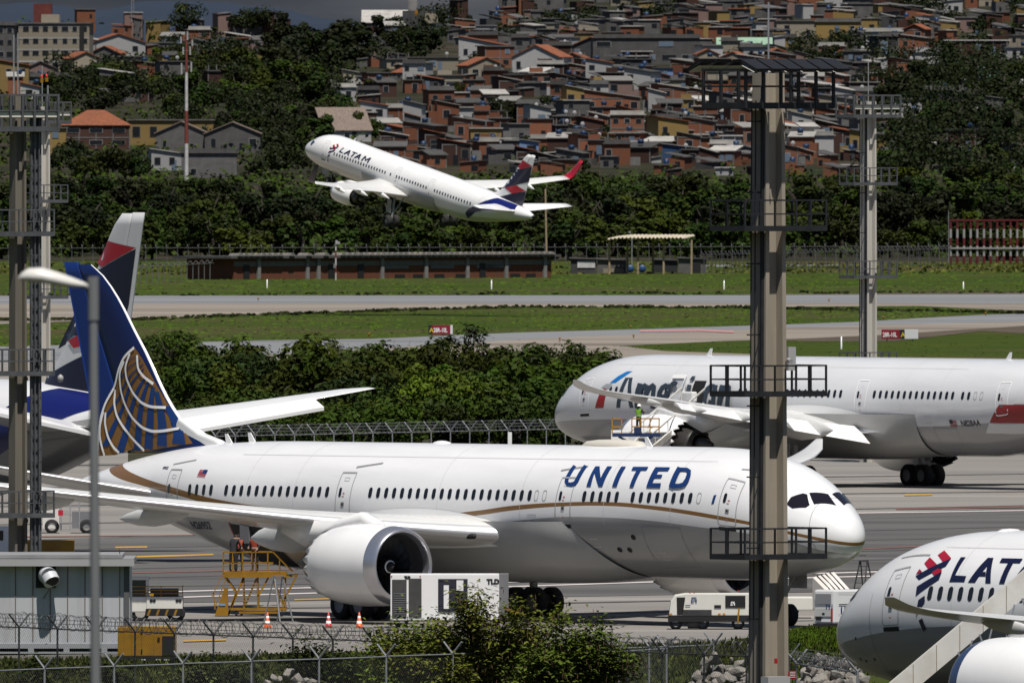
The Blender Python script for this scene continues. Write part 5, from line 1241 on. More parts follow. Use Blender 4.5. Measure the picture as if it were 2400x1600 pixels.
ROOFM = {'orange tile': mat('roof_tile_orange', (.187, .058, .023), .85, .25, 1.2, dirt=((.094, .039, .023), .6, .4), obj_var=.2), 'pale sheet': mat('roof_sheet_pale', (.281, .269, .250), .8, .2, .8, dirt=((.117, .109, .101), .7, .4), obj_var=.5),
         'dark sheet': mat('roof_sheet_dark', (.055, .053, .051), .85, .3, .8, obj_var=.3), 'brown sheet': mat('roof_sheet_brown', (.164, .125, .101), .85, .35, 1.0, stretch=(6, .4, 1)), 'flat slab': mat('roof_slab', (.090, .087, .086), .9, .3, .6, obj_var=.3), 'green sheet': mat('roof_sheet_green', (.234, .359, .257), .7, .15, .5), 'white slab': mat('roof_slab_white', (.429, .421, .406), .8, .1, .5)}
FRAMEC = mat('concrete_frame', (.125, .121, .117), .9, .2, 1); WINF = mat('window_frame', (.265, .265, .265), .6); WING = mat('house_glass', (.012, .014, .017), .25); WINB = mat('shutter_blue', (.101, .140, .195), .6); TANK = mat('tank_blue', (.006, .027, .078), .5)
DISHM = mat('dish_white', (.328, .328, .328), .5)

def house(px, py, wpx, hpx, wall='orange brick', roof='flat slab', rkind='flat', yaw=0.0, dep=None, win=None, tank=0, label=None, bases=None, D=None, frame=None, cols=None, rows=None, cat='house', name='house', group='houses on the hillside', rh=None, wfrac=(.16, .4), parts=True):
    base = hill_at(px, py) if D is None else P(px, py, D)
    if D is not None: base.z = min(base.z, P(px, py, D).z)
    s = FPX / base.y; w, h = wpx / s / max(.8, math.cos(yaw)), hpx / s; d = dep or max(5, w * RNG.uniform(.8, 1.2))
    lab = label or uniq(bases, px, py - hpx / 2)
    t = thing(name, lab, cat, base, yaw, group)
    wm = WALL[wall]; mb = MB(); mb.boxr((-w / 2, 0, -3), (w / 2, d, h))
    if rkind in ('gable', 'gablex'):
        g = rh or w * .22
        if rkind == 'gable': mb.prism([(-w / 2, h), (w / 2, h), (0, h + g)], 0.002, d - .002)
    if rkind == 'shed':
        g = rh or .14 * w; mb.add([(-w / 2, 0, h), (w / 2, 0, h), (w / 2, d, h), (-w / 2, d, h), (-w / 2, 0, h + g), (-w / 2, d, h + g)], [(0, 1, 4), (3, 5, 2), (0, 4, 5, 3), (1, 2, 5, 4)])
    storeys = max(1, round(h / 2.9))
    if frame is None: frame = 'brick' in wall and RNG.random() < .75
    if frame:
        n = max(1, round(w / 3.4))
        for i in range(n + 1): x = -w / 2 + w * i / n; mb.box((min(max(x, -w / 2 + .1), w / 2 - .1), -.02, h / 2), (.22, .06, h), 0, 1)
        for k in range(1, storeys + 1): mb.box((0, -.025, h * k / storeys - .12), (w, .07, .22), 0, 1)
    if name == 'house' and win is None and label is None:
        for s_ in (-1, 1):
            if RNG.random() < .5: aw = RNG.uniform(.25, .5) * w; ah = h * RNG.uniform(.35, .75); x0_ = s_ * (w / 2 + aw / 2 - .3); mb.box((x0_, 1.5 + RNG.uniform(0, 2), ah / 2 - 1), (aw, 4, ah + 2), 0, RNG.choice((0, 0, 1)))
        if rkind == 'flat' and RNG.random() < .5:
            for x_ in (-w / 2 + .2, w / 2 - .2, 0): mb.box((x_, .2, h + .7), (.2, .2, 1.4), 0, 1)
            if RNG.random() < .5: mb.box((-w * .2, .15, h + .6), (w * .55, .18, 1.2), 0, 0)
    mb.build('wall', [wm, FRAMEC], t, fixn=False)
    # roof
    rm = ROOFM[roof]; rb = MB(); o = .35
    if rkind == 'flat':
        rb.boxr((-w / 2 - o, -o, h), (w / 2 + o, d + o, h + .22))
        if RNG.random() < .35: rb.boxr((-w / 2, -.02, h + .22), (w / 2, .15, h + .9))
    elif rkind == 'shed':
        g = rh or .14 * w; th = .14; A = [(-w / 2 - o, -o, h + g + o * g / w), (w / 2 + o, -o, h - o * g / w), (w / 2 + o, d + o, h - o * g / w), (-w / 2 - o, d + o, h + g + o * g / w)]
        rb.add([(a[0], a[1], a[2] + .02) for a in A] + [(a[0], a[1], a[2] + .02 + th) for a in A], [(3, 2, 1, 0), (4, 5, 6, 7), (0, 1, 5, 4), (1, 2, 6, 5), (2, 3, 7, 6), (3, 0, 4, 7)])
    elif rkind == 'back':                              # sheet sloping down towards the viewer
        g = rh or 1.2; A = [(-w / 2 - o, -o, h - .05), (w / 2 + o, -o, h - .05), (w / 2 + o, d + o, h + g), (-w / 2 - o, d + o, h + g)]; n = 10
        rb.add(A + [(a[0], a[1], a[2] + .16) for a in A], [(3, 2, 1, 0), (4, 5, 6, 7), (0, 1, 5, 4), (1, 2, 6, 5), (2, 3, 7, 6), (3, 0, 4, 7)])
    elif rkind == 'gable':
        g = rh or w * .22; th = .18
        for s_ in (-1, 1):
            A = [(s_ * (w / 2 + o), -o, h - o * g / (w / 2)), (0, -o, h + g), (0, d + o, h + g), (s_ * (w / 2 + o), d + o, h - o * g / (w / 2))]
            rb.add([(a[0], a[1], a[2] + .02) for a in A] + [(a[0], a[1], a[2] + .02 + th) for a in A], [(3, 2, 1, 0), (4, 5, 6, 7), (0, 1, 5, 4), (1, 2, 6, 5), (2, 3, 7, 6), (3, 0, 4, 7)])
    elif rkind in ('hip', 'gablex'):
        g = rh or min(w, d) * .25; i_ = min(w, d) * .42 if rkind == 'hip' else -o
        V = [(-w / 2 - o, -o, h), (w / 2 + o, -o, h), (w / 2 + o, d + o, h), (-w / 2 - o, d + o, h), (-w / 2 + i_, d / 2, h + g), (w / 2 - i_, d / 2, h + g)]
        rb.add(V, [(0, 1, 5, 4), (2, 3, 4, 5), (0, 4, 3), (1, 2, 5), (3, 2, 1, 0)])
    rb.build('roof', rm, t)
    # openings
    if parts:
        cols = cols or max(1, round(w / 3.2)); rows = rows or storeys
        for k in range(rows):
            for c in range(cols):
                if win is None and RNG.random() < .38: continue
                cw = w / cols * wfrac[0] * 2.2 if wfrac[0] > .17 else RNG.uniform(.9, 1.5); ch = h / rows * wfrac[1]
                x = -w / 2 + w * (c + .5) / cols + (0 if win else RNG.uniform(-.4, .4)); z = h * (k + .55) / rows
                cw = min(cw, w / cols * .7)
                q = MB(); q.boxr((x - cw / 2 - .08, -.07, z - ch / 2 - .08), (x + cw / 2 + .08, -.002, z + ch / 2 + .08), 0); q.boxr((x - cw / 2, -.09, z - ch / 2), (x + cw / 2, -.071, z + ch / 2), 1)
                q.build('window', [WINF if RNG.random() < .35 else FRAMEC, WING if (win or RNG.random() < .8) else WINB], t, fixn=False)
        if win is None and storeys <= 2 and RNG.random() < .4:
            x = RNG.uniform(-w * .3, w * .3); MB().boxr((x - .45, -.08, 0), (x + .45, -.003, 2.0)).build('door', WING if RNG.random() < .6 else WINB, t, fixn=False)
        for k in range(tank):
            x = RNG.uniform(-w * .35, w * .35); y = RNG.uniform(.5, d * .5); zt = h + .2 + (rh or 0) * .3
            MB().lathe([(.05, .95), (.5, .88), (.66, .72), (.56, 0), (.05, 0)], 12, 'Z', (x, y, zt + .25)).build('water_tank', TANK, t)
        if RNG.random() < .13:
            q = MB(); x = RNG.uniform(-w * .4, w * .4); q.lathe([(.42, .1), (.3, .03), (.05, 0)], 10, 'Y', (x, .3, h + .9)); q.tube((x, .3, h), (x, .3, h + .9), .04, 5); q.build('satellite_dish', DISHM, t, fixn=False)
    return t

# landmarks one can tell in the photo -----------------------------------------------------------------
t = house(118, 168, 183, 112, 'cream', 'flat slab', 'flat', -.06, 12, win=True, cols=8, rows=4, label='cream five-storey apartment block with white bands and rows of small windows', cat='apartment block', name='apartment_block', group='apartment blocks', wfrac=(.15, .38), frame=False)
s_ = FPX / t.location.y
for k in range(4): MB().boxr((-8.6, -.06, 10.4 * (k + 1) / 4 - .55), (8.6, -.004, 10.4 * (k + 1) / 4 - .2)).build('floor_band', WALL['white'], t)
MB().boxr((6.6, -.3, .3), (7.6, .2, 10.2)).build('balcony_shaft', M_DARK, t)
MB().boxr((-2.2, 2, 10.9), (1.8, 6, 12.8)).build('roof_house', WALL['cream'], t)
q = MB(); q.boxr((-4.2, 5, 10.9), (-.2, 9, 15.2)); q.boxr((-1.9, 4.9, 12.6), (-.4, 4.98, 14.6)); tw = q.build('roof_tower', mat('tower_maroon', (.10, .018, .014), .8, .2, .6), t)
MB().tube((-.8, 7, 15), (-.8, 7, 18), .06, 5).build('aerial', M_STEELD, t)
house(2, 170, 62, 110, 'grey rendered', 'flat slab', 'flat', -.05, 10, win=True, cols=3, rows=4, label='pale grey apartment block cut by the left edge behind palm fronds', cat='apartment block', name='apartment_block', group='apartment blocks', frame=False)
LM = [
 (278, 132, 125, 30, 'white', 'orange tile', 'gable', .15, 'white gabled hall with orange tile roof right of the cream apartment block', dict(rh=2.0, cols=3)), (245, 152, 70, 26, 'grey rendered', 'orange tile', 'gable', -.2, 'grey house with bright orange roof below the white gabled hall', dict(rh=1.6)),
 (300, 160, 85, 26, 'cream', 'flat slab', 'flat', 0, 'plain cream wall house below the orange roofs', dict(cols=1)), (585, 96, 80, 42, 'grey rendered', 'flat slab', 'flat', .2, 'pale grey two-storey house on the crest left of the tall dark trees', dict(tank=1)),
 (380, 182, 100, 22, 'dark brick', 'pale sheet', 'flat', 0, 'long low brick house with grey roof edge, left of the striped mast', {}), (20, 222, 95, 68, 'yellow', 'orange tile', 'shed', 0, 'ochre house with orange roof edge cut by the left border', dict(rh=1.4)),
 (90, 218, 175, 36, 'grey rendered', 'flat slab', 'flat', 0, 'long grey house behind the laddered mast, with rooftop tank', dict(tank=2)), (95, 190, 80, 26, 'pink', 'dark sheet', 'gable', .1, 'pink gabled house under the cream apartment block', {}),
 (225, 350, 160, 55, 'dark brick', 'orange tile', 'hip', .02, 'two-storey brick building with big orange hip roof behind the round tree', dict(rh=3.0, dep=12, frame=True, win=True, cols=3, rows=2, wfrac=(.25, .35))),
 (400, 343, 200, 58, 'yellow', 'flat slab', 'flat', 0, 'long ochre yellow industrial building right of the hip-roofed brick building', dict(cols=5, rows=1, dep=14)), (130, 372, 50, 70, 'yellow', 'flat slab', 'flat', 0, 'narrow ochre building between the laddered mast and the brick building', {}),
 (425, 357, 120, 42, 'grey rendered', 'brown sheet', 'gable', 0, 'left bay of the grey sawtooth warehouses with ribbed brown roof', dict(rh=2.2, dep=22, cols=2, rows=1)), (545, 360, 130, 46, 'grey rendered', 'brown sheet', 'gable', 0, 'right bay of the grey sawtooth warehouses with ribbed brown roof', dict(rh=2.2, dep=22, cols=3, rows=1)),
 (390, 400, 70, 40, 'white', 'pale sheet', 'shed', .1, 'small white house with stained wall in front of the warehouses', {}), (530, 403, 50, 26, 'pink', 'orange tile', 'hip', 0, 'small house with salmon tile roof beside the white house', dict(rh=1.5)), (490, 420, 130, 58, 'grey rendered', 'flat slab', 'flat', 0, 'long bare grey wall building below the sawtooth warehouses', dict(cols=2)),
 (815, 333, 110, 26, 'white', 'brown sheet', 'back', .1, 'brown-roofed warehouse with pale wall just behind the climbing jet', dict(rh=4.5, dep=16, cols=1)),
 (905, 68, 110, 14, 'dark brick', 'pale sheet', 'back', 0, 'long pale-roofed hall on the crest left of the water tower', dict(rh=3.2, dep=12)), (850, 112, 60, 26, 'white', 'flat slab', 'flat', 0, 'whitish house between the two big dark trees', {}), (855, 142, 50, 28, 'pink', 'flat slab', 'flat', 0, 'pink walled house under the whitish house', {}),
 (1130, 142, 110, 34, 'white', 'orange tile', 'shed', -.1, 'white stepped villa with small orange roofs above the beige gables', dict(rh=2.0, tank=0)), (1015, 167, 120, 30, 'cream', 'flat slab', 'flat', 0, 'long plain beige wall house under the big dark tree', dict(cols=1)),
 (1140, 190, 85, 34, 'cream', 'orange tile', 'gable', .25, 'beige twin-gabled house with orange tile roof', dict(rh=1.8)), (1096, 178, 28, 28, 'yellow', 'flat slab', 'flat', 0, 'lemon yellow narrow house between beige wall and gables', dict(cols=1)), (965, 190, 95, 18, 'grey rendered', 'orange tile', 'hip', 0, 'low house with broad brown-red tile roof left of the lemon house', dict(rh=1.8)),
 (1255, 178, 110, 42, 'white', 'orange tile', 'gable', -.25, 'large white gabled house with orange roof slope', dict(rh=2.6, cols=3)), (1385, 140, 95, 30, 'dark grey', 'orange tile', 'gable', -.3, 'dark grey house with long orange roof slope below the crest trees', dict(rh=2.0)), (1515, 152, 250, 62, 'grey rendered', 'flat slab', 'flat', .03, 'long grey flat-roofed two-storey block with dark loggia', dict(cols=5, rows=2, dep=16, wfrac=(.3, .35))),
 (1745, 128, 125, 22, 'white', 'green sheet', 'back', 0, 'pale mint-green roofed shed above the concrete mast', dict(rh=1.6, dep=8)), (1555, 186, 45, 24, 'blue', 'dark sheet', 'flat', 0, 'blue-walled shack under the long grey block', {}),
 (1240, 366, 45, 32, 'blue', 'pale sheet', 'shed', 0, 'sky-blue painted house with pale sheet roof above the jet fin', {}), (1597, 378, 90, 28, 'deep blue', 'pale sheet', 'shed', -.03, 'deep blue warehouse wall at the foot of the brick houses', dict(rh=.9, cols=1)), (1713, 352, 48, 32, 'white', 'white slab', 'flat', 0, 'small white box house with one window beside the concrete mast', dict(cols=1, win=True)),
 (1965, 92, 105, 38, 'yellow', 'flat slab', 'flat', 0, 'pair of joined yellow houses high on the right', dict(cols=3)), (1868, 92, 95, 40, 'cream', 'flat slab', 'flat', .05, 'large cream blank-walled house left of the yellow houses', dict(cols=2)), (2290, 132, 150, 34, 'dark brick', 'white slab', 'flat', 0, 'long brick terrace with white band near the right edge', dict(cols=7, frame=True)),
 (2105, 112, 150, 36, 'white', 'pale sheet', 'flat', 0, 'wide off-white terrace house right of the yellow houses', dict(cols=4, tank=1)), (2340, 192, 90, 20, 'mint', 'pale sheet', 'shed', 0, 'turquoise low house showing through the trees at right', {}), (2330, 258, 45, 26, 'grey rendered', 'pale sheet', 'shed', 0, 'lone grey house among trees on the wooded slope', {}),
 (2003, 206, 32, 30, 'cream', 'flat slab', 'flat', 0, 'tall plain beige wall beside the slim pale mast', dict(cols=1)), (2080, 262, 55, 40, 'deep blue', 'flat slab', 'flat', 0, 'navy house behind the slim pale mast head', {}), (2083, 320, 65, 44, 'orange brick', 'pale sheet', 'flat', 0, 'two-storey brick house right of the slim pale mast', dict(frame=True)),
 (1238, 300, 54, 55, 'orange brick', 'flat slab', 'flat', .1, 'tall windowless orange brick house left of the favela rows', dict(frame=True, cols=1)), (1470, 330, 80, 60, 'orange brick', 'pale sheet', 'flat', 0, 'two-storey brick house with concrete frame and four dark windows', dict(frame=True, win=True, cols=3, rows=2, wfrac=(.2, .3))),
 (1435, 268, 130, 38, 'orange brick', 'pale sheet', 'shed', 0, 'wide brick house under a long pale sagging roof', dict(rh=1.6, frame=True)), (1300, 352, 115, 26, 'orange brick', 'pale sheet', 'flat', -.1, 'low wide brick house with two pale windows above the jet fin', dict(frame=False)), (1035, 262, 60, 48, 'orange brick', 'flat slab', 'flat', .2, 'square brick tower house left of the big dark tree', dict(frame=False, win=True, cols=2, rows=1)),
 (2365, 382, 34, 42, 'grey rendered', 'flat slab', 'flat', 0, 'grey and white box tower at the right edge over the trees', dict(cols=1)), (2360, 398, 60, 14, 'white', 'dark sheet', 'shed', 0, 'low white shed below the box tower at the right edge', {}),
]
for a in LM:
    k = dict(a[9]); house(a[0], a[1], a[2], a[3], a[4], a[5], a[6], a[7], label=a[8], **k)

# the water tower and the two striped or plain masts ---------------------------------------------------
b = hill_at(967, 46); t = thing('water_tower', 'round concrete water tower on the crest, cut by the top edge', 'water tower', b)
MB().lathe([(1.25, -3), (1.25, 5.5), (1.0, 5.6), (1.0, 12)], 24).build('shaft', WALL['grey rendered'], t); MB().boxr((-2.6, -2, -2), (6, 3, 2.2)).build('pump_house', WALL['dark grey'], t); MB().boxr((.6, -2.05, .8), (1.3, -1.95, 2.4)).build('vent', M_YEL, t); MB().boxr((3.2, -2.6, -1), (6.5, -2.0, 1.6)).build('annex', WALL['cream'], t)
b = P(437, 432, 4760.0); s_ = FPX / 4760.0; t = thing('radio_mast', 'tall red and white banded radio mast standing among the left warehouses', 'mast', b)
hh = (432 - 85) / s_; RW = [mat('mast_red', (.16, .035, .025), .7, .2, 2), mat('mast_white', (.48, .47, .46), .7, .2, 2)]; mb = MB()
segs = [(0, 95, 1), (95, 172, 0), (172, 262, 1), (262, 347, 0)]
for a, c, mi in segs: mb.tube((0, 0, a / s_), (0, 0, c / s_), .42 - .2 * a / 347, 8, .42 - .2 * c / 347, mi)
mb.build('pole', RW, t)
for k, (x, z, h) in enumerate(((-.9, 258, 26), (.9, 262, 24), (-.6, 300, 18), (.7, 300, 20), (1.1, 318, 14), (-1.0, 325, 16), (0.2, 335, 20))): q = MB(); q.box((x, -.2, z / s_ + 1), (.28, .2, h / s_)); q.bar((0, 0, z / s_ + 1), (x, -.1, z / s_ + 1), .06); q.build('antenna', DISHM, t)
b = hill_at(310, 52); t = thing('radio_mast', 'thin pale lattice mast far off between the apartment block and the crest', 'mast', b); mb = MB()
for k in range(3): a = 2.1 * k; mb.tube((math.cos(a) * .5, math.sin(a) * .5, 0), (math.cos(a) * .15, math.sin(a) * .15, 12), .08, 4)
for k in range(12): mb.bar((-.4, 0, k), (.4, 0, k + 1), .05)
mb.build('lattice', M_STEEL, t)

# the crowded houses -----------------------------------------------------------------------------------
def dens(x, y):
    if x < 1150 and y < 72: return .10 if (y > 50 or x > 1000) else 0
    if x < 340: return .30 if 60 < y < 250 else 0
    if x < 640: return .5 if y < 200 else 0
    if x < 770: return 0
    if x < 900: return .25 if y < 190 else (.5 if 195 < y < 300 else .0)
    if x < 1060: return .55 if y > 190 else .25
    if x > 2060: return .75 if y < 150 else (.16 if y < 330 else .06)
    if x > 1850 and 95 < y < 165 and x < 2010: return .1
    if x < 1450 and y < 40: return .25
    return .95
rw = random.Random(21); rows = [118, 138, 158, 177, 196, 215, 234, 253, 272, 291, 310, 330, 350, 370, 390, 408]
NH = 0
def blocked(x, y, w):
    for a in LM:
        if abs(x - a[0]) < (w + a[2]) * .42 and -6 < (a[1] - y) < a[3] * .75: return True
    return False
for y in rows:
    x = 20 + rw.uniform(0, 60)
    while x < 2420:
        w = rw.uniform(34, 72); h = rw.choice([22, 26, 28, 30, 34, 36, 44, 50])
        yy = y + rw.uniform(-8, 8)
        if rw.random() < dens(x, yy) and not blocked(x, yy, w) and NH < 268:
            bri = .62 if (y > 180 and 880 < x < 2100) else .42
            q = rw.random()
            wall = ('orange brick' if q < bri * .72 else 'dark brick') if q < bri else rw.choice(['grey rendered'] * 4 + ['white'] * 3 + ['cream', 'cream', 'dark grey', 'pink', 'yellow'])
            roof, rk = rw.choice([('pale sheet', 'shed'), ('pale sheet', 'flat'), ('dark sheet', 'flat'), ('flat slab', 'flat'), ('dark sheet', 'shed'), ('pale sheet', 'back'), ('orange tile', 'gable' if y < 190 else 'shed'), ('flat slab', 'flat'), ('dark sheet', 'back')])
            if rk == 'back' and rw.random() < .5: rk = 'shed'
            tk = 1 if rw.random() < .2 else 0; st = 'two-storey' if h > 37 else ('low' if w > 62 else 'small')
            bs = [f'{st} {wall} house with {roof} roof', f'{st} {wall} house, {roof} roof' + (' and blue tank' if tk else ', no tank')]
            house(x, yy, w, h, wall, roof, rk, rw.uniform(-.4, .4), tank=tk, bases=bs, rh=(.9 if rk in ('shed', 'back') else None)); NH += 1
        x += w * rw.uniform(.82, 1.15)

# the uppermost rows, too many to part: one crowd of small houses up the slope
cb = MB(); CM = [WALL['orange brick'], WALL['dark brick'], WALL['grey rendered'], WALL['white'], WALL['cream'], WALL['dark grey'], WALL['pink'], WALL['yellow'], ROOFM['pale sheet'], ROOFM['dark sheet'], ROOFM['orange tile'], ROOFM['flat slab'], WING, FRAMEC, TANK]
def shanty(px, py, wpx, hpx, wi, ri, yaw, tilt):
    b = hill_at(px, py); s = FPX / b.y; w, h, d = wpx / s, hpx / s, RNG.uniform(4, 7); k0 = len(cb.v)
    cb.boxr((-w / 2, 0, -3), (w / 2, d, h), wi); o = .25; z0, z1 = h + .02 + tilt, h + .02
    cb.add([(-w / 2 - o, -o, z0), (w / 2 + o, -o, z1), (w / 2 + o, d, z1 + .1), (-w / 2 - o, d, z0 + .1), (-w / 2 - o, -o, z0 + .16), (w / 2 + o, -o, z1 + .16), (w / 2 + o, d, z1 + .26), (-w / 2 - o, d, z0 + .26)], [(3, 2, 1, 0), (4, 5, 6, 7), (0, 1, 5, 4), (1, 2, 6, 5), (2, 3, 7, 6), (3, 0, 4, 7)], ri)
    for k in range(max(1, int(w / 2.2))):
        if RNG.random() < .6: x = -w / 2 + w * RNG.uniform(.15, .85); z = h * RNG.uniform(.3, .7); c = RNG.uniform(.3, .7); cb.boxr((x - c, -.05 - .01 * k, z - .5), (x + c, -.003, z + .5), 12)
    if RNG.random() < .1: x = RNG.uniform(-w * .4, w * .4); cb.lathe([(.05, 1.0), (.6, .85), (.5, 0)], 8, 'Z', (x, 1.5, h + .3 + tilt * .5), 14)
    c_, s_ = math.cos(yaw), math.sin(yaw)
    for i in range(k0, len(cb.v)): v = cb.v[i]; cb.v[i] = (b.x + v[0] * c_ - v[1] * s_, b.y + v[0] * s_ + v[1] * c_, b.z + v[2])
rc = random.Random(77)
for y in range(8, 420, 13):
    x = 15 + rc.uniform(0, 40)
    while x < 2430:
        w = rc.uniform(24, 52); yy = y + rc.uniform(-6, 6); top = yy < 125
        dn = dens(x, yy) * (1.0 if top else .42)
        if rc.random() < dn and not blocked(x, yy, w): shanty(x, yy, w, rc.uniform(18, 34) * (1 if top else .8), rc.choice((0, 0, 1, 1, 2, 2, 2, 3, 4, 5, 6, 7)) if top else rc.choice((0, 0, 0, 1, 1, 2, 2, 5, 3)), rc.choice((8, 8, 9, 9, 10, 11, 11) if top else (8, 8, 9, 9, 11)), rc.uniform(-.5, .5), rc.choice((0, 0, .5, .8, -.4)))
        x += w * rc.uniform(.9, 1.5)
o = cb.build('distant_houses', CM, None, fixn=False); tag(o, 'crowd of tiny brick and rendered houses filling the hillside between the larger ones', 'houses', kind='stuff')
# woods that read as one mass
def woods(zones, name, label, m, seed, leaf=.75):
    r = random.Random(seed); V, Fc = [], []
    for (x0, x1, y0, y1, n, hl, hh) in zones:
        for i in range(n):
            px, py = r.uniform(x0, x1), r.uniform(y0, y1); b = hill_at(px, py); s = FPX / b.y; H = r.uniform(hl, hh) / s; rx = H * r.uniform(.5, .8); lob = [(Vector((r.uniform(-.7, .7) * rx, r.uniform(-.5, .5) * rx, H * r.uniform(.3, .75))), r.uniform(.25, .45) * H) for k in range(8)]
            for j in range(int(150 + H * H * 5)):
                c0, q = lob[r.randrange(8)]; a = r.uniform(0, 6.283); u = r.uniform(-.6, 1); sq = math.sqrt(1 - u * u); d = Vector((sq * math.cos(a), sq * math.sin(a), u)); c = b + c0 + d * q * r.uniform(.7, 1.05); nm = (d + Vector((r.uniform(-1, 1), r.uniform(-1, 1), r.uniform(-.3, 1.1))) * .7).normalized(); t_ = nm.orthogonal().normalized(); t_ = Matrix.Rotation(r.uniform(0, 6.28), 3, nm) @ t_; b_ = nm.cross(t_); L_ = leaf * r.uniform(.5, 1.0); k0 = len(V)
                V += [c - t_ * L_ * .6, c + b_ * L_ * .45, c + t_ * L_ * .6, c - b_ * L_ * .45]; Fc.append((k0, k0 + 1, k0 + 2, k0 + 3))
    me = bpy.data.meshes.new(name); me.from_pydata([tuple(v) for v in V], [], Fc); me.materials.append(m); o = link(bpy.data.objects.new(name, me)); tag(o, label, 'woods', kind='stuff')
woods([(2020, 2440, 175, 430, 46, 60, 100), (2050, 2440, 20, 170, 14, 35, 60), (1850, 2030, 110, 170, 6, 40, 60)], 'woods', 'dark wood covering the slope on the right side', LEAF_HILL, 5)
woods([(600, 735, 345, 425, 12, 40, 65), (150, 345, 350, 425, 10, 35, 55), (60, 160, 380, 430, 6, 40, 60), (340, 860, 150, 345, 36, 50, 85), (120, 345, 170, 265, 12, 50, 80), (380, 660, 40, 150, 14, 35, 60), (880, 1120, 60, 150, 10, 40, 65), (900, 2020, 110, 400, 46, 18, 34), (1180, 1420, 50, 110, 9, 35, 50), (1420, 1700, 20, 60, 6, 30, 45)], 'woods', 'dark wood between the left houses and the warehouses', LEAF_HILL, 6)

# trees ------------------------------------------------------------------------------------------------
TR = {}
for i, (rx, rz, n, bl) in enumerate(((3.6, 3.2, 1500, 11), (4.2, 3.0, 1700, 13), (3.0, 3.6, 1300, 9), (4.8, 3.4, 1900, 14))):
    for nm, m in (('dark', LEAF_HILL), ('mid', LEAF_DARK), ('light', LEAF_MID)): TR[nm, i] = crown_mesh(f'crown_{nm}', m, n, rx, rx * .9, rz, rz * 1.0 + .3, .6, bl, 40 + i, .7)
TK = [trunk_mesh('trunk', 6.0 + i * .5, .3, 60 + i) for i in range(4)]
rt = random.Random(5); NT = [0]
def tree(px, py, hpx, kind, name='broadleaf_tree', adj=None, wide=1.0, D=None, loc=None):
    b = loc or (hill_at(px, py) if D is None else P(px, py, D)); s = FPX / b.y; i = rt.randrange(4); H = (3.2, 3.0, 3.6, 3.4)[i] * 2.15 + .9
    k = hpx / s / H; hue = {'dark': 'dark', 'mid': 'mid green', 'light': 'bright green'}[kind]
    lab = uniq([f'{adj or ""} {hue} tree'.strip() + rt.choice([' with rounded crown', ' with uneven crown', ' with dense crown']), f'leafy {hue} tree', f'bushy {hue} tree'], px, py - hpx / 2)
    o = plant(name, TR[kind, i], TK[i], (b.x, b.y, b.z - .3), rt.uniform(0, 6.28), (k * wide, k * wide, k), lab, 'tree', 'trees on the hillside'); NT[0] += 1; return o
for (y0, st, hlo, hhi, kinds) in ((606, 60, 85, 135, ('mid', 'mid', 'light')), (566, 66, 95, 140, ('mid', 'dark', 'light')), (526, 68, 95, 135, ('mid', 'dark', 'mid')), (484, 74, 70, 105, ('dark', 'mid', 'mid'))):
    x = rt.uniform(-30, 20)
    while x < 2440:
        h = rt.uniform(hlo, hhi)
        if y0 > 500 or x < 700 or 1180 < x: tree(x, y0 + rt.uniform(-10, 6), h, rt.choice(kinds), wide=rt.uniform(1.15, 1.6))
        x += st * rt.uniform(.75, 1.25)
def clump(x0, x1, y0, y1, n, hl, hh, kinds):
    for i in range(n): tree(rt.uniform(x0, x1), y0 + (y1 - y0) * (i + .5) / n, rt.uniform(hl, hh), rt.choice(kinds), wide=rt.uniform(1.1, 1.5))
clump(880, 2040, 446, 458, 17, 40, 62, ('mid', 'dark', 'light')); clump(350, 640, 160, 320, 22, 60, 95, ('mid', 'light', 'dark')); clump(600, 800, 200, 345, 16, 65, 100, ('mid', 'dark', 'light')); clump(120, 340, 185, 275, 11, 55, 85, ('dark', 'mid')); clump(640, 860, 120, 200, 9, 95, 135, ('dark',))
clump(880, 1040, 95, 140, 5, 70, 95, ('dark',)); clump(2030, 2430, 190, 440, 24, 60, 105, ('dark', 'dark', 'mid')); clump(2040, 2420, 400, 470, 10, 60, 90, ('mid', 'light'))
for a in ((745, 190, 165, 'dark'), (800, 175, 140, 'dark'), (690, 178, 150, 'dark'), (610, 335, 80, 'mid'), (655, 340, 85, 'dark'), (700, 350, 80, 'mid'), (680, 300, 80, 'dark'), (1158, 305, 100, 'dark'), (1185, 300, 85, 'dark'), (1945, 158, 72, 'dark'), (1920, 160, 60, 'dark'), (265, 425, 105, 'mid'), (215, 425, 80, 'mid'), (320, 425, 85, 'mid'), (845, 330, 95, 'light'), (880, 325, 70, 'mid'),
          (1260, 92, 50, 'mid'), (1330, 95, 45, 'mid'), (1210, 100, 45, 'dark'), (665, 70, 60, 'dark'), (610, 60, 45, 'dark'), (1245, 30, 32, 'dark'), (1360, 30, 34, 'dark'), (1500, 28, 36, 'dark'), (1560, 30, 40, 'dark'), (1100, 60, 36, 'dark'), (1170, 75, 34, 'mid'), (420, 150, 60, 'dark'), (395, 145, 50, 'dark'), (2180, 60, 44, 'dark'), (2310, 70, 50, 'dark'), (2385, 95, 60, 'dark'), (2210, 130, 60, 'dark'), (1075, 215, 36, 'mid'), (870, 215, 40, 'light'), (1820, 395, 45, 'light'), (1880, 380, 50, 'mid'), (1370, 405, 45, 'mid'), (1910, 365, 46, 'light'), (1060, 150, 24, 'dark'), (960, 205, 26, 'mid'), (1460, 245, 22, 'mid')):
    tree(*a)
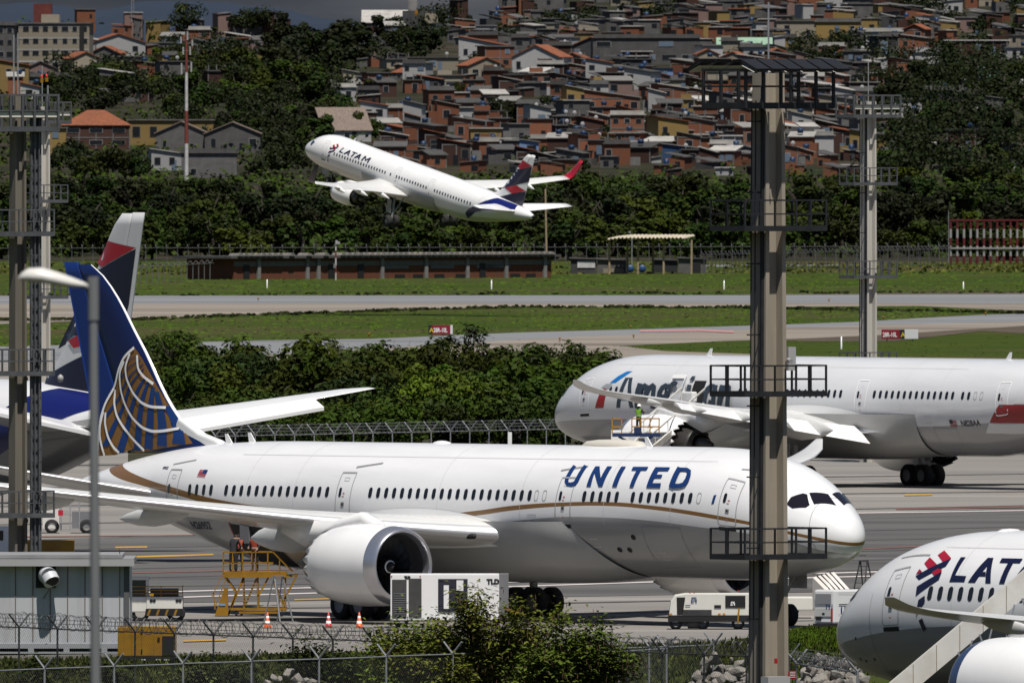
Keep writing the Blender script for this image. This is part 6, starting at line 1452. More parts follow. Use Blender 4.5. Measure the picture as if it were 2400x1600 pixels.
for (px, py, h) in ((430, 62, 66), (12, 155, 54)):                    # feathery palms
    b = hill_at(px, py); s = FPX / b.y; H = h / s; t = thing('palm_tree', uniq(['palm tree with drooping fronds'], px, py - 40), 'palm', b)
    MB().tube((0, 0, -.5), (0, 0, H * .7), .25, 7, .18).build('trunk', BARK, t); V, Fc = [], []
    for i in range(22):
        a = 2.4 * i; el = rt.uniform(-.2, 1.2); L_ = H * .42; pv = None
        for j in range(7):
            q = j / 6; c = Vector((math.cos(a) * L_ * q * math.cos(el * .6), math.sin(a) * L_ * q * math.cos(el * .6), H * .7 + L_ * (math.sin(el) * q - .75 * q * q))); sd = Vector((-math.sin(a), math.cos(a), -.35)) * (.42 * (1 - q) + .06); k0 = len(V); V += [c - sd, c + sd]
            if j: Fc.append((k0 - 2, k0 - 1, k0 + 1, k0))
    me = bpy.data.meshes.new('crown'); me.from_pydata([tuple(v) for v in V], [], Fc); me.materials.append(LEAF_DARK); link(bpy.data.objects.new('crown', me), t)
# low scrub filling the slope under the trees
def scrub(n, seed):
    r = random.Random(seed); V, Fc = [], []; m = 0
    while m < n:
        x = r.uniform(-80, 2480); q = r.random()
        y = r.uniform(425, 607) if q < .62 else (r.uniform(130, 430) if q < .9 else r.uniform(50, 425))
        if y < 385 and 860 < x < 2040 and r.random() < .9: continue
        if q >= .62 and q < .9 and not (x < 860 or x > 2030): continue
        p = hill_at(x, y); k = r.randrange(5, 13); R0 = r.uniform(.8, 1.9)
        for j in range(k):
            a = r.uniform(0, 6.283); e = r.uniform(-.1, 1.4); d = Vector((math.cos(a) * math.cos(e), math.sin(a) * math.cos(e), math.sin(e)))
            c = Vector((p.x, p.y, p.z)) + Vector((d.x * R0 * 1.6, d.y * R0, d.z * R0 * 1.3)); nm = (d + Vector((r.uniform(-1, 1), r.uniform(-1, 1), r.uniform(-.2, 1))) * .6).normalized(); t_ = nm.orthogonal().normalized(); t_ = Matrix.Rotation(r.uniform(0, 6.28), 3, nm) @ t_; b_ = nm.cross(t_); L_ = r.uniform(.3, .65); k0 = len(V)
            V += [c - t_ * L_, c + b_ * L_ * .7, c + t_ * L_, c - b_ * L_ * .7]; Fc.append((k0, k0 + 1, k0 + 2, k0 + 3)); m += 1
    me = bpy.data.meshes.new('undergrowth'); me.from_pydata([tuple(v) for v in V], [], Fc); me.materials.append(LEAF_MID); o = link(bpy.data.objects.new('undergrowth', me)); tag(o, 'dense low scrub covering the slope below the houses', 'undergrowth', kind='stuff')
scrub(42000, 9)
# ------------------------------------------------------------------ across the runway: sheds, fences, signs, antenna array
def yaw_between(a, b): return math.atan2(b.y - a.y, b.x - a.x)
# long brick building
a = G(548, 655); b = G(1292, 650); t = thing('brick_building', 'long low brick building with dark scalloped roof edge and concrete piers by the runway', 'building', a, yaw_between(a, b))
Lb = (b - a).length; H = 2.75; bm_ = brick_mat('brick_shed', (.12, .045, .026), (.085, .032, .02), (.06, .045, .036), 2.2); CON = mat('pier_concrete', (.17, .166, .16), .9, .2, 1)
MB().boxr((0, 0, 0), (Lb, 9, H)).build('wall', bm_, t)
q = MB(); q.boxr((-1.2, -.7, H + .02), (Lb + 1.2, 10.5, H + .34)); q.build('roof', ROOFM['dark sheet'], t)
q = MB(); n = int(Lb / 1.05)
for i in range(n):
    x = i * Lb / n; V = []
    for j in range(7): an = math.pi * j / 6; V.append((x + .5 + .5 * math.cos(an), H + .36 + .36 * math.sin(an)))
    if 8 < x < 18 and i % 3: continue
    q.prism([(v[0], v[1]) for v in V], -.9, 1.0)
q.build('roof_tiles', mat('roof_tile_grey', (.15, .14, .13), .9, .3, 1.2, dirt=((.32, .27, .23), .8, .25)), t)
MB().boxr((0, -.06, H - 1.0), (Lb, .0 - .001, H - .35)).build('lintel_beam', mat('lintel_dark', (.12, .115, .11), .9, .2, 1), t)
for x in (3.9, 11.8, 13.6, 24.0, 31.2, 38.0, 44.4, 50.8): 
    if x < Lb: MB().box((x * Lb / 52, -.16, H / 2), (.55, .3, H)).build('pier', CON, t)
for x in (2.0, 15.8, 20.6, 40.6): MB().boxr((x * Lb / 52 - .55, -.1, 0), (x * Lb / 52 + .55, -.003, 1.95)).build('door', M_DARK, t)
for x in (27, 30, 33.5, 37, 46, 48.6): MB().boxr((x * Lb / 52 - .9, -.08, .02), (x * Lb / 52 + .9, -.004, .55)).build('vent_opening', M_DARK, t)
for x in (26.5, 34, 41.5, 43.2): MB().boxr((x * Lb / 52 - 2.2, -.075, 1.32), (x * Lb / 52 + 2.2, -.062, 1.7)).build('window', mat('dusty_glass', (.10, .11, .12), .5), t)
# camera pole
c = G(787, 657); t = thing('camera_pole', 'thin red and white pole with a camera on top before the brick building', 'pole', c); s_ = FPX / c.y; mb = MB()
for k in range(5): mb.tube((0, 0, k * .98), (0, 0, (k + 1) * .98), .1, 8, None, (k + 1) % 2)
mb.build('pole', RW, t); q = MB(); q.box((.25, 0, 4.95), (.6, .4, .35)); q.box((.1, 0, 5.2), (.3, .3, .2)); q.build('camera', DISHM, t); MB().box((-.15, -.1, 1.9), (.3, .25, .6)).build('junction_box', M_GREY, t)
# open shelter and what stands under it
a = G(1415, 642); s_ = FPX / a.y; t = thing('shelter', 'open shelter of rough posts under a pale corrugated roof', 'shelter', a); POST = mat('weathered_post', (.30, .23, .14), .9, .3, 2)
q = MB(); w = 215 / s_; n = 40; V = []
for i in range(n + 1):
    u = i / n; z0 = 4.55 + .22 * (i % 2)
    for y, dz in ((-1.5, 0), (7, .35)): V.append((u * (w - 2) + .2 + (1.8 if y > 0 else 0), y, z0 + dz + .9 * min(1, u * 5) * .25)); 
q.add(V, [(2 * i, 2 * i + 1, 2 * i + 3, 2 * i + 2) for i in range(n)]); V2 = [(v[0], v[1], v[2] + .08) for v in V]; q.add(V2, [(2 * i, 2 * i + 1, 2 * i + 3, 2 * i + 2) for i in range(n)])
q.build('roof', mat('roof_sheet_cream', (.50, .44, .34), .8, .2, .8), t)
for x, y in ((.8, 0), (4.9, 0), (8.6, 0), (12.6, 0), (3.4, 6), (7.1, 6)): MB().tube((x * w / 13.2, y, 0), (x * w / 13.2 + .05, y, 4.65 + .1 * (y > 0)), .17, 7, .14).build('post', POST, t)
def shack(x0, x1, yb, h, m, lab, nm='shack', dk=False):
    a = G(x0, yb); b = G(x1, yb); t = thing(nm, lab, 'shack', a); w = (b - a).length
    MB().boxr((0, 0, 0), (w, 4, h)).build('wall', m, t); MB().add([(-.2, -.3, h + .02), (w + .2, -.3, h - .1), (w + .2, 4.3, h - .1), (-.2, 4.3, h + .12), (-.2, -.3, h + .12), (w + .2, -.3, h), (w + .2, 4.3, h), (-.2, 4.3, h + .22)], [(3, 2, 1, 0), (4, 5, 6, 7), (0, 1, 5, 4), (1, 2, 6, 5), (2, 3, 7, 6), (3, 0, 4, 7)]).build('roof', ROOFM['dark sheet'], t); return t, w
t, w = shack(1338, 1398, 641, 2.0, WALL['dark grey'], 'dark grey hut with a white banner beside the shelter'); MB().boxr((.9, -.1, .8), (w - .2, -.02, 1.7)).build('banner', mat('banner_white', (.5, .5, .5), .8, .2, 1), t)
t, w = shack(1400, 1467, 641, 1.9, WALL['grey rendered'], 'grey hut with a pale lower panel left of the blue barrels'); MB().boxr((.8, -.1, .05), (w - .3, -.02, .7)).build('panel', WALL['cream'], t)
t, w = shack(1590, 1655, 640, 2.0, WALL['grey rendered'], 'grey hut with dark doorway at the right end of the shelter'); MB().boxr((w * .5, -.1, .05), (w * .8, -.02, 1.6)).build('door', M_DARK, t)
t, w = shack(1531, 1588, 639, 1.75, mat('tarpaulin_black', (.012, .013, .016), .7), 'low black tarpaulin covered stack under the shelter roof', 'covered_stack')
for x, lab in ((1477, 'blue barrel lying left under the shelter'), (1505, 'blue barrel beside a rough post under the shelter')):
    t = MB().lathe([(.02, 0), (.5, 0), (.55, .1), (.55, 1.1), (.5, 1.2), (.02, 1.2)], 16, 'Y', (0, 0, .55)).build('barrel', mat('barrel_blue', (.015, .05, .14), .5)); t.location = G(x, 639); tag(t, lab, 'barrel', 'barrels under the shelter')
MB_ = MB(); MB_.tube((0, 0, 0), (0, 0, 4.4), .07, 6); MB_.tube((0, 0, 3.6), (0, 0, 3.7), .12, 6); o = MB_.build('thin_pole', M_STEEL); o.location = G(1481, 637); tag(o, 'thin grey pole with white globe behind the shelter', 'pole'); MB().lathe([(.01, .3), (.22, .15), (.01, 0)], 10, 'Z', (-.3, 0, 5.3)).build('globe', DISHM, o); MB().tube((0, 0, 4.4), (-.25, 0, 5.4), .05, 5).build('bracket', M_STEEL, o)
c = G(1283, 648); t = thing('utility_pole', 'tall weathered pole with a short crossarm behind the brick building', 'pole', (c.x, c.y + 60, 0)); MB().tube((0, 0, 0), (-.2, 0, 11.6), .17, 7, .12).build('pole', POST, t); MB().bar((-.2, 0, 9.4), (1.2, 0, 9.4), .12).build('crossarm', POST, t)
# striped antenna array
a = G(2228, 620); s_ = FPX / a.y; t = thing('antenna_array', 'localizer antenna array of red and white upright poles joined by red and white rails', 'antenna array', a)
HT = 104 / s_
for i in range(17):
    x = i * 15.6 / s_; mb = MB()
    for k, (z0, z1, mi) in enumerate(((0, .19, 0), (.19, .42, 1), (.42, .60, 0), (.60, .80, 1), (.80, 1.0, 0))): mb.tube((x, 0, z0 * HT), (x, 0, z1 * HT), .19, 8, None, mi)
    mb.build('pole', [mat('array_red', (.10, .006, .009), .6), mat('array_white', (.28, .27, .265), .6)], t)
Lr = 16 * 15.6 / s_
MB().bar((-.2, -.1, HT), (Lr, -.1, HT), .24).build('top_rail', mat('array_red', (.16, .008, .012), .6), t); MB().bar((0, -.22, HT * .37), (Lr, -.22, HT * .37), .22).build('middle_rail', mat('array_white', (.42, .41, .4), .6), t)
MB().tube((-.3, 0, 0), (-.3, 0, HT + 1.4), .05, 5).build('lightning_rod', M_STEEL, t)
# fences
FM = mat('fence_steel', (.24, .25, .265), .5, .2, 2, metal=.3); FD = mat('fence_steel_dark', (.055, .057, .062), .5, .3, 2, metal=.3)
def mesh_mat(name, col, dens, sc=22):
    m = bpy.data.materials.new(name); m.use_nodes = True; n = m.node_tree.nodes; l = m.node_tree.links.new; b = n['Principled BSDF']; b.inputs['Base Color'].default_value = (*col, 1); b.inputs['Roughness'].default_value = .6
    tc = n.new('ShaderNodeTexCoord'); mp = n.new('ShaderNodeMapping'); mp.inputs['Rotation'].default_value = (0, R(45), 0); mp.inputs['Scale'].default_value = (sc, 1, sc); l(tc.outputs['Object'], mp.inputs[0]); sp = n.new('ShaderNodeSeparateXYZ'); l(mp.outputs[0], sp.inputs[0]); outs = []
    for ax in ('X', 'Z'):
        f = n.new('ShaderNodeMath'); f.operation = 'FRACT'; l(sp.outputs[ax], f.inputs[0]); c = n.new('ShaderNodeMath'); c.operation = 'LESS_THAN'; c.inputs[1].default_value = dens; l(f.outputs[0], c.inputs[0]); outs.append(c.outputs[0])
    mx = n.new('ShaderNodeMath'); mx.operation = 'MAXIMUM'; l(outs[0], mx.inputs[0]); l(outs[1], mx.inputs[1]); l(mx.outputs[0], b.inputs['Alpha']); return m
CHAIN = mesh_mat('chain_link', (.16, .165, .17), .055, 9); CHAIND = mesh_mat('chain_link_dark', (.07, .075, .08), .06, 8)
def fence(pts, label, h, arm=.5, step=None, px_step=None, mat_=None, wire=True, coil=False, razor_r=.32, name='fence', r=.045, chain=CHAIN, single=False, top=True):
    """posts with forked tops; pts are ground points"""
    m = mat_ or FM; a, b = Vector(pts[0]), Vector(pts[-1]); yw = yaw_between(a, b); t = thing(name, label, 'fence', a, yw); Lf = (b - a).length; n = max(1, round(Lf / step)); st = Lf / n
    pm = MB(); pm.tube((0, 0, -.4), (0, 0, h), r, 7)
    if not single: pm.tube((0, 0, h), (0, arm * .75, h + arm * .85), r * .9, 6)
    pm.tube((0, 0, h), (0, -arm * .75, h + arm * .85), r * .9, 6)
    po = pm.build('post', m, t)
    for i in range(1, n + 1): c = po.copy(); link(c, t); c.location = (i * st, 0, 0)
    if top:
        q = MB(); 
        for i in range(n): q.tube((i * st, 0, h - .02 + RNG.uniform(-.015, .015)), ((i + 1) * st, 0, h - .02), r * .75, 6, caps=False)
        q.build('top_rail', m, t)
    if chain: MB().poly([(0, 0, 0.02), (Lf, 0, 0.02), (Lf, 0, h - .05), (0, 0, h - .05)]).build('chain_link_mesh', chain, t)
    if wire:
        q = MB()
        for f in (.35, .65, .97):
            for s_ in ((1, -1) if not single else (-1,)): q.tube((0, s_ * arm * .75 * f, h + arm * .85 * f), (Lf, s_ * arm * .75 * f, h + arm * .85 * f), .006, 4, caps=False)
        q.build('barbed_wire', m, t)
    if coil:
        q = MB(); rr = random.Random(int(Lf * 10)); nt_ = int(Lf / .3); prev = None; seg = 10
        for k in range(nt_ * seg):
            u = k / seg; an = 2 * math.pi * u; rad = razor_r * (1 + .12 * math.sin(u * 1.7)); p = Vector((u * .3 + .12 * math.sin(an * .5), rad * math.cos(an) * .8, h + razor_r * .85 + rad * math.sin(an) + .05 * math.sin(u * .6)))
            if prev: q.tube(prev, p, .011, 3, caps=False)
            prev = p
        q.build('razor_wire', FD, t)
    return t
fence([G(-30, 622), G(2226, 617)], 'far perimeter fence of dark posts with pale forked tips below the tree belt', 2.5, .55, 1.6, wire=False, mat_=mat('fence_far', (.11, .11, .115), .6), chain=None, r=.045)
fence([G(1650, 642), G(2226, 626)], 'nearer dark fence along the perimeter road on the right', 2.6, .6, 2.3, wire=False, mat_=mat('fence_far_dark', (.06, .06, .065), .6), chain=None, r=.055)
fence([G(300, 668), G(545, 652)], 'pale wire fence beside the left end of the brick building', 2.2, .5, 7.0, wire=False, mat_=mat('fence_far_pale', (.12, .12, .12), .6), chain=None, r=.06)
a = G(505, 1102); b = G(1325, 1083)
fence([a, b], 'grey chain-link fence with forked post tops between the white jet and the thicket', 2.2, .75, 2.46, coil=True, razor_r=.28, chain=None)
o = MB().boxr((-.13, -.13, 0), (.13, .13, 2.1)).build('marker_post', M_WHT, bevel=.02); o.location = G(1195, 1088); tag(o, 'short white square post beside the fence behind the white jet', 'post')
# runway markers, small things on the grass
for i, (x, y, h) in enumerate(((626, 675, 20), (1152, 678, 22), (1697, 679, 22), (2258, 678, 18), (1972, 818, 30))):
    p = G(x, y); s_ = FPX / p.y; o = MB().lathe([(.02, h / s_), (.06, h / s_), (.08, 0)], 8).build('marker_stake', M_WHT); o.location = p; tag(o, f"white marker stake in the grass, {['first','second','third','fourth','nearest'][i]} from the left" if i < 4 else 'white marker stake on the grass wedge, just left of the slim pale mast', 'stake', 'marker stakes in the grass')
for i, (x, y) in enumerate(((605, 705), (865, 790), (1478, 772), (1485, 793), (1312, 800), (1335, 818), (2070, 750), (2310, 740), (1943, 708))):
    p = G(x, y); mb = MB(); mb.lathe([(.02, .42), (.12, .38), (.13, .3), (.05, .25), (.05, 0)], 8); o = mb.build('edge_light', M_YEL); o.location = p; tag(o, 'small amber taxiway edge light at the pavement edge', 'edge light', 'taxiway edge lights')
# taxiway signs
def sign(px, py, wpx, label, txt, parts):
    p = G(px, py); s_ = FPX / p.y; t = thing('taxiway_sign', label, 'sign', p); w = wpx / s_; h = .92; x = 0
    for nm, fr, m in parts:
        q = MB(); q.boxr((x * w, 0, .25), ((x + fr) * w, .3, .25 + h)); o = q.build(nm, m, t, bevel=.02)
        if nm == 'red_panel':
            text_flat('lettering', txt, .62, Matrix.Translation((x * w + .12, -.012, .46)) @ Matrix.Rotation(R(90), 4, 'X') @ Matrix.Diagonal((fr * w / 2.75, 1, 1, 1)), mat('sign_white', (.75, .75, .75), .5), o, bold=.015)
        if nm == 'black_panel': text_flat('lettering', 'A', .62, Matrix.Translation((x * w + .1, -.012, .46)) @ Matrix.Rotation(R(90), 4, 'X'), mat('sign_yellow', (.5, .38, .02), .5), o, bold=.02)
        x += fr
    for xx in (.15, .85): MB().tube((xx * w, .15, 0), (xx * w, .15, .26), .05, 6).build('leg', M_GREY, t)
SR = mat('sign_red', (.20, .008, .022), .5); SB = mat('sign_black', (.012, .012, .014), .5); SW = mat('sign_back', (.6, .6, .62), .5)
sign(1004, 789, 57, 'red runway holding sign 28R-10L with black end panel, left by the thicket', '28R-10L', (('black_panel', .16, SB), ('red_panel', .74, SR), ('white_panel', .10, SW)))
sign(2066, 800, 86, 'red runway holding sign 28R-10L with white end, beside the slim pale mast', '28R-10L', (('red_panel', .50, SR), ('black_panel', .13, SB), ('white_panel', .37, SW)))

# ------------------------------------------------------------------ thicket between taxiway and apron
SH = [crown_mesh(f'thicket_{k}', m, 1700, rx, rx * .85, rz, rz * .8, .36, bl, 80 + k, .5) for k, (m, rx, rz, bl) in enumerate(((LEAF_DARK, 3.1, 2.3, 12), (LEAF_MID, 2.8, 2.5, 11), (LEAF_MID, 3.4, 2.1, 14), (LEAF_DARK, 2.4, 2.7, 9)))]
SHL = crown_mesh('thicket_light', LEAF_LIGHT, 1500, 2.6, 2.2, 2.2, 1.8, .3, 10, 91, .45)
ST = trunk_mesh('stem', 3.0, .12, 70, 5, .4); r2 = random.Random(31)
topy = [(300, 800), (420, 775), (500, 795), (560, 812), (640, 805), (720, 812), (800, 790), (850, 800), (900, 815), (1000, 820), (1100, 812), (1240, 818), (1350, 835), (1450, 842), (1500, 860)]
cnt = 0
for row, yb in enumerate((1066, 1046, 1022, 998, 974, 950, 925, 905)):
    x = 300 + r2.uniform(0, 40)
    while x < 1500 - (row < 3) * 190:
        p = G(x, yb + r2.uniform(-6, 6)); s_ = FPX / p.y; ty = float(np.interp(x, [q[0] for q in topy], [q[1] for q in topy])); h = r2.uniform(100, 150) if row < 6 else max(40, min(140, p_y - ty)) if False else r2.uniform(85, 125)
        if row >= 6: h = max(55, (yb - ty) * r2.uniform(.85, 1.12))
        k = r2.randrange(4); lt = (900 < x < 1100 and 2 <= row <= 4 and r2.random() < .6); cm = SHL if lt else SH[k]; Hh = (2.3, 2.5, 2.1, 2.7)[k] * 1.6; h *= r2.choice((.75, .9, 1.0, 1.1))
        sc = h / s_ / Hh
        lab = uniq([('bright yellow-green' if lt else ('dark', 'green', 'mid green', 'deep green')[k]) + ' shrub of the thicket', 'dense thicket shrub', 'leafy thicket bush'], x, yb - 60) if False else ('bright yellow-green shrub in the middle of the thicket' if lt else 'dense green shrub of the thicket between taxiway and apron')
        plant('thicket_shrub', cm, ST, (p.x, p.y, 0), r2.uniform(0, 6.28), (sc * r2.uniform(1.15, 1.5), sc * 1.2, sc), lab, 'shrub', 'bright thicket shrubs' if lt else 'thicket shrubs'); cnt += 1
        x += r2.uniform(58, 96)
def sapling(px, py, hpx, label, leaf=.42, n=220, m=LEAF_DARK, rx=1.8):
    p = G(px, py); s_ = FPX / p.y; H = hpx / s_; t = thing('young_tree', label, 'tree', p); rr = random.Random(int(px))
    tb = MB(); tips = []; tb.tube((0, 0, 0), (.1, 0, H * .7), .09, 6, .06)
    for i in range(9):
        a = rr.uniform(0, 6.28); z0 = H * rr.uniform(.45, .7); e = Vector((math.cos(a) * rx * rr.uniform(.5, 1), math.sin(a) * rx * .7, H * rr.uniform(.72, 1.0))); tb.tube((.1, 0, z0), e, .05, 5, .02); tips.append(e)
    tb.build('trunk', BARK, t); V, Fc = [], []
    for i in range(n):
        e = tips[i % 9]; d = Vector((rr.gauss(0, 1), rr.gauss(0, 1), rr.gauss(0, .8))) * .34; c = e + d; nm = (d + Vector((0, 0, .6))).normalized(); t_ = nm.orthogonal().normalized(); t_ = Matrix.Rotation(rr.uniform(0, 6.28), 3, nm) @ t_; b_ = nm.cross(t_); L_ = leaf * rr.uniform(.6, 1.2); k0 = len(V); V += [c, c + t_ * L_ * .5 + b_ * L_ * .25, c + t_ * L_, c + t_ * L_ * .5 - b_ * L_ * .25]; Fc.append((k0, k0 + 1, k0 + 2, k0 + 3))
    me = bpy.data.meshes.new('crown'); me.from_pydata([tuple(v) for v in V], [], Fc); me.materials.append(m); link(bpy.data.objects.new('crown', me), t)
sapling(1108, 945, 178, 'dark cecropia-like tree with big leaves standing out above the thicket', .5, 330, LEAF_HILL, 2.2); sapling(812, 930, 132, 'spindly sapling rising from the thicket left of the red sign', .3, 240, LEAF_MID, 1.7); sapling(925, 930, 118, 'leaning sapling just left of the red sign above the thicket', .28, 190, LEAF_MID, 1.5); sapling(1240, 920, 104, 'rounded sapling at the right end of the thicket top', .26, 320, LEAF_MID, 1.4); sapling(395, 930, 150, 'sapling rising from the thicket beside the blue fin', .3, 240, LEAF_MID, 1.8)
# ------------------------------------------------------------------ floodlight columns, lamp, shed, ground equipment, people
CONC = mat('column_concrete', (.30, .262, .208), .9, .22, .8, dirt=((.085, .07, .052), .7, .35), bump=.15, bscale=6, stretch=(1, 1, .12)); CONL = mat('column_concrete_pale', (.46, .44, .40), .9, .15, .8, dirt=((.2, .17, .14), .6, .4), stretch=(1, 1, .15))
PLAT = mat('platform_steel', (.022, .023, .026), .5, .3, 2, metal=.2); PLATG = mat('platform_grey', (.09, .093, .10), .5, .25, 2, metal=.2)
FLOODG = mat('flood_glass', (.65, .63, .55), .2); REDL = emis('beacon_red', (.6, .015, .02), .15)
def column(px, pb_y, D, w0, w1, ytop, ylev, label, yaw, pw, pd, pm, head_y, head_h, conc, ladder='left', visor=True, extra=None):
    """H-section tapered mast; ylev: photo rows of the platforms, head_y: row of the lamp head floor"""
    s = FPX / D; base = P(px, 900, D); x0 = base.x; t = thing('floodlight_mast', label, 'floodlight mast', (x0, D, 0), yaw); zof = lambda y: CAMH - (y - YH) / s
    H = zof(ytop); mb = MB(); n = 14
    def sec(z):
        k = 1 - z / H; w = w1 + (w0 - w1) * k; return w
    fl = .30   # flange share
    V = []; prof = lambda w: [(-.5 * w, -.5 * w), (-.5 * w, -.5 * w), (-.32 * w, -.5 * w), (-.28 * w, -.14 * w), (.28 * w, -.14 * w), (.32 * w, -.5 * w), (.5 * w, -.5 * w), (.5 * w, .5 * w), (.32 * w, .5 * w), (.28 * w, .14 * w), (-.28 * w, .14 * w), (-.32 * w, .5 * w), (-.5 * w, .5 * w)][1:]
    for k in range(n + 1):
        z = H * k / n - (.5 if k == 0 else 0)
        for p in prof(sec(max(0, z))): V.append((p[0], p[1], z))
    m = 12; Fc = [(k * m + i, k * m + (i + 1) % m, (k + 1) * m + (i + 1) % m, (k + 1) * m + i) for k in range(n) for i in range(m)] + [tuple(n * m + i for i in range(m))]
    mb.add(V, Fc); mb.build('column', conc, t)
    for yl in ylev:
        z = zof(yl); w = sec(z); q = MB(); hw, hd = pw / 2, pd / 2
        def ring(zz, th, tk):
            for a, b in (((-hw, -hd), (hw, -hd)), ((hw, -hd), (hw, hd)), ((hw, hd), (-hw, hd)), ((-hw, hd), (-hw, -hd))): q.bar((a[0], a[1], zz), (b[0], b[1], zz), tk, th)
        ring(z + .09, .20, .06); ring(z + 1.12, .06, .06); ring(z + .62, .05, .05)
        q.boxr((-hw, -hd, z), (-w / 2 - .02, hd, z + .05)); q.boxr((w / 2 + .02, -hd, z), (hw, hd, z + .05)); q.boxr((-w / 2 - .02, -hd, z), (w / 2 + .02, -w / 2 - .02, z + .05)); q.boxr((-w / 2 - .02, w / 2 + .02, z), (w / 2 + .02, hd, z + .05))
        for y in (-hd, hd):
            for x in (-hw, -hw * .62, -hw * .26, hw * .26, hw * .62, hw): q.bar((x, y, z), (x, y, z + 1.14), .065)
        for x in (-hw, hw): q.bar((x, 0, z), (x, 0, z + 1.14), .065)
        q.build('platform', pm, t, fixn=False)
        MB().box((w * .5 + .03, 0, z - .14), (.1, w * .8, .16)).build('bracket', CONL, t)
    # lamp head
    z = zof(head_y); hh = head_h; q = MB(); hw, hd = pw * .54, pd * .62
    for zz, th in ((z + .1, .22), (z + hh * .55, .07), (z + hh - .05, .1)):
        for a, b in (((-hw, -hd), (hw, -hd)), ((hw, -hd), (hw, hd)), ((hw, hd), (-hw, hd)), ((-hw, hd), (-hw, -hd))): q.bar((a[0], a[1], zz), (b[0], b[1], zz), .07, th)
    for y in (-hd, hd):
        for x in np.linspace(-hw, hw, 6): q.bar((x, y, z), (x, y, z + hh), .10)
    q.boxr((-hw, -hd, z - .02), (-sec(z) / 2 - .02, hd, z + .04)); q.boxr((sec(z) / 2 + .02, -hd, z - .02), (hw, hd, z + .04)); q.build('lamp_platform', pm, t, fixn=False)
    if visor:
        for k, x in enumerate(np.linspace(-hw * .92, hw * .92, 6)):
            for sy in (-1, 1):
                v = MB(); c = Vector((x, sy * hd * .9, z + hh + .05)); V = [(-.33, -.1, -.05), (.33, -.1, -.05), (.28, -.95, -.42), (-.28, -.95, -.42), (-.33, -.05, .12), (.33, -.05, .12), (.3, -1.0, -.32), (-.3, -1.0, -.32)]
                v.add([(c.x + a[0] * 1.0, c.y + sy * (-a[1]) * 1.0, c.z + a[2] * .8 + .2) for a in V], [(3, 2, 1, 0), (4, 5, 6, 7), (0, 1, 5, 4), (1, 2, 6, 5), (2, 3, 7, 6), (3, 0, 4, 7)])
                f = v.build('floodlight', mat('flood_black', (.010, .010, .012), .5), t); MB().add([(c.x + a[0], c.y - sy * a[1], c.z + a[2]) for a in ((-.36, -.15, .06), (.36, -.15, .06), (.32, -.85, -.18), (-.32, -.85, -.18))], [(0, 1, 2, 3)]).build('lamp_glass', FLOODG, f, fixn=False)
    else:
        for k, x in enumerate(np.linspace(-hw * .8, hw * .8, 5)):
            v = MB(); v.box((x, -hd * .7, z + hh * .45), (.75, .45, .32)); f = v.build('floodlight', PLATG, t, bevel=.05); MB().boxr((x - .34, -hd * .7 - .24, z + hh * .45 - .12), (x + .34, -hd * .7 - .226, z + hh * .45 + .1)).build('lamp_glass', FLOODG, f, fixn=False)
            MB().bar((x, -hd * .7, z + hh * .5), (x, -hd * .7, z + hh), .06).build('hanger', pm, t)
    MB().tube((0, 0, H - .2), (0, 0, H + 2.6), .035, 5).build('lightning_rod', M_STEEL, t)
    # caged ladder or rope of cables on the side
    q = MB(); w = sec(0) / 2
    if ladder == 'left':
        for dx in (-.55, -.25): q.bar((-w - .12 + dx * .6, -.15, 1), (-w1 / 2 - .12 + dx * .6, -.15, H - 1), .04)
        q.bar((-w - .06, -.3, 0), (-w1 / 2 - .06, -.3, H - .5), .12, .1); z = 2.0
        while z < H - 1: q.bar((-w - .55, -.15, z), (-w1 / 2 - .05, -.15, z), .05); z += 2.6
    else:
        lx = w + .28
        for dx in (-.22, .22): q.bar((lx + dx, -.5, .5), (lx + dx, -.5, H - .6), .09)
        for dx in (-.1, .1): q.bar((lx + dx, -.62, .5), (lx + dx, -.62, H - .6), .05)
        z = 1.0
        while z < H - .8: q.bar((lx - .22, -.55, z), (lx + .22, -.55, z), .045); z += .55
        q.boxr((lx - .2, -.45, .5), (lx + .2, -.35, H - .6))
    q.build('ladder', PLAT if ladder == 'left' else PLATG, t, fixn=False)
    if extra: extra(t, zof, s)
    return t
def ex1(t, zof, s):
    q = MB(); z = zof(865); q.tube((.35, -.75, z + .35), (.25, -1.05, z + .3), .08, 10); q.build('camera', DISHM, t); MB().tube((.35, -.6, z + .3), (.38, -.58, z - 1.0), .02, 5).build('cable', PLAT, t)
    MB().boxr((.58, -.45, zof(868)), (.92, -.2, zof(813))).build('control_box', mat('box_grey', (.36, .36, .36), .6), t)
    b = MB().boxr((.32, -.83, zof(1590)), (.64, -.78, zof(1571))).build('warning_plate', mat('plate_red', (.36, .01, .015), .5), t)
    for k in range(4): MB().boxr((.36, -.845, zof(1586) + .06 * k), (.60, -.835, zof(1586) + .06 * k + .02)).build('lettering', mat('sign_white', (.75, .75, .75), .5), b)
    b = MB().boxr((-.32, -.83, zof(1553)), (-.2, -.79, zof(1541))).build('warning_plate', mat('plate_red', (.36, .01, .015), .5), t)
    MB().boxr((-.9, -1.2, -.2), (.1, -.75, zof(1583))).build('foot_cabinet', mat('box_grey', (.36, .36, .36), .6), t)
column(1801, 0, FPX / 64.0, 1.08, .84, 172, (541, 928, 1309), 'tall brown concrete mast with black lamp visors in front of the white jet', R(36), 3.7, 2.1, PLAT, 254, 1.45, CONC, extra=ex1)
column(2035, 0, FPX / 35.9, .84, .74, 238, (434, 652, 866), 'slim pale mast with grey platforms rising behind the silver jet', R(38), 3.6, 1.5, PLATG, 276, 1.5, CONL, visor=False)
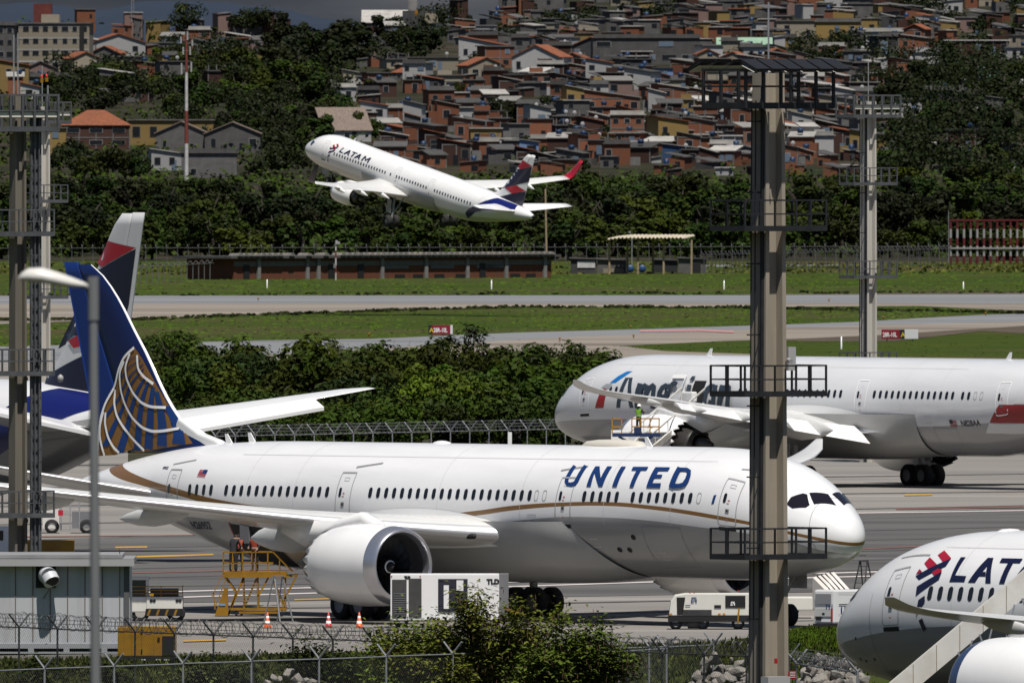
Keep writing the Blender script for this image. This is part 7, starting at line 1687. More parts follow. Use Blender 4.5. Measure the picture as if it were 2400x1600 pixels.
def ex3(t, zof, s):
    q = MB(); q.tube((1.3, -.3, zof(238)), (1.3, -.3, zof(200)), .04, 6); q.build('beacon_arm', M_STEEL, t)
    for x, y in ((1.0, 182), (1.24, 180)): MB().lathe([(.01, .13), (.05, .08), (.05, 0)], 8, 'Z', (x, -.3, zof(y))).build('beacon', REDL, t); MB().lathe([(.08, .18), (.08, 0)], 8, 'Z', (x, -.3, zof(y + 12))).build('beacon_base', M_YEL, t)
    MB().tube((-.2, 0, zof(238)), (-.2, 0, zof(82)), .035, 5).build('lightning_rod', M_STEEL, t)
    q = MB(); q.lathe([(.02, .2), (.12, .12), (.14, 0), (.09, -.12), (.02, -.14)], 12, 'Z', (1.75, -.6, zof(888))); q.build('dome_camera', DISHM, t)
column(42, 0, FPX / 54.7, .62, .52, 222, (553, 880, 1212), 'laddered concrete mast at the left edge with grey railed platforms', R(30), 2.7, 1.5, PLATG, 308, 1.6, mat('column_concrete_dark', (.15, .135, .11), .9, .25, .8, dirt=((.07, .06, .045), .7, .35), stretch=(1, 1, .12)), ladder='right', visor=False, extra=ex3)
column(99, 0, FPX / 36.8, .78, .70, 250, (475, 700), 'pale mast half hidden behind the laddered mast at left', R(38), 3.0, 1.4, PLATG, 290, 1.4, CONL, visor=False)

# street lamp, near and out of focus
D = FPX / 173.0; p = P(219, 900, D); t = thing('street_lamp', 'blurred grey street lamp with white oval head near the left', 'street lamp', (p.x, D, ground_z(p.x, D) - .2)); z0 = t.location.z
zt = CAMH - (655 - YH) / 173 - z0
MB().tube((0.07, 0, 0), (0, 0, zt - .55), .085, 16, .06).build('pole', mat('lamp_grey', (.17, .175, .18), .5), t); MB().tube((0, 0, zt - .55), (0, 0, zt + .04), .075, 16).build('pole_top', mat('lamp_grey', (.17, .175, .18), .5), t); MB().tube((0, 0, zt - .12), (-.2, 0, zt - .08), .035, 10).build('arm', mat('lamp_grey', (.17, .175, .18), .5), t)
V = []; n = 16; rows_ = [(-.08, .02, .0), (-.14, .055, .0), (-.3, .10, .02), (-.5, .135, .06), (-.7, .15, .10), (-.88, .13, .11), (-.98, .07, .10), (-1.02, .01, .08)]
for x, r_, dz in rows_:
    for i in range(n):
        a = 2 * math.pi * i / n; zz = r_ * math.sin(a) * (.95 if math.sin(a) > 0 else .45); V.append((x, r_ * 1.2 * math.cos(a), zt - .08 + dz + zz))
MB().add(V, [(k * n + i, k * n + (i + 1) % n, (k + 1) * n + (i + 1) % n, (k + 1) * n + i) for k in range(len(rows_) - 1) for i in range(n)], 0, True).build('lamp_head', mat('lamp_white', (.62, .61, .58), .4), t)

# metal shed --------------------------------------------------------------------------------------------
s_ = 55.4; D = FPX / s_; a = P(304, 1540, D); t = thing('metal_shed', 'white metal-panel shed with hooded vent duct at the lower left', 'shed', (a.x, D, 0), R(0)); W_ = 9.0; zt = (1540 - 1322) / s_ + .3
PAN = mat('shed_panel', (.46, .47, .50), .55, .06, .5, dirt=((.30, .29, .28), .5, .6), stretch=(3, 1, .3)); q = MB(); q.boxr((-W_, 0, .55), (0, 7, zt - .25)); q.build('wall', PAN, t)
q = MB(); x = -.42
while x > -W_: q.boxr((x - .02, -.03, .75), (x + .02, -.001, zt - .3)); x -= .735
q.build('panel_seam', mat('seam_brown', (.16, .13, .11), .8), t)
q = MB(); q.boxr((-W_, -.55, zt - .22), (.18, 7.4, zt - .02)); q.boxr((-W_, -.3, zt), (-.3, 7, zt + .14)); q.build('roof', mat('shed_roof', (.24, .24, .245), .6, .2, .6), t)
MB().boxr((-W_, -.58, zt - .33), (.2, -.56, zt - .06)).build('gutter', mat('gutter_grey', (.36, .36, .37), .5), t); MB().boxr((-.24, -.1, .5), (-.02, .12, zt - .3)).build('corner_post', mat('post_dark', (.10, .10, .105), .6), t)
q = MB(); q.boxr((-W_, -.05, .42), (0, .3, .62)); q.boxr((-W_, -.08, .2), (0, .25, .28))
for x in (-7.5, -5.9, -4.3, -2.8, -1.2): q.boxr((x, -.06, -.2), (x + .25, .25, .42))
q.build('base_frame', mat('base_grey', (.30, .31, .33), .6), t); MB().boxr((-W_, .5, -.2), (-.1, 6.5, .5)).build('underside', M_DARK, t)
def pipe(parent, pts, r, name, m, n=16):
    q = MB()
    for i in range(len(pts) - 1): q.tube(pts[i], pts[i + 1], r[i], n, r[i + 1], caps=(i in (0, len(pts) - 2)))
    return q.build(name, m, parent)
vx = -3.35; d = pipe(t, [(vx - .16, -.02, zt - .75), (vx - .14, -.35, zt - .68), (vx - .05, -.62, zt - .75), (vx + .08, -.8, zt - 1.0)], [.36, .36, .36, .36], 'vent_duct', mat('duct_metal', (.52, .53, .56), .4), 22)
MB().tube((vx + .079, -.802, zt - .997), (vx + .083, -.808, zt - 1.006), .31, 20).build('duct_mouth', M_DARK, d); MB().boxr((vx - .62, -.05, zt - 1.25), (vx + .22, -.003, zt - .3)).build('wall_opening', M_DARK, d)
MB().bar((vx - .3, -.02, zt - 1.7), (vx + .1, -.6, zt - 1.1), .04).build('strut', M_GREY, d)
for x in (-6.7, -.45): MB().tube((x, 2, zt), (x, 2, zt + .35), .02, 5).build('aerial', M_STEELD, t)

# yellow generator
s_ = 55.8; D = FPX / s_; a = P(276, 1540, D); t = thing('generator', 'dirty yellow boxy generator with black grille beside the shed', 'generator', (a.x, D, 0)); w, h = 137 / s_, 70 / s_
q = MB(); q.boxr((0, 0, .25), (w, 1.2, .25 + h)); q.build('body', M_YEL, t, bevel=.04); MB().boxr((w * .76, -.03, .3), (w * .975, -.004, .25 + h * .68)).build('grille', M_DARK, t); q = MB()
for x in (w * .24, w * .41, w * .62): q.boxr((x - .008, -.012, .32), (x + .008, -.002, .2 + h))
q.build('door_seam', mat('seam_ochre', (.18, .09, .01), .7), t); q = MB(); q.box((w * .41, -.03, .25 + h * .86), (.08, .06, .1)); q.box((w * .7, -.03, .25 + h * .6), (.1, .06, .1)); q.box((w * .41, -.03, .5), (.06, .05, .12)); q.build('handle', M_DARK, t)
MB().boxr((.05, -.02, .0), (w - .02, 1.2, .245)).build('skid', M_DARK, t); q = MB(); 
for x in (.95, 1.6, 1.95): q.boxr((x, -.04, .09), (x + .22, -.022, .13))
q.build('skid_label', M_WHT, t)

# white and yellow pushback tug behind the shed
s_ = 51.8; D = FPX / s_; a = P(300, 1458, D); t = thing('pushback_tug', 'white pushback tug with yellow handrails and hazard-striped bumper behind the shed', 'tug', (a.x, D, 0)); w = 128 / s_; CRM = mat('cream_paint', (.66, .65, .60), .4, .05, 1)
q = MB(); q.boxr((-.4, 0, .45), (w, 3.2, 1.15)); q.build('body', CRM, t, bevel=.05); q = MB(); q.boxr((.85, -.05, .62), (w, .0 - .002, 1.14)); q.build('front_panel', CRM, t)
q = MB(); q.boxr((-.4, .4, 1.9), (.95, 2.6, 2.02)); q.boxr((.82, .45, 1.15), (.94, .55, 1.9)); q.boxr((-.4, .45, 1.15), (-.32, .55, 1.9)); q.build('cab_frame', CRM, t); MB().boxr((-.35, .6, 1.16), (.8, 2.4, 1.88)).build('cab_glass', mat('cab_glass', (.03, .05, .05), .1, spec=.8), t)
q = MB(); 
for z in (1.3, 1.45, 1.62): q.bar((0, -.04, z), (w, -.04, z), .035)
for x in (0, .8, 1.5, w): q.bar((x, -.04, 1.15), (x, -.04, 1.64), .035)
q.bar((w, -.04, 1.62), (w, 2, 1.62), .035); q.build('handrail', M_YEL, t); MB().boxr((1.0, .3, 1.17), (w - .2, 2, 1.5)).build('engine_cover', M_STEELD, t)
for x in (1.05, w - .25):
    for dx in (0, .14): MB().lathe([(.01, 0), (.07, -.02), (.07, .04)], 12, 'Y', (x + dx, -.06, .98)).build('headlight', M_DARK, t)
q = MB(); 
for k in range(8): q.add([(.85 + k * .2, -.06, .3), (.95 + k * .2, -.06, .3), (1.05 + k * .2, -.06, .58), (.95 + k * .2, -.06, .58)], [(0, 1, 2, 3)], k % 2)
q.build('bumper_stripes', [M_YEL, M_DARK], t, fixn=False); MB().boxr((.8, -.05, .28), (w, .3, .6)).build('bumper', M_DARK, t)
for x in (.55, w - .3): wheel(t, (x, .25, .42), .42, .35)
MB().boxr((1.0, -.062, 1.18), (1.16, -.052, 1.3)).build('warning_light', emis('lamp_amber', (.8, .4, .02), .2), t)

# yellow maintenance stand with two mechanics -----------------------------------------------------------
s_ = 51.3; D = FPX / s_ ; a = P(500, 1443, D); t = thing('maintenance_stand', 'yellow wheeled maintenance stand with stairs under the open hold of the white jet', 'maintenance stand', (a.x, D, 0)); U = lambda x: (x - 500) / s_; Zz = lambda y: (1443 - y) / s_
q = MB(); q.boxr((U(523), 0, Zz(1350)), (U(672), 2.2, Zz(1337))); q.build('deck', M_YEL, t)
q = MB(); x0, x1 = U(523), U(672)
for y in (0.02, 2.2):
    for z in (Zz(1291), Zz(1317)): q.bar((x0, y, z), (U(640), y, z), .045)
    for x in (523, 545, 568, 590, 599, 627): q.bar((U(x), y, Zz(1337)), (U(x), y, Zz(1291)), .045)
    q.bar((U(640), y, Zz(1291)), (U(685), y, Zz(1337)), .045); q.bar((U(655), y, Zz(1337)), (U(655), y, Zz(1310)), .045)
q.bar((x0, 0, Zz(1291)), (x0, 2.2, Zz(1291)), .045); q.build('guard_rail', M_YEL, t)
for y in (.15, 2.0):
    q = MB()
    for xa, ya, xb, yb in ((528, 1350, 553, 1385), (553, 1385, 535, 1438), (570, 1350, 572, 1425), (600, 1355, 575, 1415), (603, 1352, 605, 1425), (628, 1352, 605, 1395), (640, 1360, 668, 1425), (672, 1348, 697, 1345), (695, 1347, 665, 1405), (668, 1350, 668, 1430), (535, 1438, 570, 1352)): q.bar((U(xa), y, Zz(ya)), (U(xb), y, Zz(yb)), .085)
    q.bar((U(540), y, Zz(1424)), (U(672), y, Zz(1424)), .12); q.bar((U(560), y, Zz(1432)), (U(655), y, Zz(1432)), .1)
    q.build('trestle', M_YEL, t)
q = MB()
for z in range(1358, 1420, 8): q.bar((U(571), .1, Zz(z)), (U(603), .1, Zz(z)), .03)
q.build('steps', mat('step_steel', (.2, .17, .12), .6), t)
q = MB()
for xx in (.0, .9):
    q.bar((U(496), xx, Zz(1396)), (U(524), xx, Zz(1337)), .04); q.bar((U(504), xx, Zz(1420)), (U(530), xx, Zz(1352)), .04); q.bar((U(500), xx, Zz(1385)), (U(504), xx, Zz(1425)), .04)
q.build('stair_rail', M_YEL, t); MB().prism([(U(503), Zz(1440)), (U(535), Zz(1440)), (U(534), Zz(1376)), (U(526), Zz(1374))], 0, .9).build('stair_box', M_YEL, t)
o = MB().boxr((U(514), -.03, Zz(1416)), (U(528), -.01, Zz(1411))).build('label_plate', mat('plate_blue', (.15, .3, .5), .5), t)
for x in (560, 655): wheel(t, (U(x), .2, .2), .2, .14, 'caster')
SKIN = mat('skin', (.32, .19, .13), .6); HAIR = mat('hair_dark', (.015, .012, .010), .7); CLD = mat('overall_dark', (.014, .015, .020), .8, .2, 3); ORV = mat('vest_orange', (.30, .05, .02), .6); VEST = mat('vest_green', (.16, .36, .02), .6, .15, 3); SILV = mat('reflective_tape', (.5, .5, .5), .3); HELM = mat('helmet_white', (.75, .75, .75), .3)
def skin_body(name, J, E, rad, mats_of, parent=None, sub=2):
    """continuous body grown from a joint skeleton"""
    me = bpy.data.meshes.new(name); me.from_pydata(J, E, []); o = link(bpy.data.objects.new(name, me)); m = o.modifiers.new('skin', 'SKIN'); m.use_smooth_shade = True
    for i, v in enumerate(me.skin_vertices[0].data): v.radius = (rad[i], rad[i] * (.72 if i in (0, 1, 2) else .95)); v.use_root = (i == 0)
    s = o.modifiers.new('sub', 'SUBSURF'); s.levels = sub; s.render_levels = sub
    bpy.context.view_layer.update(); dg = bpy.context.evaluated_depsgraph_get(); m2 = bpy.data.meshes.new_from_object(o.evaluated_get(dg)); bpy.data.objects.remove(o); bpy.data.meshes.remove(me)
    m2.name = name; m2.materials.clear(); names = []
    for m_, f in mats_of: m2.materials.append(m_)
    for p in m2.polygons:
        for k, (m_, f) in enumerate(mats_of):
            if f(p.center): p.material_index = k; break
        p.use_smooth = True
    o = bpy.data.objects.new('person', m2); return link(o, parent)
def person(loc, rz, label, pose, vest, helm=False, scale=1.0, group=None):
    # 0 pelvis 1 belly 2 chest 3 neck 4 head 5 headtop | legs 6-8, 9-11 (+feet) | arms
    lean = pose.get('lean', 0); la, ra = pose['la'], pose['ra']; st = pose.get('stance', .13)
    J = [(0, 0, .95), (0, lean * .3, 1.12), (0, lean * .8, 1.36), (0, lean, 1.50), (0, lean * 1.15, 1.60), (0, lean * 1.2, 1.70),
         (-.09, 0, .90), (-st, .02, .50), (-st, -.02, .10), (-st - .02, .12, .04), (.09, 0, .90), (st, .02, .50), (st, -.02, .10), (st + .02, .12, .04),
         (-.19, lean * .85, 1.42)] + la + [(.19, lean * .85, 1.42)] + ra
    n = 14; E = [(0, 1), (1, 2), (2, 3), (3, 4), (4, 5), (0, 6), (6, 7), (7, 8), (8, 9), (0, 10), (10, 11), (11, 12), (12, 13), (2, 14), (14, 15), (15, 16), (16, 17), (2, 18), (18, 19), (19, 20), (20, 21)]
    rad = [.16, .155, .17, .055, .095, .085, .10, .068, .048, .05, .10, .068, .048, .05, .072, .048, .036, .03, .072, .048, .036, .03]
    hands = [Vector(la[-1]), Vector(ra[-1])]
    near = lambda c: min((c - h).length for h in hands) < .13
    mats = [(SKIN, lambda c: near(c)), (HAIR, lambda c: c.z > 1.645 or (c.z > 1.56 and c.y < lean * 1.15 - .03)), (SKIN, lambda c: c.z > 1.50 and abs(c.x) < .14)]
    if vest: mats.append((vest, lambda c: .98 < c.z < 1.46 and abs(c.x) < .2))
    mats.append((CLD, lambda c: True))
    o = skin_body('person', J, E, rad, mats); tag(o, label, 'person', group); o.location = loc; o.rotation_euler = (0, 0, rz); o.scale = (scale,) * 3
    for h, fo in ((hands[0], la[-2]), (hands[1], ra[-2])):                   # five curled fingers on each hand
        d = (h - Vector(fo)).normalized(); sd = d.cross(Vector((0, 0, 1))); sd = sd.normalized() if sd.length > .1 else Vector((1, 0, 0)); up = sd.cross(d); q = MB()
        for k in range(4): b0 = h + sd * (k - 1.5) * .02 + d * .02; L1 = (.036, .042, .04, .03)[k]; m1 = b0 + d * L1; q.tube(b0, m1, .010, 6, .009); q.tube(m1, m1 + (d * .5 - up * .8) * L1 * .8, .009, 6, .007)
        b0 = h - sd * .035; q.tube(b0, b0 - sd * .025 + d * .035, .011, 6, .008); q.build('fingers', SKIN, o)
    fb = MB(); fy = lean * 1.15
    fb.lathe([(.004, .024), (.013, .01), (.016, 0)], 8, 'Y', (0, fy + .088, 1.60)); fb.build('nose', SKIN, o); e = MB()
    for s_2 in (-1, 1): e.box((s_2 * .034, fy + .092, 1.63), (.022, .008, .010))
    e.box((0, fy + .09, 1.558), (.05, .008, .008)); e.build('face', HAIR, o)
    if vest: 
        q = MB(); q.lathe([(.178, 1.05), (.181, 1.10)], 24, 'Z', (0, lean * .3, 0)); v = q.build('reflective_band', SILV, o)
        for vv in v.data.vertices: vv.co.y = lean * .3 + (vv.co.y - lean * .3) * .78
    if helm: MB().lathe([(.01, .13), (.07, .115), (.11, .06), (.12, 0), (.15, -.005)], 20, 'Z', (0, lean * 1.18, 1.64)).build('helmet', HELM, o)
    return o
dk = Zz(1337)
pb = Vector((a.x, D + 1.0, dk))
person(Vector((a.x + U(560), D + 1.1, dk)), R(20), 'person in dark overalls and orange harness vest leaning into the open hold', dict(lean=.12, la=[(-.27, .2, 1.2), (-.2, .42, 1.22), (-.18, .50, 1.24)], ra=[(.27, .22, 1.2), (.2, .42, 1.25), (.18, .5, 1.28)]), ORV, group='people')
person(Vector((a.x + U(597), D + 1.2, dk)), R(150), 'person in dark overalls with orange vest straps standing right of the leaning mechanic', dict(lean=.03, la=[(-.27, .06, 1.16), (-.24, .22, 1.0), (-.22, .28, .97)], ra=[(.27, .06, 1.16), (.22, .24, 1.08), (.18, .3, 1.07)]), ORV, group='people')
person(Vector((a.x + U(545), D + .8, dk)), R(-30), 'person all in dark clothes bending at the left rail of the yellow stand', dict(lean=.2, la=[(-.27, .25, 1.15), (-.16, .42, 1.05), (-.13, .5, 1.03)], ra=[(.27, .24, 1.14), (.16, .40, 1.02), (.12, .48, 1.0)]), None, group='people')
# step ladder
def step_ladder(p0, H, w, label, m, rz=0.0, spread=.75, n=8):
    t = thing('step_ladder', label, 'ladder', p0, rz); q = MB()
    for s2, yy in ((-1, 0), (1, 0)): q.bar((s2 * w / 2, 0, 0), (s2 * w * .32, spread / 2, H), .06, .04)
    for k in range(1, n): f = k / n; q.bar((-w / 2 + w * .18 * f, spread / 2 * f, H * f), (w / 2 - w * .18 * f, spread / 2 * f, H * f), .06, .03)
    q.build('front_frame', m, t); q = MB()
    for s2 in (-1, 1): q.bar((s2 * w * .5, spread, 0), (s2 * w * .32, spread / 2 + .05, H), .05, .04)
    for k in (1, 3, 5, 7): f = k / n; q.bar((-w / 2 + w * .18 * f, spread - spread / 2 * f, H * f), (w / 2 - w * .18 * f, spread - spread / 2 * f, H * f), .04, .03)
    q.build('rear_frame', m, t); MB().box((0, spread / 2, H), (w * .72, .22, .06)).build('top_step', m, t); return t
ALU = mat('aluminium', (.42, .43, .45), .35, .1, 2, metal=.6)
p0 = P(672, 1450, FPX / 51.9); step_ladder((p0.x, p0.y, 0), 2.12, .72, 'tall aluminium step ladder against the yellow stand', ALU, R(35), 1.3)
p0 = P(2012, 1376, FPX / 49.5); step_ladder((p0.x, p0.y, .25), 1.55, .6, 'dark step ladder standing beyond the white van', M_STEELD, R(-30), 1.0, 6)
# cones
for x, yb, lab in ((627, 1473, 'orange and white traffic cone in front of the step ladder'), (770, 1474, 'red and white traffic cone left of the tyre under the engine'), (842, 1477, 'orange and white traffic cone below the engine intake')):
    p0 = P(x, yb, FPX / 52.5); t = thing('traffic_cone', lab, 'cone', (p0.x, p0.y, 0.06), 0, 'traffic cones'); CO = mat('cone_orange', (.62, .10, .02), .5) if x != 770 else mat('cone_red', (.45, .03, .03), .5)
    MB().box((0, 0, .02), (.38, .38, .04)).build('base', CO, t)
    for k, (r0, r1, z0, z1, m_) in enumerate(((.155, .125, .04, .2, CO), (.125, .10, .2, .32, HELM), (.10, .077, .32, .44, CO), (.077, .058, .44, .54, HELM), (.058, .03, .54, .7, CO))): MB().lathe([(r0, z0), (r1, z1), (.01, z1)], 16).build('cone' if m_ is CO else 'reflective_collar', m_, t)
# ground power unit
s_ = 52.4; D = FPX / s_; a = P(915, 1462, D); t = thing('ground_power_unit', 'white boxy ground power unit with dark control bay behind the bush', 'ground power unit', (a.x, D, 0)); U = lambda x: (x - 915) / s_; h = 127 / s_
q = MB(); q.boxr((0, 0, .35), (U(1170), 2.0, h)); q.build('body', M_WHT, t, bevel=.04); q = MB(); q.boxr((U(1170), .1, .4), (U(1192), 1.9, h)); q.build('end_panel', M_GREY, t); q = MB(); q.boxr((U(919), -.03, h * .2), (U(953), -.003, h - .25)); q.boxr((U(958), -.03, h * .2), (U(988), -.003, h - .2)); q.build('louvre', mat('louvre_dark', (.05, .05, .05), .6, .2, 3), t)
q = MB(); 
for k in range(11): q.boxr((U(922), -.05, h * .22 + k * .1), (U(950), -.032, h * .22 + k * .1 + .03))
q.build('louvre_blades', M_GREY, t); MB().boxr((U(1027), -.03, h * .3), (U(1096), -.003, h - .22)).build('control_bay', mat('bay_dark', (.02, .022, .035), .5), t); q = MB(); q.boxr((U(1070), -.05, h - .75), (U(1086), -.032, h - .28)); q.boxr((U(1040), -.05, h * .36), (U(1052), -.032, h - .5)); q.build('bay_notice', M_WHT, t)
for sz, x, zz in ((.30, 1141, h - .44), (.14, 948, h - .2)): text_flat('lettering', 'TLD', sz, Matrix.Translation((U(x), -.02, zz)) @ Matrix.Rotation(R(90), 4, 'X'), SB, t, bold=.02)
for x in (940, 1150): wheel(t, (U(x), .4, .34), .34, .25)
for x in (918, 985): MB().box((U(x), -.01, h - .1), (.05, .03, .05)).build('marker_lamp', mat('lamp_red', (.4, .02, .02), .3), t)
MB().bar((U(1182), -.2, .9), (U(1228), -.3, .62), .09).build('tow_bar', M_YEL, t)
# air start unit
s_ = 52.6; D = FPX / s_; a = P(1567, 1470, D); t = thing('air_start_unit', 'cream trailer-mounted air start unit with blue emblem, left of the tall mast', 'air start unit', (a.x, D, 0), R(0)); U = lambda x: (x - 1567) / s_; Zz = lambda y: (1470 - y) / s_
q = MB(); q.prism([(U(1568), Zz(1436)), (U(1572), Zz(1402)), (U(1582), Zz(1388)), (U(1606), Zz(1384)), (U(1765), Zz(1384)), (U(1770), Zz(1400)), (U(1770), Zz(1436))], 0, 1.7); q.build('body', CRM, t, bevel=.04)
MB().boxr((U(1566), -.04, Zz(1450)), (U(1776), 1.74, Zz(1437))).build('chassis', M_DARK, t); MB().prism([(U(1587), Zz(1434)), (U(1600), Zz(1434)), (U(1606), Zz(1393)), (U(1586), Zz(1393))], -.03, -.004).build('side_opening', M_DARK, t); MB().boxr((U(1700), -.03, Zz(1417)), (U(1747), -.004, Zz(1389))).build('black_panel', SB, t); MB().boxr((U(1600), -.03, Zz(1436)), (U(1668), -.004, Zz(1422))).build('lower_recess', M_STEELD, t); MB().boxr((U(1674), -.03, Zz(1418)), (U(1690), -.004, Zz(1411))).build('vent', M_DARK, t)
def emblem(x, y, k, m, par):
    q = MB(); P2 = lambda u, v: (U(x + u * k), -.035, Zz(y + v * k))
    for po in ([(2, 0), (14, 0), (12, 3), (4, 3), (3, 9), (8, 9), (7, 12), (0, 12)], [(7, 4), (14, 4), (14, 12), (11, 12), (11, 7), (6, 7)]): q.poly([P2(*p) for p in po])
    return q.build('emblem', m, par, fixn=False)
emblem(1619, 1393, 1.0, M_UBLUE2, t); emblem(1712, 1403, .75, M_WHT, t); q = MB(); q.boxr((U(1606), -.035, Zz(1413)), (U(1618), -.03, Zz(1411))); q.build('logo_text', M_UBLUE2, t)
for x in (1572, 1686, 1697): MB().boxr((U(x) - .06, -.03, Zz(1433)), (U(x) + .06, -.01, Zz(1430))).build('side_lamp', mat('lamp_amber_dull', (.6, .25, .02), .4), t)
for x in (1584, 1647, 1730): wheel(t, (U(x), .25, .30), .29, .2)
MB().lathe([(.02, .25), (.25, .25), (.25, -.25), (.02, -.25)], 14, 'X', (U(1625), .3, Zz(1453))).build('air_tank', M_STEELD, t); o = MB().boxr((U(1588), .2, Zz(1456)), (U(1650), .6, Zz(1446))).build('side_tank', M_STEELD, t, bevel=.04)
MB().bar((U(1729), -.12, Zz(1455)), (U(1732), -.12, Zz(1418)), .07).build('hose_stand', M_YEL, t)
for x, y, m_ in ((1758, 1406, 'lamp_red'), (1730, 1378, 'lamp_red'), (1617, 1384, 'lamp_red'), (1627, 1384, 'lamp_red'), (1699, 1397, 'lamp_red')): MB().box((U(x), .1, Zz(y)), (.06, .08, .08)).build('marker_lamp', mat('lamp_red', (.4, .02, .02), .3), t)
# cab and tug at the nose wheel
s_ = 51.5; D = FPX / s_; a = P(1655, 1440, D); t = thing('tow_tractor', 'low white tow tractor with dark glazed cab, hidden behind the cream unit and mast', 'tow tractor', (a.x, D, 0)); U = lambda x: (x - 1655) / s_
q = MB(); q.boxr((0, 0, .4), (U(1905), 2.2, 1.0)); q.build('body', CRM, t, bevel=.05); q = MB(); q.prism([(U(1700), 1.0), (U(1776), 1.0), (U(1774), 1.75), (U(1707), 1.75)], .2, 2.0); q.build('cab_glass', mat('cab_glass_dark', (.015, .018, .024), .1, spec=.8), t); q = MB(); q.bar((U(1700), .17, 1.0), (U(1707), .17, 1.76), .06); q.bar((U(1746), .17, 1.0), (U(1744), .17, 1.76), .06); q.boxr((U(1700), .15, 1.76), (U(1780), 2.05, 1.84)); q.build('cab_frame', CRM, t)
MB().boxr((U(1765), -.15, .5), (U(1778), .0, 1.35)).build('blue_panel', mat('panel_bluegrey', (.28, .31, .37), .5), t)
for x in (1690, 1785, 1850): wheel(t, (U(x), .2, .45), .45, .35)
# white van
s_ = 52.6; D = FPX / s_; a = P(1905, 1473, D); t = thing('van', 'white panel van numbered 111 parked between the tall brown mast and a jet nose', 'van', (a.x, D, 0), R(0)); U = lambda x: (x - 1905) / s_; Zz = lambda y: (1473 - y) / s_
ang = math.atan2(2.0, 1.0)
V = [(U(1907), 0.02, .32), (U(1953), -.45, .32), (U(1911), .02, Zz(1380)), (U(1953), -.45, Zz(1378))]
x2, y2 = U(2120), 1.4
q = MB(); zt = Zz(1378)
foot = [(U(1907), .25), (U(1953), -.35), (x2, y2 + .2), (x2 - .9, y2 + 1.0)]
q.add([(p[0], p[1], .3) for p in foot] + [(p[0] * .985 + .03, p[1] + .03, zt) for p in foot], [(3, 2, 1, 0), (4, 5, 6, 7), (0, 1, 5, 4), (1, 2, 6, 5), (2, 3, 7, 6), (3, 0, 4, 7)]); q.build('body', mat('van_white', (.72, .72, .73), .3, .03, 1, coat=.3), t, bevel=.08)
rd = Vector((foot[1][0] - foot[0][0], foot[1][1] - foot[0][1], 0)); rl = rd.length; rd.normalize(); rn = Vector((rd.y, -rd.x, 0))
def rear(u0, z0, u1, z1, nm, m, off=.03): A = Vector((foot[0][0], foot[0][1], 0)) + rn * off; q = MB(); q.add([A + rd * u0 * rl + Vector((0, 0, z0)), A + rd * u1 * rl + Vector((0, 0, z0)), A + rd * u1 * rl + Vector((0, 0, z1)), A + rd * u0 * rl + Vector((0, 0, z1))], [(0, 1, 2, 3)]); return q.build(nm, m, t, fixn=False)
rear(.06, .62, .94, .98, 'rear_door', mat('van_shade', (.5, .5, .5), .4)); rear(.1, 1.18, .9, 1.62, 'rear_window', mat('van_window', (.22, .23, .25), .3)); rear(.12, .45, .42, .6, 'plate_recess', M_DARK, .035); rear(.9, .38, .99, .98, 'tail_light', mat('lamp_red', (.4, .02, .02), .3), .036); rear(.45, .68, .58, .78, 'handle', M_DARK, .036); MB().boxr((foot[0][0] - .03, -.5, .02), (foot[1][0] + 1.8, .4, .3)).build('bumper', M_DARK, t)
Mr = Matrix.Translation(Vector((foot[0][0], foot[0][1], 0)) + rn * .04 + rd * rl * .60 + Vector((0, 0, .95))) @ Matrix((( rd.x, 0, rn.x, 0), (rd.y, 0, rn.y, 0), (0, 1, 0, 0), (0, 0, 0, 1))); text_flat('fleet_number', '111', .30, Mr, M_UBLUE2, t, bold=.012)
sdv = Vector((foot[2][0] - foot[1][0], foot[2][1] - foot[1][1], 0)); sl = sdv.length; sdv.normalize(); sn = Vector((sdv.y, -sdv.x, 0)); A0 = Vector((foot[1][0], foot[1][1], 0)) + sn * .02
Ms = Matrix.Translation(A0 + sdv * (U(1968) - U(1953)) * 1.15 + Vector((0, 0, .78))) @ Matrix(((sdv.x, 0, sn.x, 0), (sdv.y, 0, sn.y, 0), (0, 1, 0, 0), (0, 0, 0, 1))); text_flat('fleet_number', '111', .36, Ms, M_UBLUE2, t, bold=.015)
def sidep(u0, z0, u1, z1, nm, m): q = MB(); q.add([A0 + sdv * u0 + Vector((0, 0, z0)), A0 + sdv * u1 + Vector((0, 0, z0)), A0 + sdv * u1 + Vector((0, 0, z1)), A0 + sdv * u0 + Vector((0, 0, z1))], [(0, 1, 2, 3)]); q.build(nm, m, t, fixn=False)
sidep(.28, 1.12, .95, 1.17, 'rub_strip', M_DARK); sidep(.25, 1.66, 2.2, 1.68, 'body_crease', M_LINE); sidep(.25, .70, 2.2, .715, 'body_crease', M_LINE); wheel(t, (1.7, .35, .32), .32, .24)
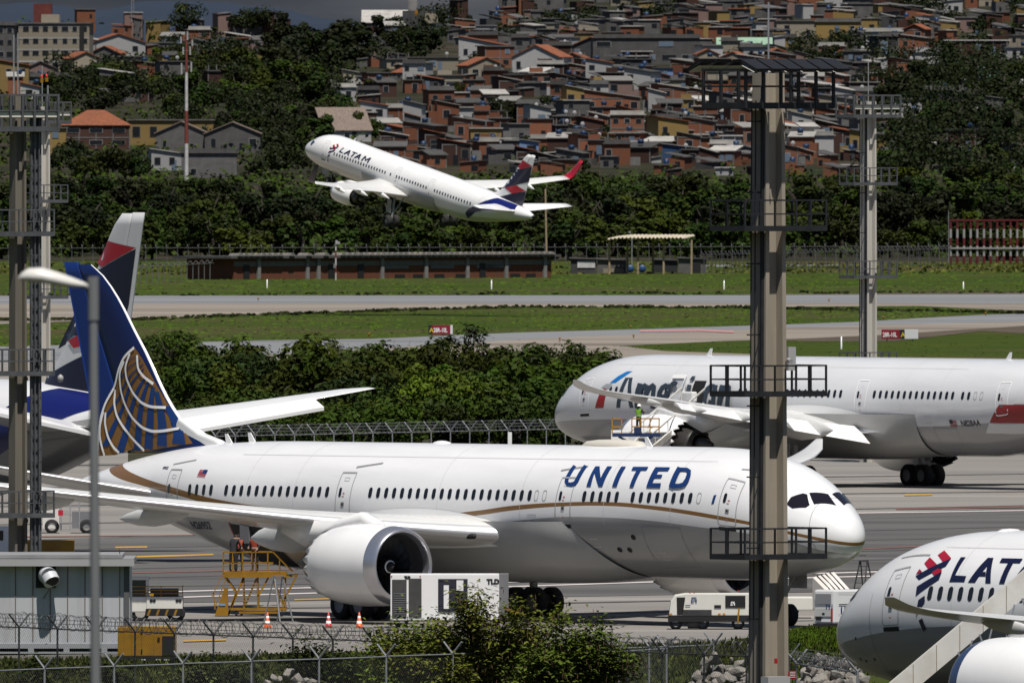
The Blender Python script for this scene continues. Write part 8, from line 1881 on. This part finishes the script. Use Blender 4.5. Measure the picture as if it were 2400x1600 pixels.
# ribbed cargo cover behind the van
s_ = 50.5; D = FPX / s_; a = P(1908, 1378, D); t = thing('cargo_cover', 'pale ribbed sloping canopy behind the white van under the jet nose', 'canopy', (a.x, D, P(1908, 1440, D).z * 0)); U = lambda x: (x - 1908) / s_; zz0 = CAMH - (1378 - YH) / s_
q = MB(); q.add([(U(1935), 0, zz0 - .1), (U(1992), 0, zz0 - .05), (U(1955), .8, zz0 + .75), (U(1905), .8, zz0 + .5), (U(1935), 0, 0.1), (U(1992), 0, .1), (U(1955), .8, .1), (U(1905), .8, .1)], [(0, 1, 2, 3), (4, 5, 1, 0), (5, 6, 2, 1), (6, 7, 3, 2), (7, 4, 0, 3)]); q.build('cover', mat('canopy_white', (.6, .58, .55), .5), t); q = MB()
for k in range(1, 5): f = k / 5; A_ = Vector((U(1935), -.02, zz0 - .08)).lerp(Vector((U(1992), -.02, zz0 - .03)), f); B_ = Vector((U(1905), .78, zz0 + .53)).lerp(Vector((U(1955), .78, zz0 + .78)), f); q.bar(A_, B_, .035)
q.build('rib', M_STEELD, t)

# scissor lift, mechanic and boarding stairs at the silver jet -----------------------------------------------
s_ = 39.4; D = FPX / s_; a = P(1435, 1030, D); zd = CAMH - (1021 - YH) / s_; t = thing('scissor_lift', 'blue scissor lift with yellow railings raised beside the silver jet engine', 'scissor lift', (a.x, D, 0)); U = lambda x: (x - 1435) / s_; Z = lambda y: CAMH - (y - YH) / s_
BLU = mat('lift_blue', (.012, .03, .10), .5); YR = mat('rail_amber', (.42, .20, .02), .5)
MB().boxr((0, 0, Z(1023)), (U(1548), 1.4, Z(1015))).build('deck', BLU, t); q = MB()
for y in (0.03, 1.37):
    for xa, xb in ((1435, 1457), (1481, 1545)):
        for yy in (981, 1000): q.bar((U(xa), y, Z(yy)), (U(xb), y, Z(yy)), .06)
        for x in np.linspace(xa, xb, 2 if xa == 1435 else 4): q.bar((U(x), y, Z(1016)), (U(x), y, Z(980)), .06)
q.bar((U(1545), 0, Z(981)), (U(1545), 1.4, Z(981)), .06); q.build('guard_rail', YR, t); MB().boxr((U(1486), -.03, Z(1016)), (U(1503), .25, Z(1001))).build('control_box', BLU, t); q = MB(); z0, z1 = Z(1023), .5; n = 3
for y in (.1, 1.3):
    for k in range(n):
        za, zb = z1 + (z0 - z1) * k / n, z1 + (z0 - z1) * (k + 1) / n; q.bar((U(1450), y, za), (U(1530), y, zb), .12); q.bar((U(1530), y, za), (U(1450), y, zb), .12)
q.build('scissor_arms', BLU, t); q = MB(); q.boxr((U(1440), 0, .2), (U(1545), 1.4, .6)); q.build('chassis', BLU, t)
for x in (1450, 1535): wheel(t, (U(x), .15, .25), .25, .2)
pz = Z(1016); person(Vector((a.x + U(1497), D + .7, pz)), R(-35), 'person in green hi-vis vest and white helmet on the scissor lift, looking up', dict(lean=.04, la=[(-.28, .12, 1.3), (-.2, .34, 1.48), (-.17, .42, 1.53)], ra=[(.28, .1, 1.2), (.24, .28, 1.32), (.2, .35, 1.38)]), VEST, True, 1.0, 'people')
def stairs(p0, p1, w, label, m, par_label='boarding stairs', steps=16, rail_h=1.0, brace=True):
    p0, p1 = Vector(p0), Vector(p1); d = p1 - p0; yw = math.atan2(d.y, d.x); Lh = math.hypot(d.x, d.y); H = d.z; t = thing('boarding_stairs', label, par_label, p0, yw); q = MB()
    for y in (-w / 2, w / 2): q.bar((0, y, .1), (Lh, y, H), .12, .40)
    q.build('stringer', m, t); q = MB()
    for k in range(steps): f = (k + .5) / steps; q.box((Lh * f, 0, H * f + .1), (Lh / steps, w, .05))
    q.build('steps', ALU, t); q = MB()
    for y in (-w / 2, w / 2):
        q.bar((0, y, rail_h), (Lh, y, H + rail_h), .07, .1)
        for k in range(9): f = k / 8; q.bar((Lh * f, y, H * f), (Lh * f, y, H * f + rail_h), .045)
    q.build('handrail', m, t)
    if brace:
        q = MB()
        for y in (-w / 2, w / 2): q.bar((Lh * .95, y, 0), (Lh * .92, y, H * .92), .12); q.bar((Lh * .55, y, 0), (Lh * .9, y, H * .85), .06); q.bar((Lh * .95, y, .1), (Lh * .55, y, H * .52), .06)
        q.boxr((Lh * .3, -w / 2, .3), (Lh, w / 2, .6)); q.build('truss', m, t)
    return t
WS = mat('stair_white', (.66, .65, .61), .45, .08, 1, dirt=((.35, .25, .15), .4, .6))
h_ = Vector((math.cos(R(126.3)), math.sin(R(126.3)), 0)); lf = Vector((-h_.y, h_.x, 0)); nz = Vector((3.114, 60000 / 37.7, 0))
door = nz - h_ * 17.8 + lf * 3.1; p1 = Vector((door.x, door.y, 4.9)); st = P(1388, 1055, FPX / 38.9); p0 = Vector((st.x, st.y, 0.1)); stairs(p0, p1, 1.5, 'white boarding stairs climbing to the open door of the silver jet', WS)
MB().boxr((-.0, -.0, 0), (1.1, 1.4, 2.6)).build('stair_housing', M_WHT, None, bevel=.05); o = bpy.context.scene.objects['stair_housing']; o.name = 'service_cabinet'; o.location = P(1432, 1085, FPX / 38.6) * 1; o.location.z = 1.0; tag(o, 'white service cabinet below the scissor lift platform', 'cabinet')
# stairs at the lower right jet
s_ = 65.9; D = FPX / s_; lo = P(2085, 1640, D); hi = P(2440, 1342, D); 
t = stairs((lo.x, lo.y, lo.z), (hi.x, hi.y, hi.z), 1.2, 'white boarding stairs with rust stains slanting across the jet at lower right', WS, steps=18, rail_h=.0, brace=False)
Lh = math.hypot(hi.x - lo.x, hi.y - lo.y); q = MB(); f0 = (hi.z - lo.z) / Lh
for y in (-.7, .7):
    V = [(-.8, y, -.35 - .8 * f0), (Lh, y, hi.z - lo.z - .35), (Lh, y, hi.z - lo.z + .62), (-.8, y, .62 - .8 * f0)]
    q.add([(v[0], v[1] - .04, v[2]) for v in V] + [(v[0], v[1] + .04, v[2]) for v in V], [(0, 1, 2, 3), (7, 6, 5, 4), (0, 4, 5, 1), (1, 5, 6, 2), (2, 6, 7, 3), (3, 7, 4, 0)])
q.build('side_panel', WS, t); q = MB()
for k in range(1, 7): x = Lh * k / 6.5; q.box((x, -.745, x * f0 + .12), (.02, .02, .94))
q.build('panel_joint', mat('joint_rust', (.18, .13, .08), .8), t); q = MB()
for k in range(4): x = Lh * (.45 + .14 * k); q.bar((x, -.8, x * f0 - .3), (x + .5, -.8, x * f0 - 1.6), .06); q.bar((x + .5, -.8, (x + .5) * f0 - .3), (x, -.8, x * f0 - 1.9), .06)
q.build('truss', M_STEEL, t)
# vehicles glimpsed under the tail at left
s_ = 46.0; D = FPX / s_; a = P(-20, 1150, D)
t = thing('service_truck', 'white service truck partly hidden by the laddered mast under the tail', 'truck', (a.x - .6, D, 0)); q = MB(); q.boxr((0, 0, .5), (1.6, 2, 1.9)); q.build('cab', M_WHT, t, bevel=.08); q = MB(); q.boxr((1.7, 0, .6), (4.8, 2.1, 1.2)); q.build('flatbed', M_YEL, t); MB().boxr((.3, -.03, 1.2), (1.2, -.002, 1.7)).build('window', M_GLASS, t)
for x in (.7, 3.4): wheel(t, (x, .2, .45), .45, .3)
s_ = 43.0; D = FPX / s_; a = P(100, 1135, D); t = thing('loader', 'white and grey baggage loader with red board below the navy tail', 'loader', (a.x, D, 0)); q = MB(); q.boxr((0, 0, .3), (.9, 2, 2.2)); q.build('cabin', CRM, t); q = MB(); q.boxr((1.6, 0, .3), (2.9, 2, 1.2)); q.build('platform', M_GREY, t); MB().boxr((.85, -.4, 1.0), (1.12, -.35, 1.3)).build('red_board', mat('board_red', (.45, .01, .03), .5), t); q = MB()
for x in (1.0, 1.5, 2.0, 2.7): q.bar((x, 0, .2), (x, 0, 2.4), .07)
q.bar((1, 0, 1.5), (2.8, 0, 1.5), .06); q.build('posts', M_STEEL, t); wheel(t, (.5, .1, .4), .4, .3); wheel(t, (2.4, .1, .4), .4, .3)

# ------------------------------------------------------------------ front fences, weeds, bush, boulders
def rail_pt(px, py, s_, h): D = FPX / s_; p = P(px, py, D); return Vector((p.x, p.y, p.z - h))
a = rail_pt(-45, 1446, 57.5, 2.2); b = rail_pt(1850, 1506, 61.0, 2.2); a.z = b.z = 0
fence([Vector((a.x, a.y, 0)), Vector((b.x, b.y, 0))], 'dark chain-link fence with razor wire coils running before the parked white jet', 2.2, .62, (b - a).length / 20.0, mat_=FD, coil=True, razor_r=.30, r=.042, chain=CHAIND)
a = rail_pt(-60, 1597, 62.5, 2.2); b = rail_pt(1672, 1535, 59.6, 2.2)
fence([Vector((a.x, a.y, 0)), Vector((b.x, b.y, 0))], 'pale front fence with bare forked posts along the bottom edge', 2.2, .55, (b - a).length / 10.6, wire=False, mat_=FM, r=.045, chain=CHAIN)
a = rail_pt(1338, 1530, 60.6, 2.2); b = rail_pt(1562, 1517, 60.0, 2.2)
fence([Vector((a.x, a.y, 0)), Vector((b.x, b.y, 0))], 'short fence panel run with forked posts right of the bush', 2.2, .55, (b - a).length / 2.0, wire=False, mat_=FM, r=.05, chain=CHAIN)
a = rail_pt(1865, 1502, 61.6, 2.2); b = rail_pt(2010, 1503, 62.6, 2.2)
fence([Vector((a.x, a.y, 0)), Vector((b.x, b.y, 0))], 'short fence beside the boulders right of the tall mast', 2.2, .6, (b - a).length / 1.2, mat_=FM, r=.05, chain=None, coil=True, razor_r=.22)
# bush with feathery leaves and brown pods
def feathery(px, py, wpx, hpx, s_, n, label, seed, leafm, pods=True, low=.1):
    D = FPX / s_; p = P(px, py, D); t = thing('bush', label, 'bush', (p.x, p.y, 0)); r = random.Random(seed); Wd, H = wpx / s_ / 2, hpx / s_; tb = MB(); tips = []
    for i in range(34):
        a_ = r.uniform(0, 6.283); q_ = r.random() ** .6; x = Wd * q_ * math.cos(a_); y = Wd * .6 * q_ * math.sin(a_); z = H * (1 - .55 * q_ * q_) * r.uniform(.55, 1.02); m_ = Vector((x * .45, y * .45, z * .55)); tb.tube((x * .12, y * .12, 0), m_, .05, 5, .03, caps=False); tb.tube(m_, (x, y, z), .03, 5, .012, caps=False); tips.append((m_, Vector((x, y, z))))
    tb.build('branches', BARK, t); V, Fc, Mi = [], [], []
    for i in range(n):
        m_, e = tips[r.randrange(len(tips))]; c = m_.lerp(e, r.uniform(.2, 1.05)) + Vector((r.gauss(0, .34), r.gauss(0, .34), r.gauss(0, .30)))
        if c.z < H * low * r.random(): c.z = abs(c.z) + .1
        a_ = r.uniform(0, 6.283); out = Vector((math.cos(a_), math.sin(a_), r.uniform(-.5, .5))).normalized(); sd = out.cross(Vector((r.uniform(-.5, .5), r.uniform(-.5, .5), 1))).normalized(); pod = pods and r.random() < .10; L_ = r.uniform(.16, .3)
        if pod: out = Vector((r.uniform(-.3, .3), r.uniform(-.3, .3), -1)).normalized(); sd = out.orthogonal().normalized(); w_ = .022
        else: w_ = .06
        k0 = len(V); V += [c, c + out * L_ * .5 + sd * w_, c + out * L_ + Vector((0, 0, -.05)), c + out * L_ * .5 - sd * w_]; Fc.append((k0, k0 + 1, k0 + 2, k0 + 3)); Mi.append(1 if pod else 0)
    me = bpy.data.meshes.new('crown'); me.from_pydata([tuple(v) for v in V], [], Fc); me.materials.append(leafm); me.materials.append(mat('pod_brown', (.09, .04, .03), .8, .3, 2)); me.polygons.foreach_set('material_index', Mi); link(bpy.data.objects.new('crown', me), t); return t
feathery(1130, 1685, 580, 285, 60.5, 14500, 'large feathery bush with brown seed pods in the middle foreground', 3, LEAF_BUSH)
feathery(1345, 1690, 340, 240, 60.8, 9000, 'right-hand feathery bush tangled with the pale fence', 4, LEAF_BUSH)
feathery(945, 1690, 240, 215, 60.2, 6000, 'low feathery bush at the left foot of the large one', 5, LEAF_BUSH, False)
for k, (x, h, n) in enumerate(((720, 150, 1300), (800, 130, 1100), (470, 70, 500), (90, 70, 500), (1430, 60, 500), (560, 60, 500), (250, 62, 400), (1700, 60, 500))): feathery(x, 1660 if h > 100 else 1610, 130, h, 59.5 if h > 100 else 58.5, n, ['straggly shrub at the fence left of the middle traffic cone','straggly shrub at the fence below the rightmost traffic cone','weedy shrub below the yellow generator','weedy shrub under the left end of the shed','weedy shrub right of the feathery bush','weedy shrub below the maintenance stand','weedy shrub at the shed corner foot','weedy shrub left of the tall mast foot'][k], 50 + k, (LEAF_DARK, LEAF_MID, LEAF_OLIVE)[k % 3], False)
r3 = random.Random(17); pts = []
for i in range(26000):
    x = r3.uniform(-60, 2060); lim = float(np.interp(x, [-60, 0, 600, 900, 1480, 1700, 1860, 2060], [1548, 1546, 1537, 1531, 1513, 1505, 1480, 1456])); y = lim + abs(r3.gauss(0, 1)) * 70
    if y > 1745: continue
    g = G(x, y); pts.append((g.x, g.y, 0))
tufts('weeds', pts[::4], .20, .08, GRASSD, 41, 'dark weedy growth between the front fences', 'weeds', 4); tufts('weeds', pts[1::4], .17, .08, GRASSY, 42, 'dry yellowish weeds between the front fences', 'weeds', 4); tufts('weeds', pts[2::6], .24, .14, LEAF_DARK, 43, 'broad-leaved weeds along the apron edge', 'weeds', 3)
pr_ = []
for i in range(2600): x = r3.uniform(1850, 2030); g = G(x, float(np.interp(x, [1850, 2030], [1482, 1462])) + abs(r3.gauss(0, 1)) * 22); pr_.append((g.x, g.y, 0))
tufts('grass', pr_, .2, .08, GRASSM, 44, 'bright grass strip behind the white van', blades=3)
# kerb at the apron edge
a = G(-60, 1549); b = G(620, 1540); o = MB().boxr((0, 0, 0), ((b - a).length, .5, .22)).build('kerb', mat('kerb_concrete', (.22, .205, .18), .9, .2, 1)); o.location = a; o.rotation_euler = (0, 0, yaw_between(a, b)); tag(o, kind='structure')
# boulders
RK = mat('boulder_grey', (.23, .215, .195), .95, .3, 1.6, dirt=((.12, .10, .08), .8, 1.4), bump=.6, bscale=4)
def rock_mesh(seed):
    r = random.Random(seed); bm = bmesh.new(); bmesh.ops.create_icosphere(bm, subdivisions=3, radius=1); cuts = [Vector((r.gauss(0, 1), r.gauss(0, 1), r.gauss(0, 1))).normalized() for i in range(14)]; lv = [r.uniform(.38, .8) for c in cuts]
    for v in bm.verts:
        p = v.co.copy()
        for c, l_ in zip(cuts, lv):
            d = p.dot(c)
            if d > l_: p -= c * (d - l_) * .93
        v.co = p * (1 + r.uniform(-.02, .02))
    me = bpy.data.meshes.new('boulder'); bm.to_mesh(me); bm.free(); me.materials.append(RK); return me
RM = [rock_mesh(i) for i in range(6)]
def heap(x0, x1, y0, s_, h, n, seed, lab):
    """boulders piled on a low bank"""
    r = random.Random(seed); D = FPX / s_
    for i in range(n):
        u = r.random(); x = x0 + (x1 - x0) * u; v = r.random(); base = P(x, 1600, D + v * 3.5); hz = h * (4 * u * (1 - u)) ** .5 * (1 - abs(v - .5)) * 1.0; k = r.uniform(.13, .36)
        o = link(bpy.data.objects.new('boulder', RM[r.randrange(6)])); o.location = (base.x, D + v * 3.5, hz * r.uniform(.55, 1.0)); o.scale = (k * 1.2, k, k * .85); o.rotation_euler = (r.uniform(0, 6), r.uniform(0, 6), r.uniform(0, 6)); tag(o, lab, 'boulder', lab)
heap(1862, 2050, 1600, 60.6, 2.3, 150, 1, 'pale angular boulder in the heap right of the tall mast')
heap(1622, 1775, 1600, 60.0, 1.9, 70, 2, 'pale angular boulder in the heap left of the tall mast')
heap(610, 740, 1600, 60.2, 1.7, 14, 3, 'pale boulder among the weeds below the cones')
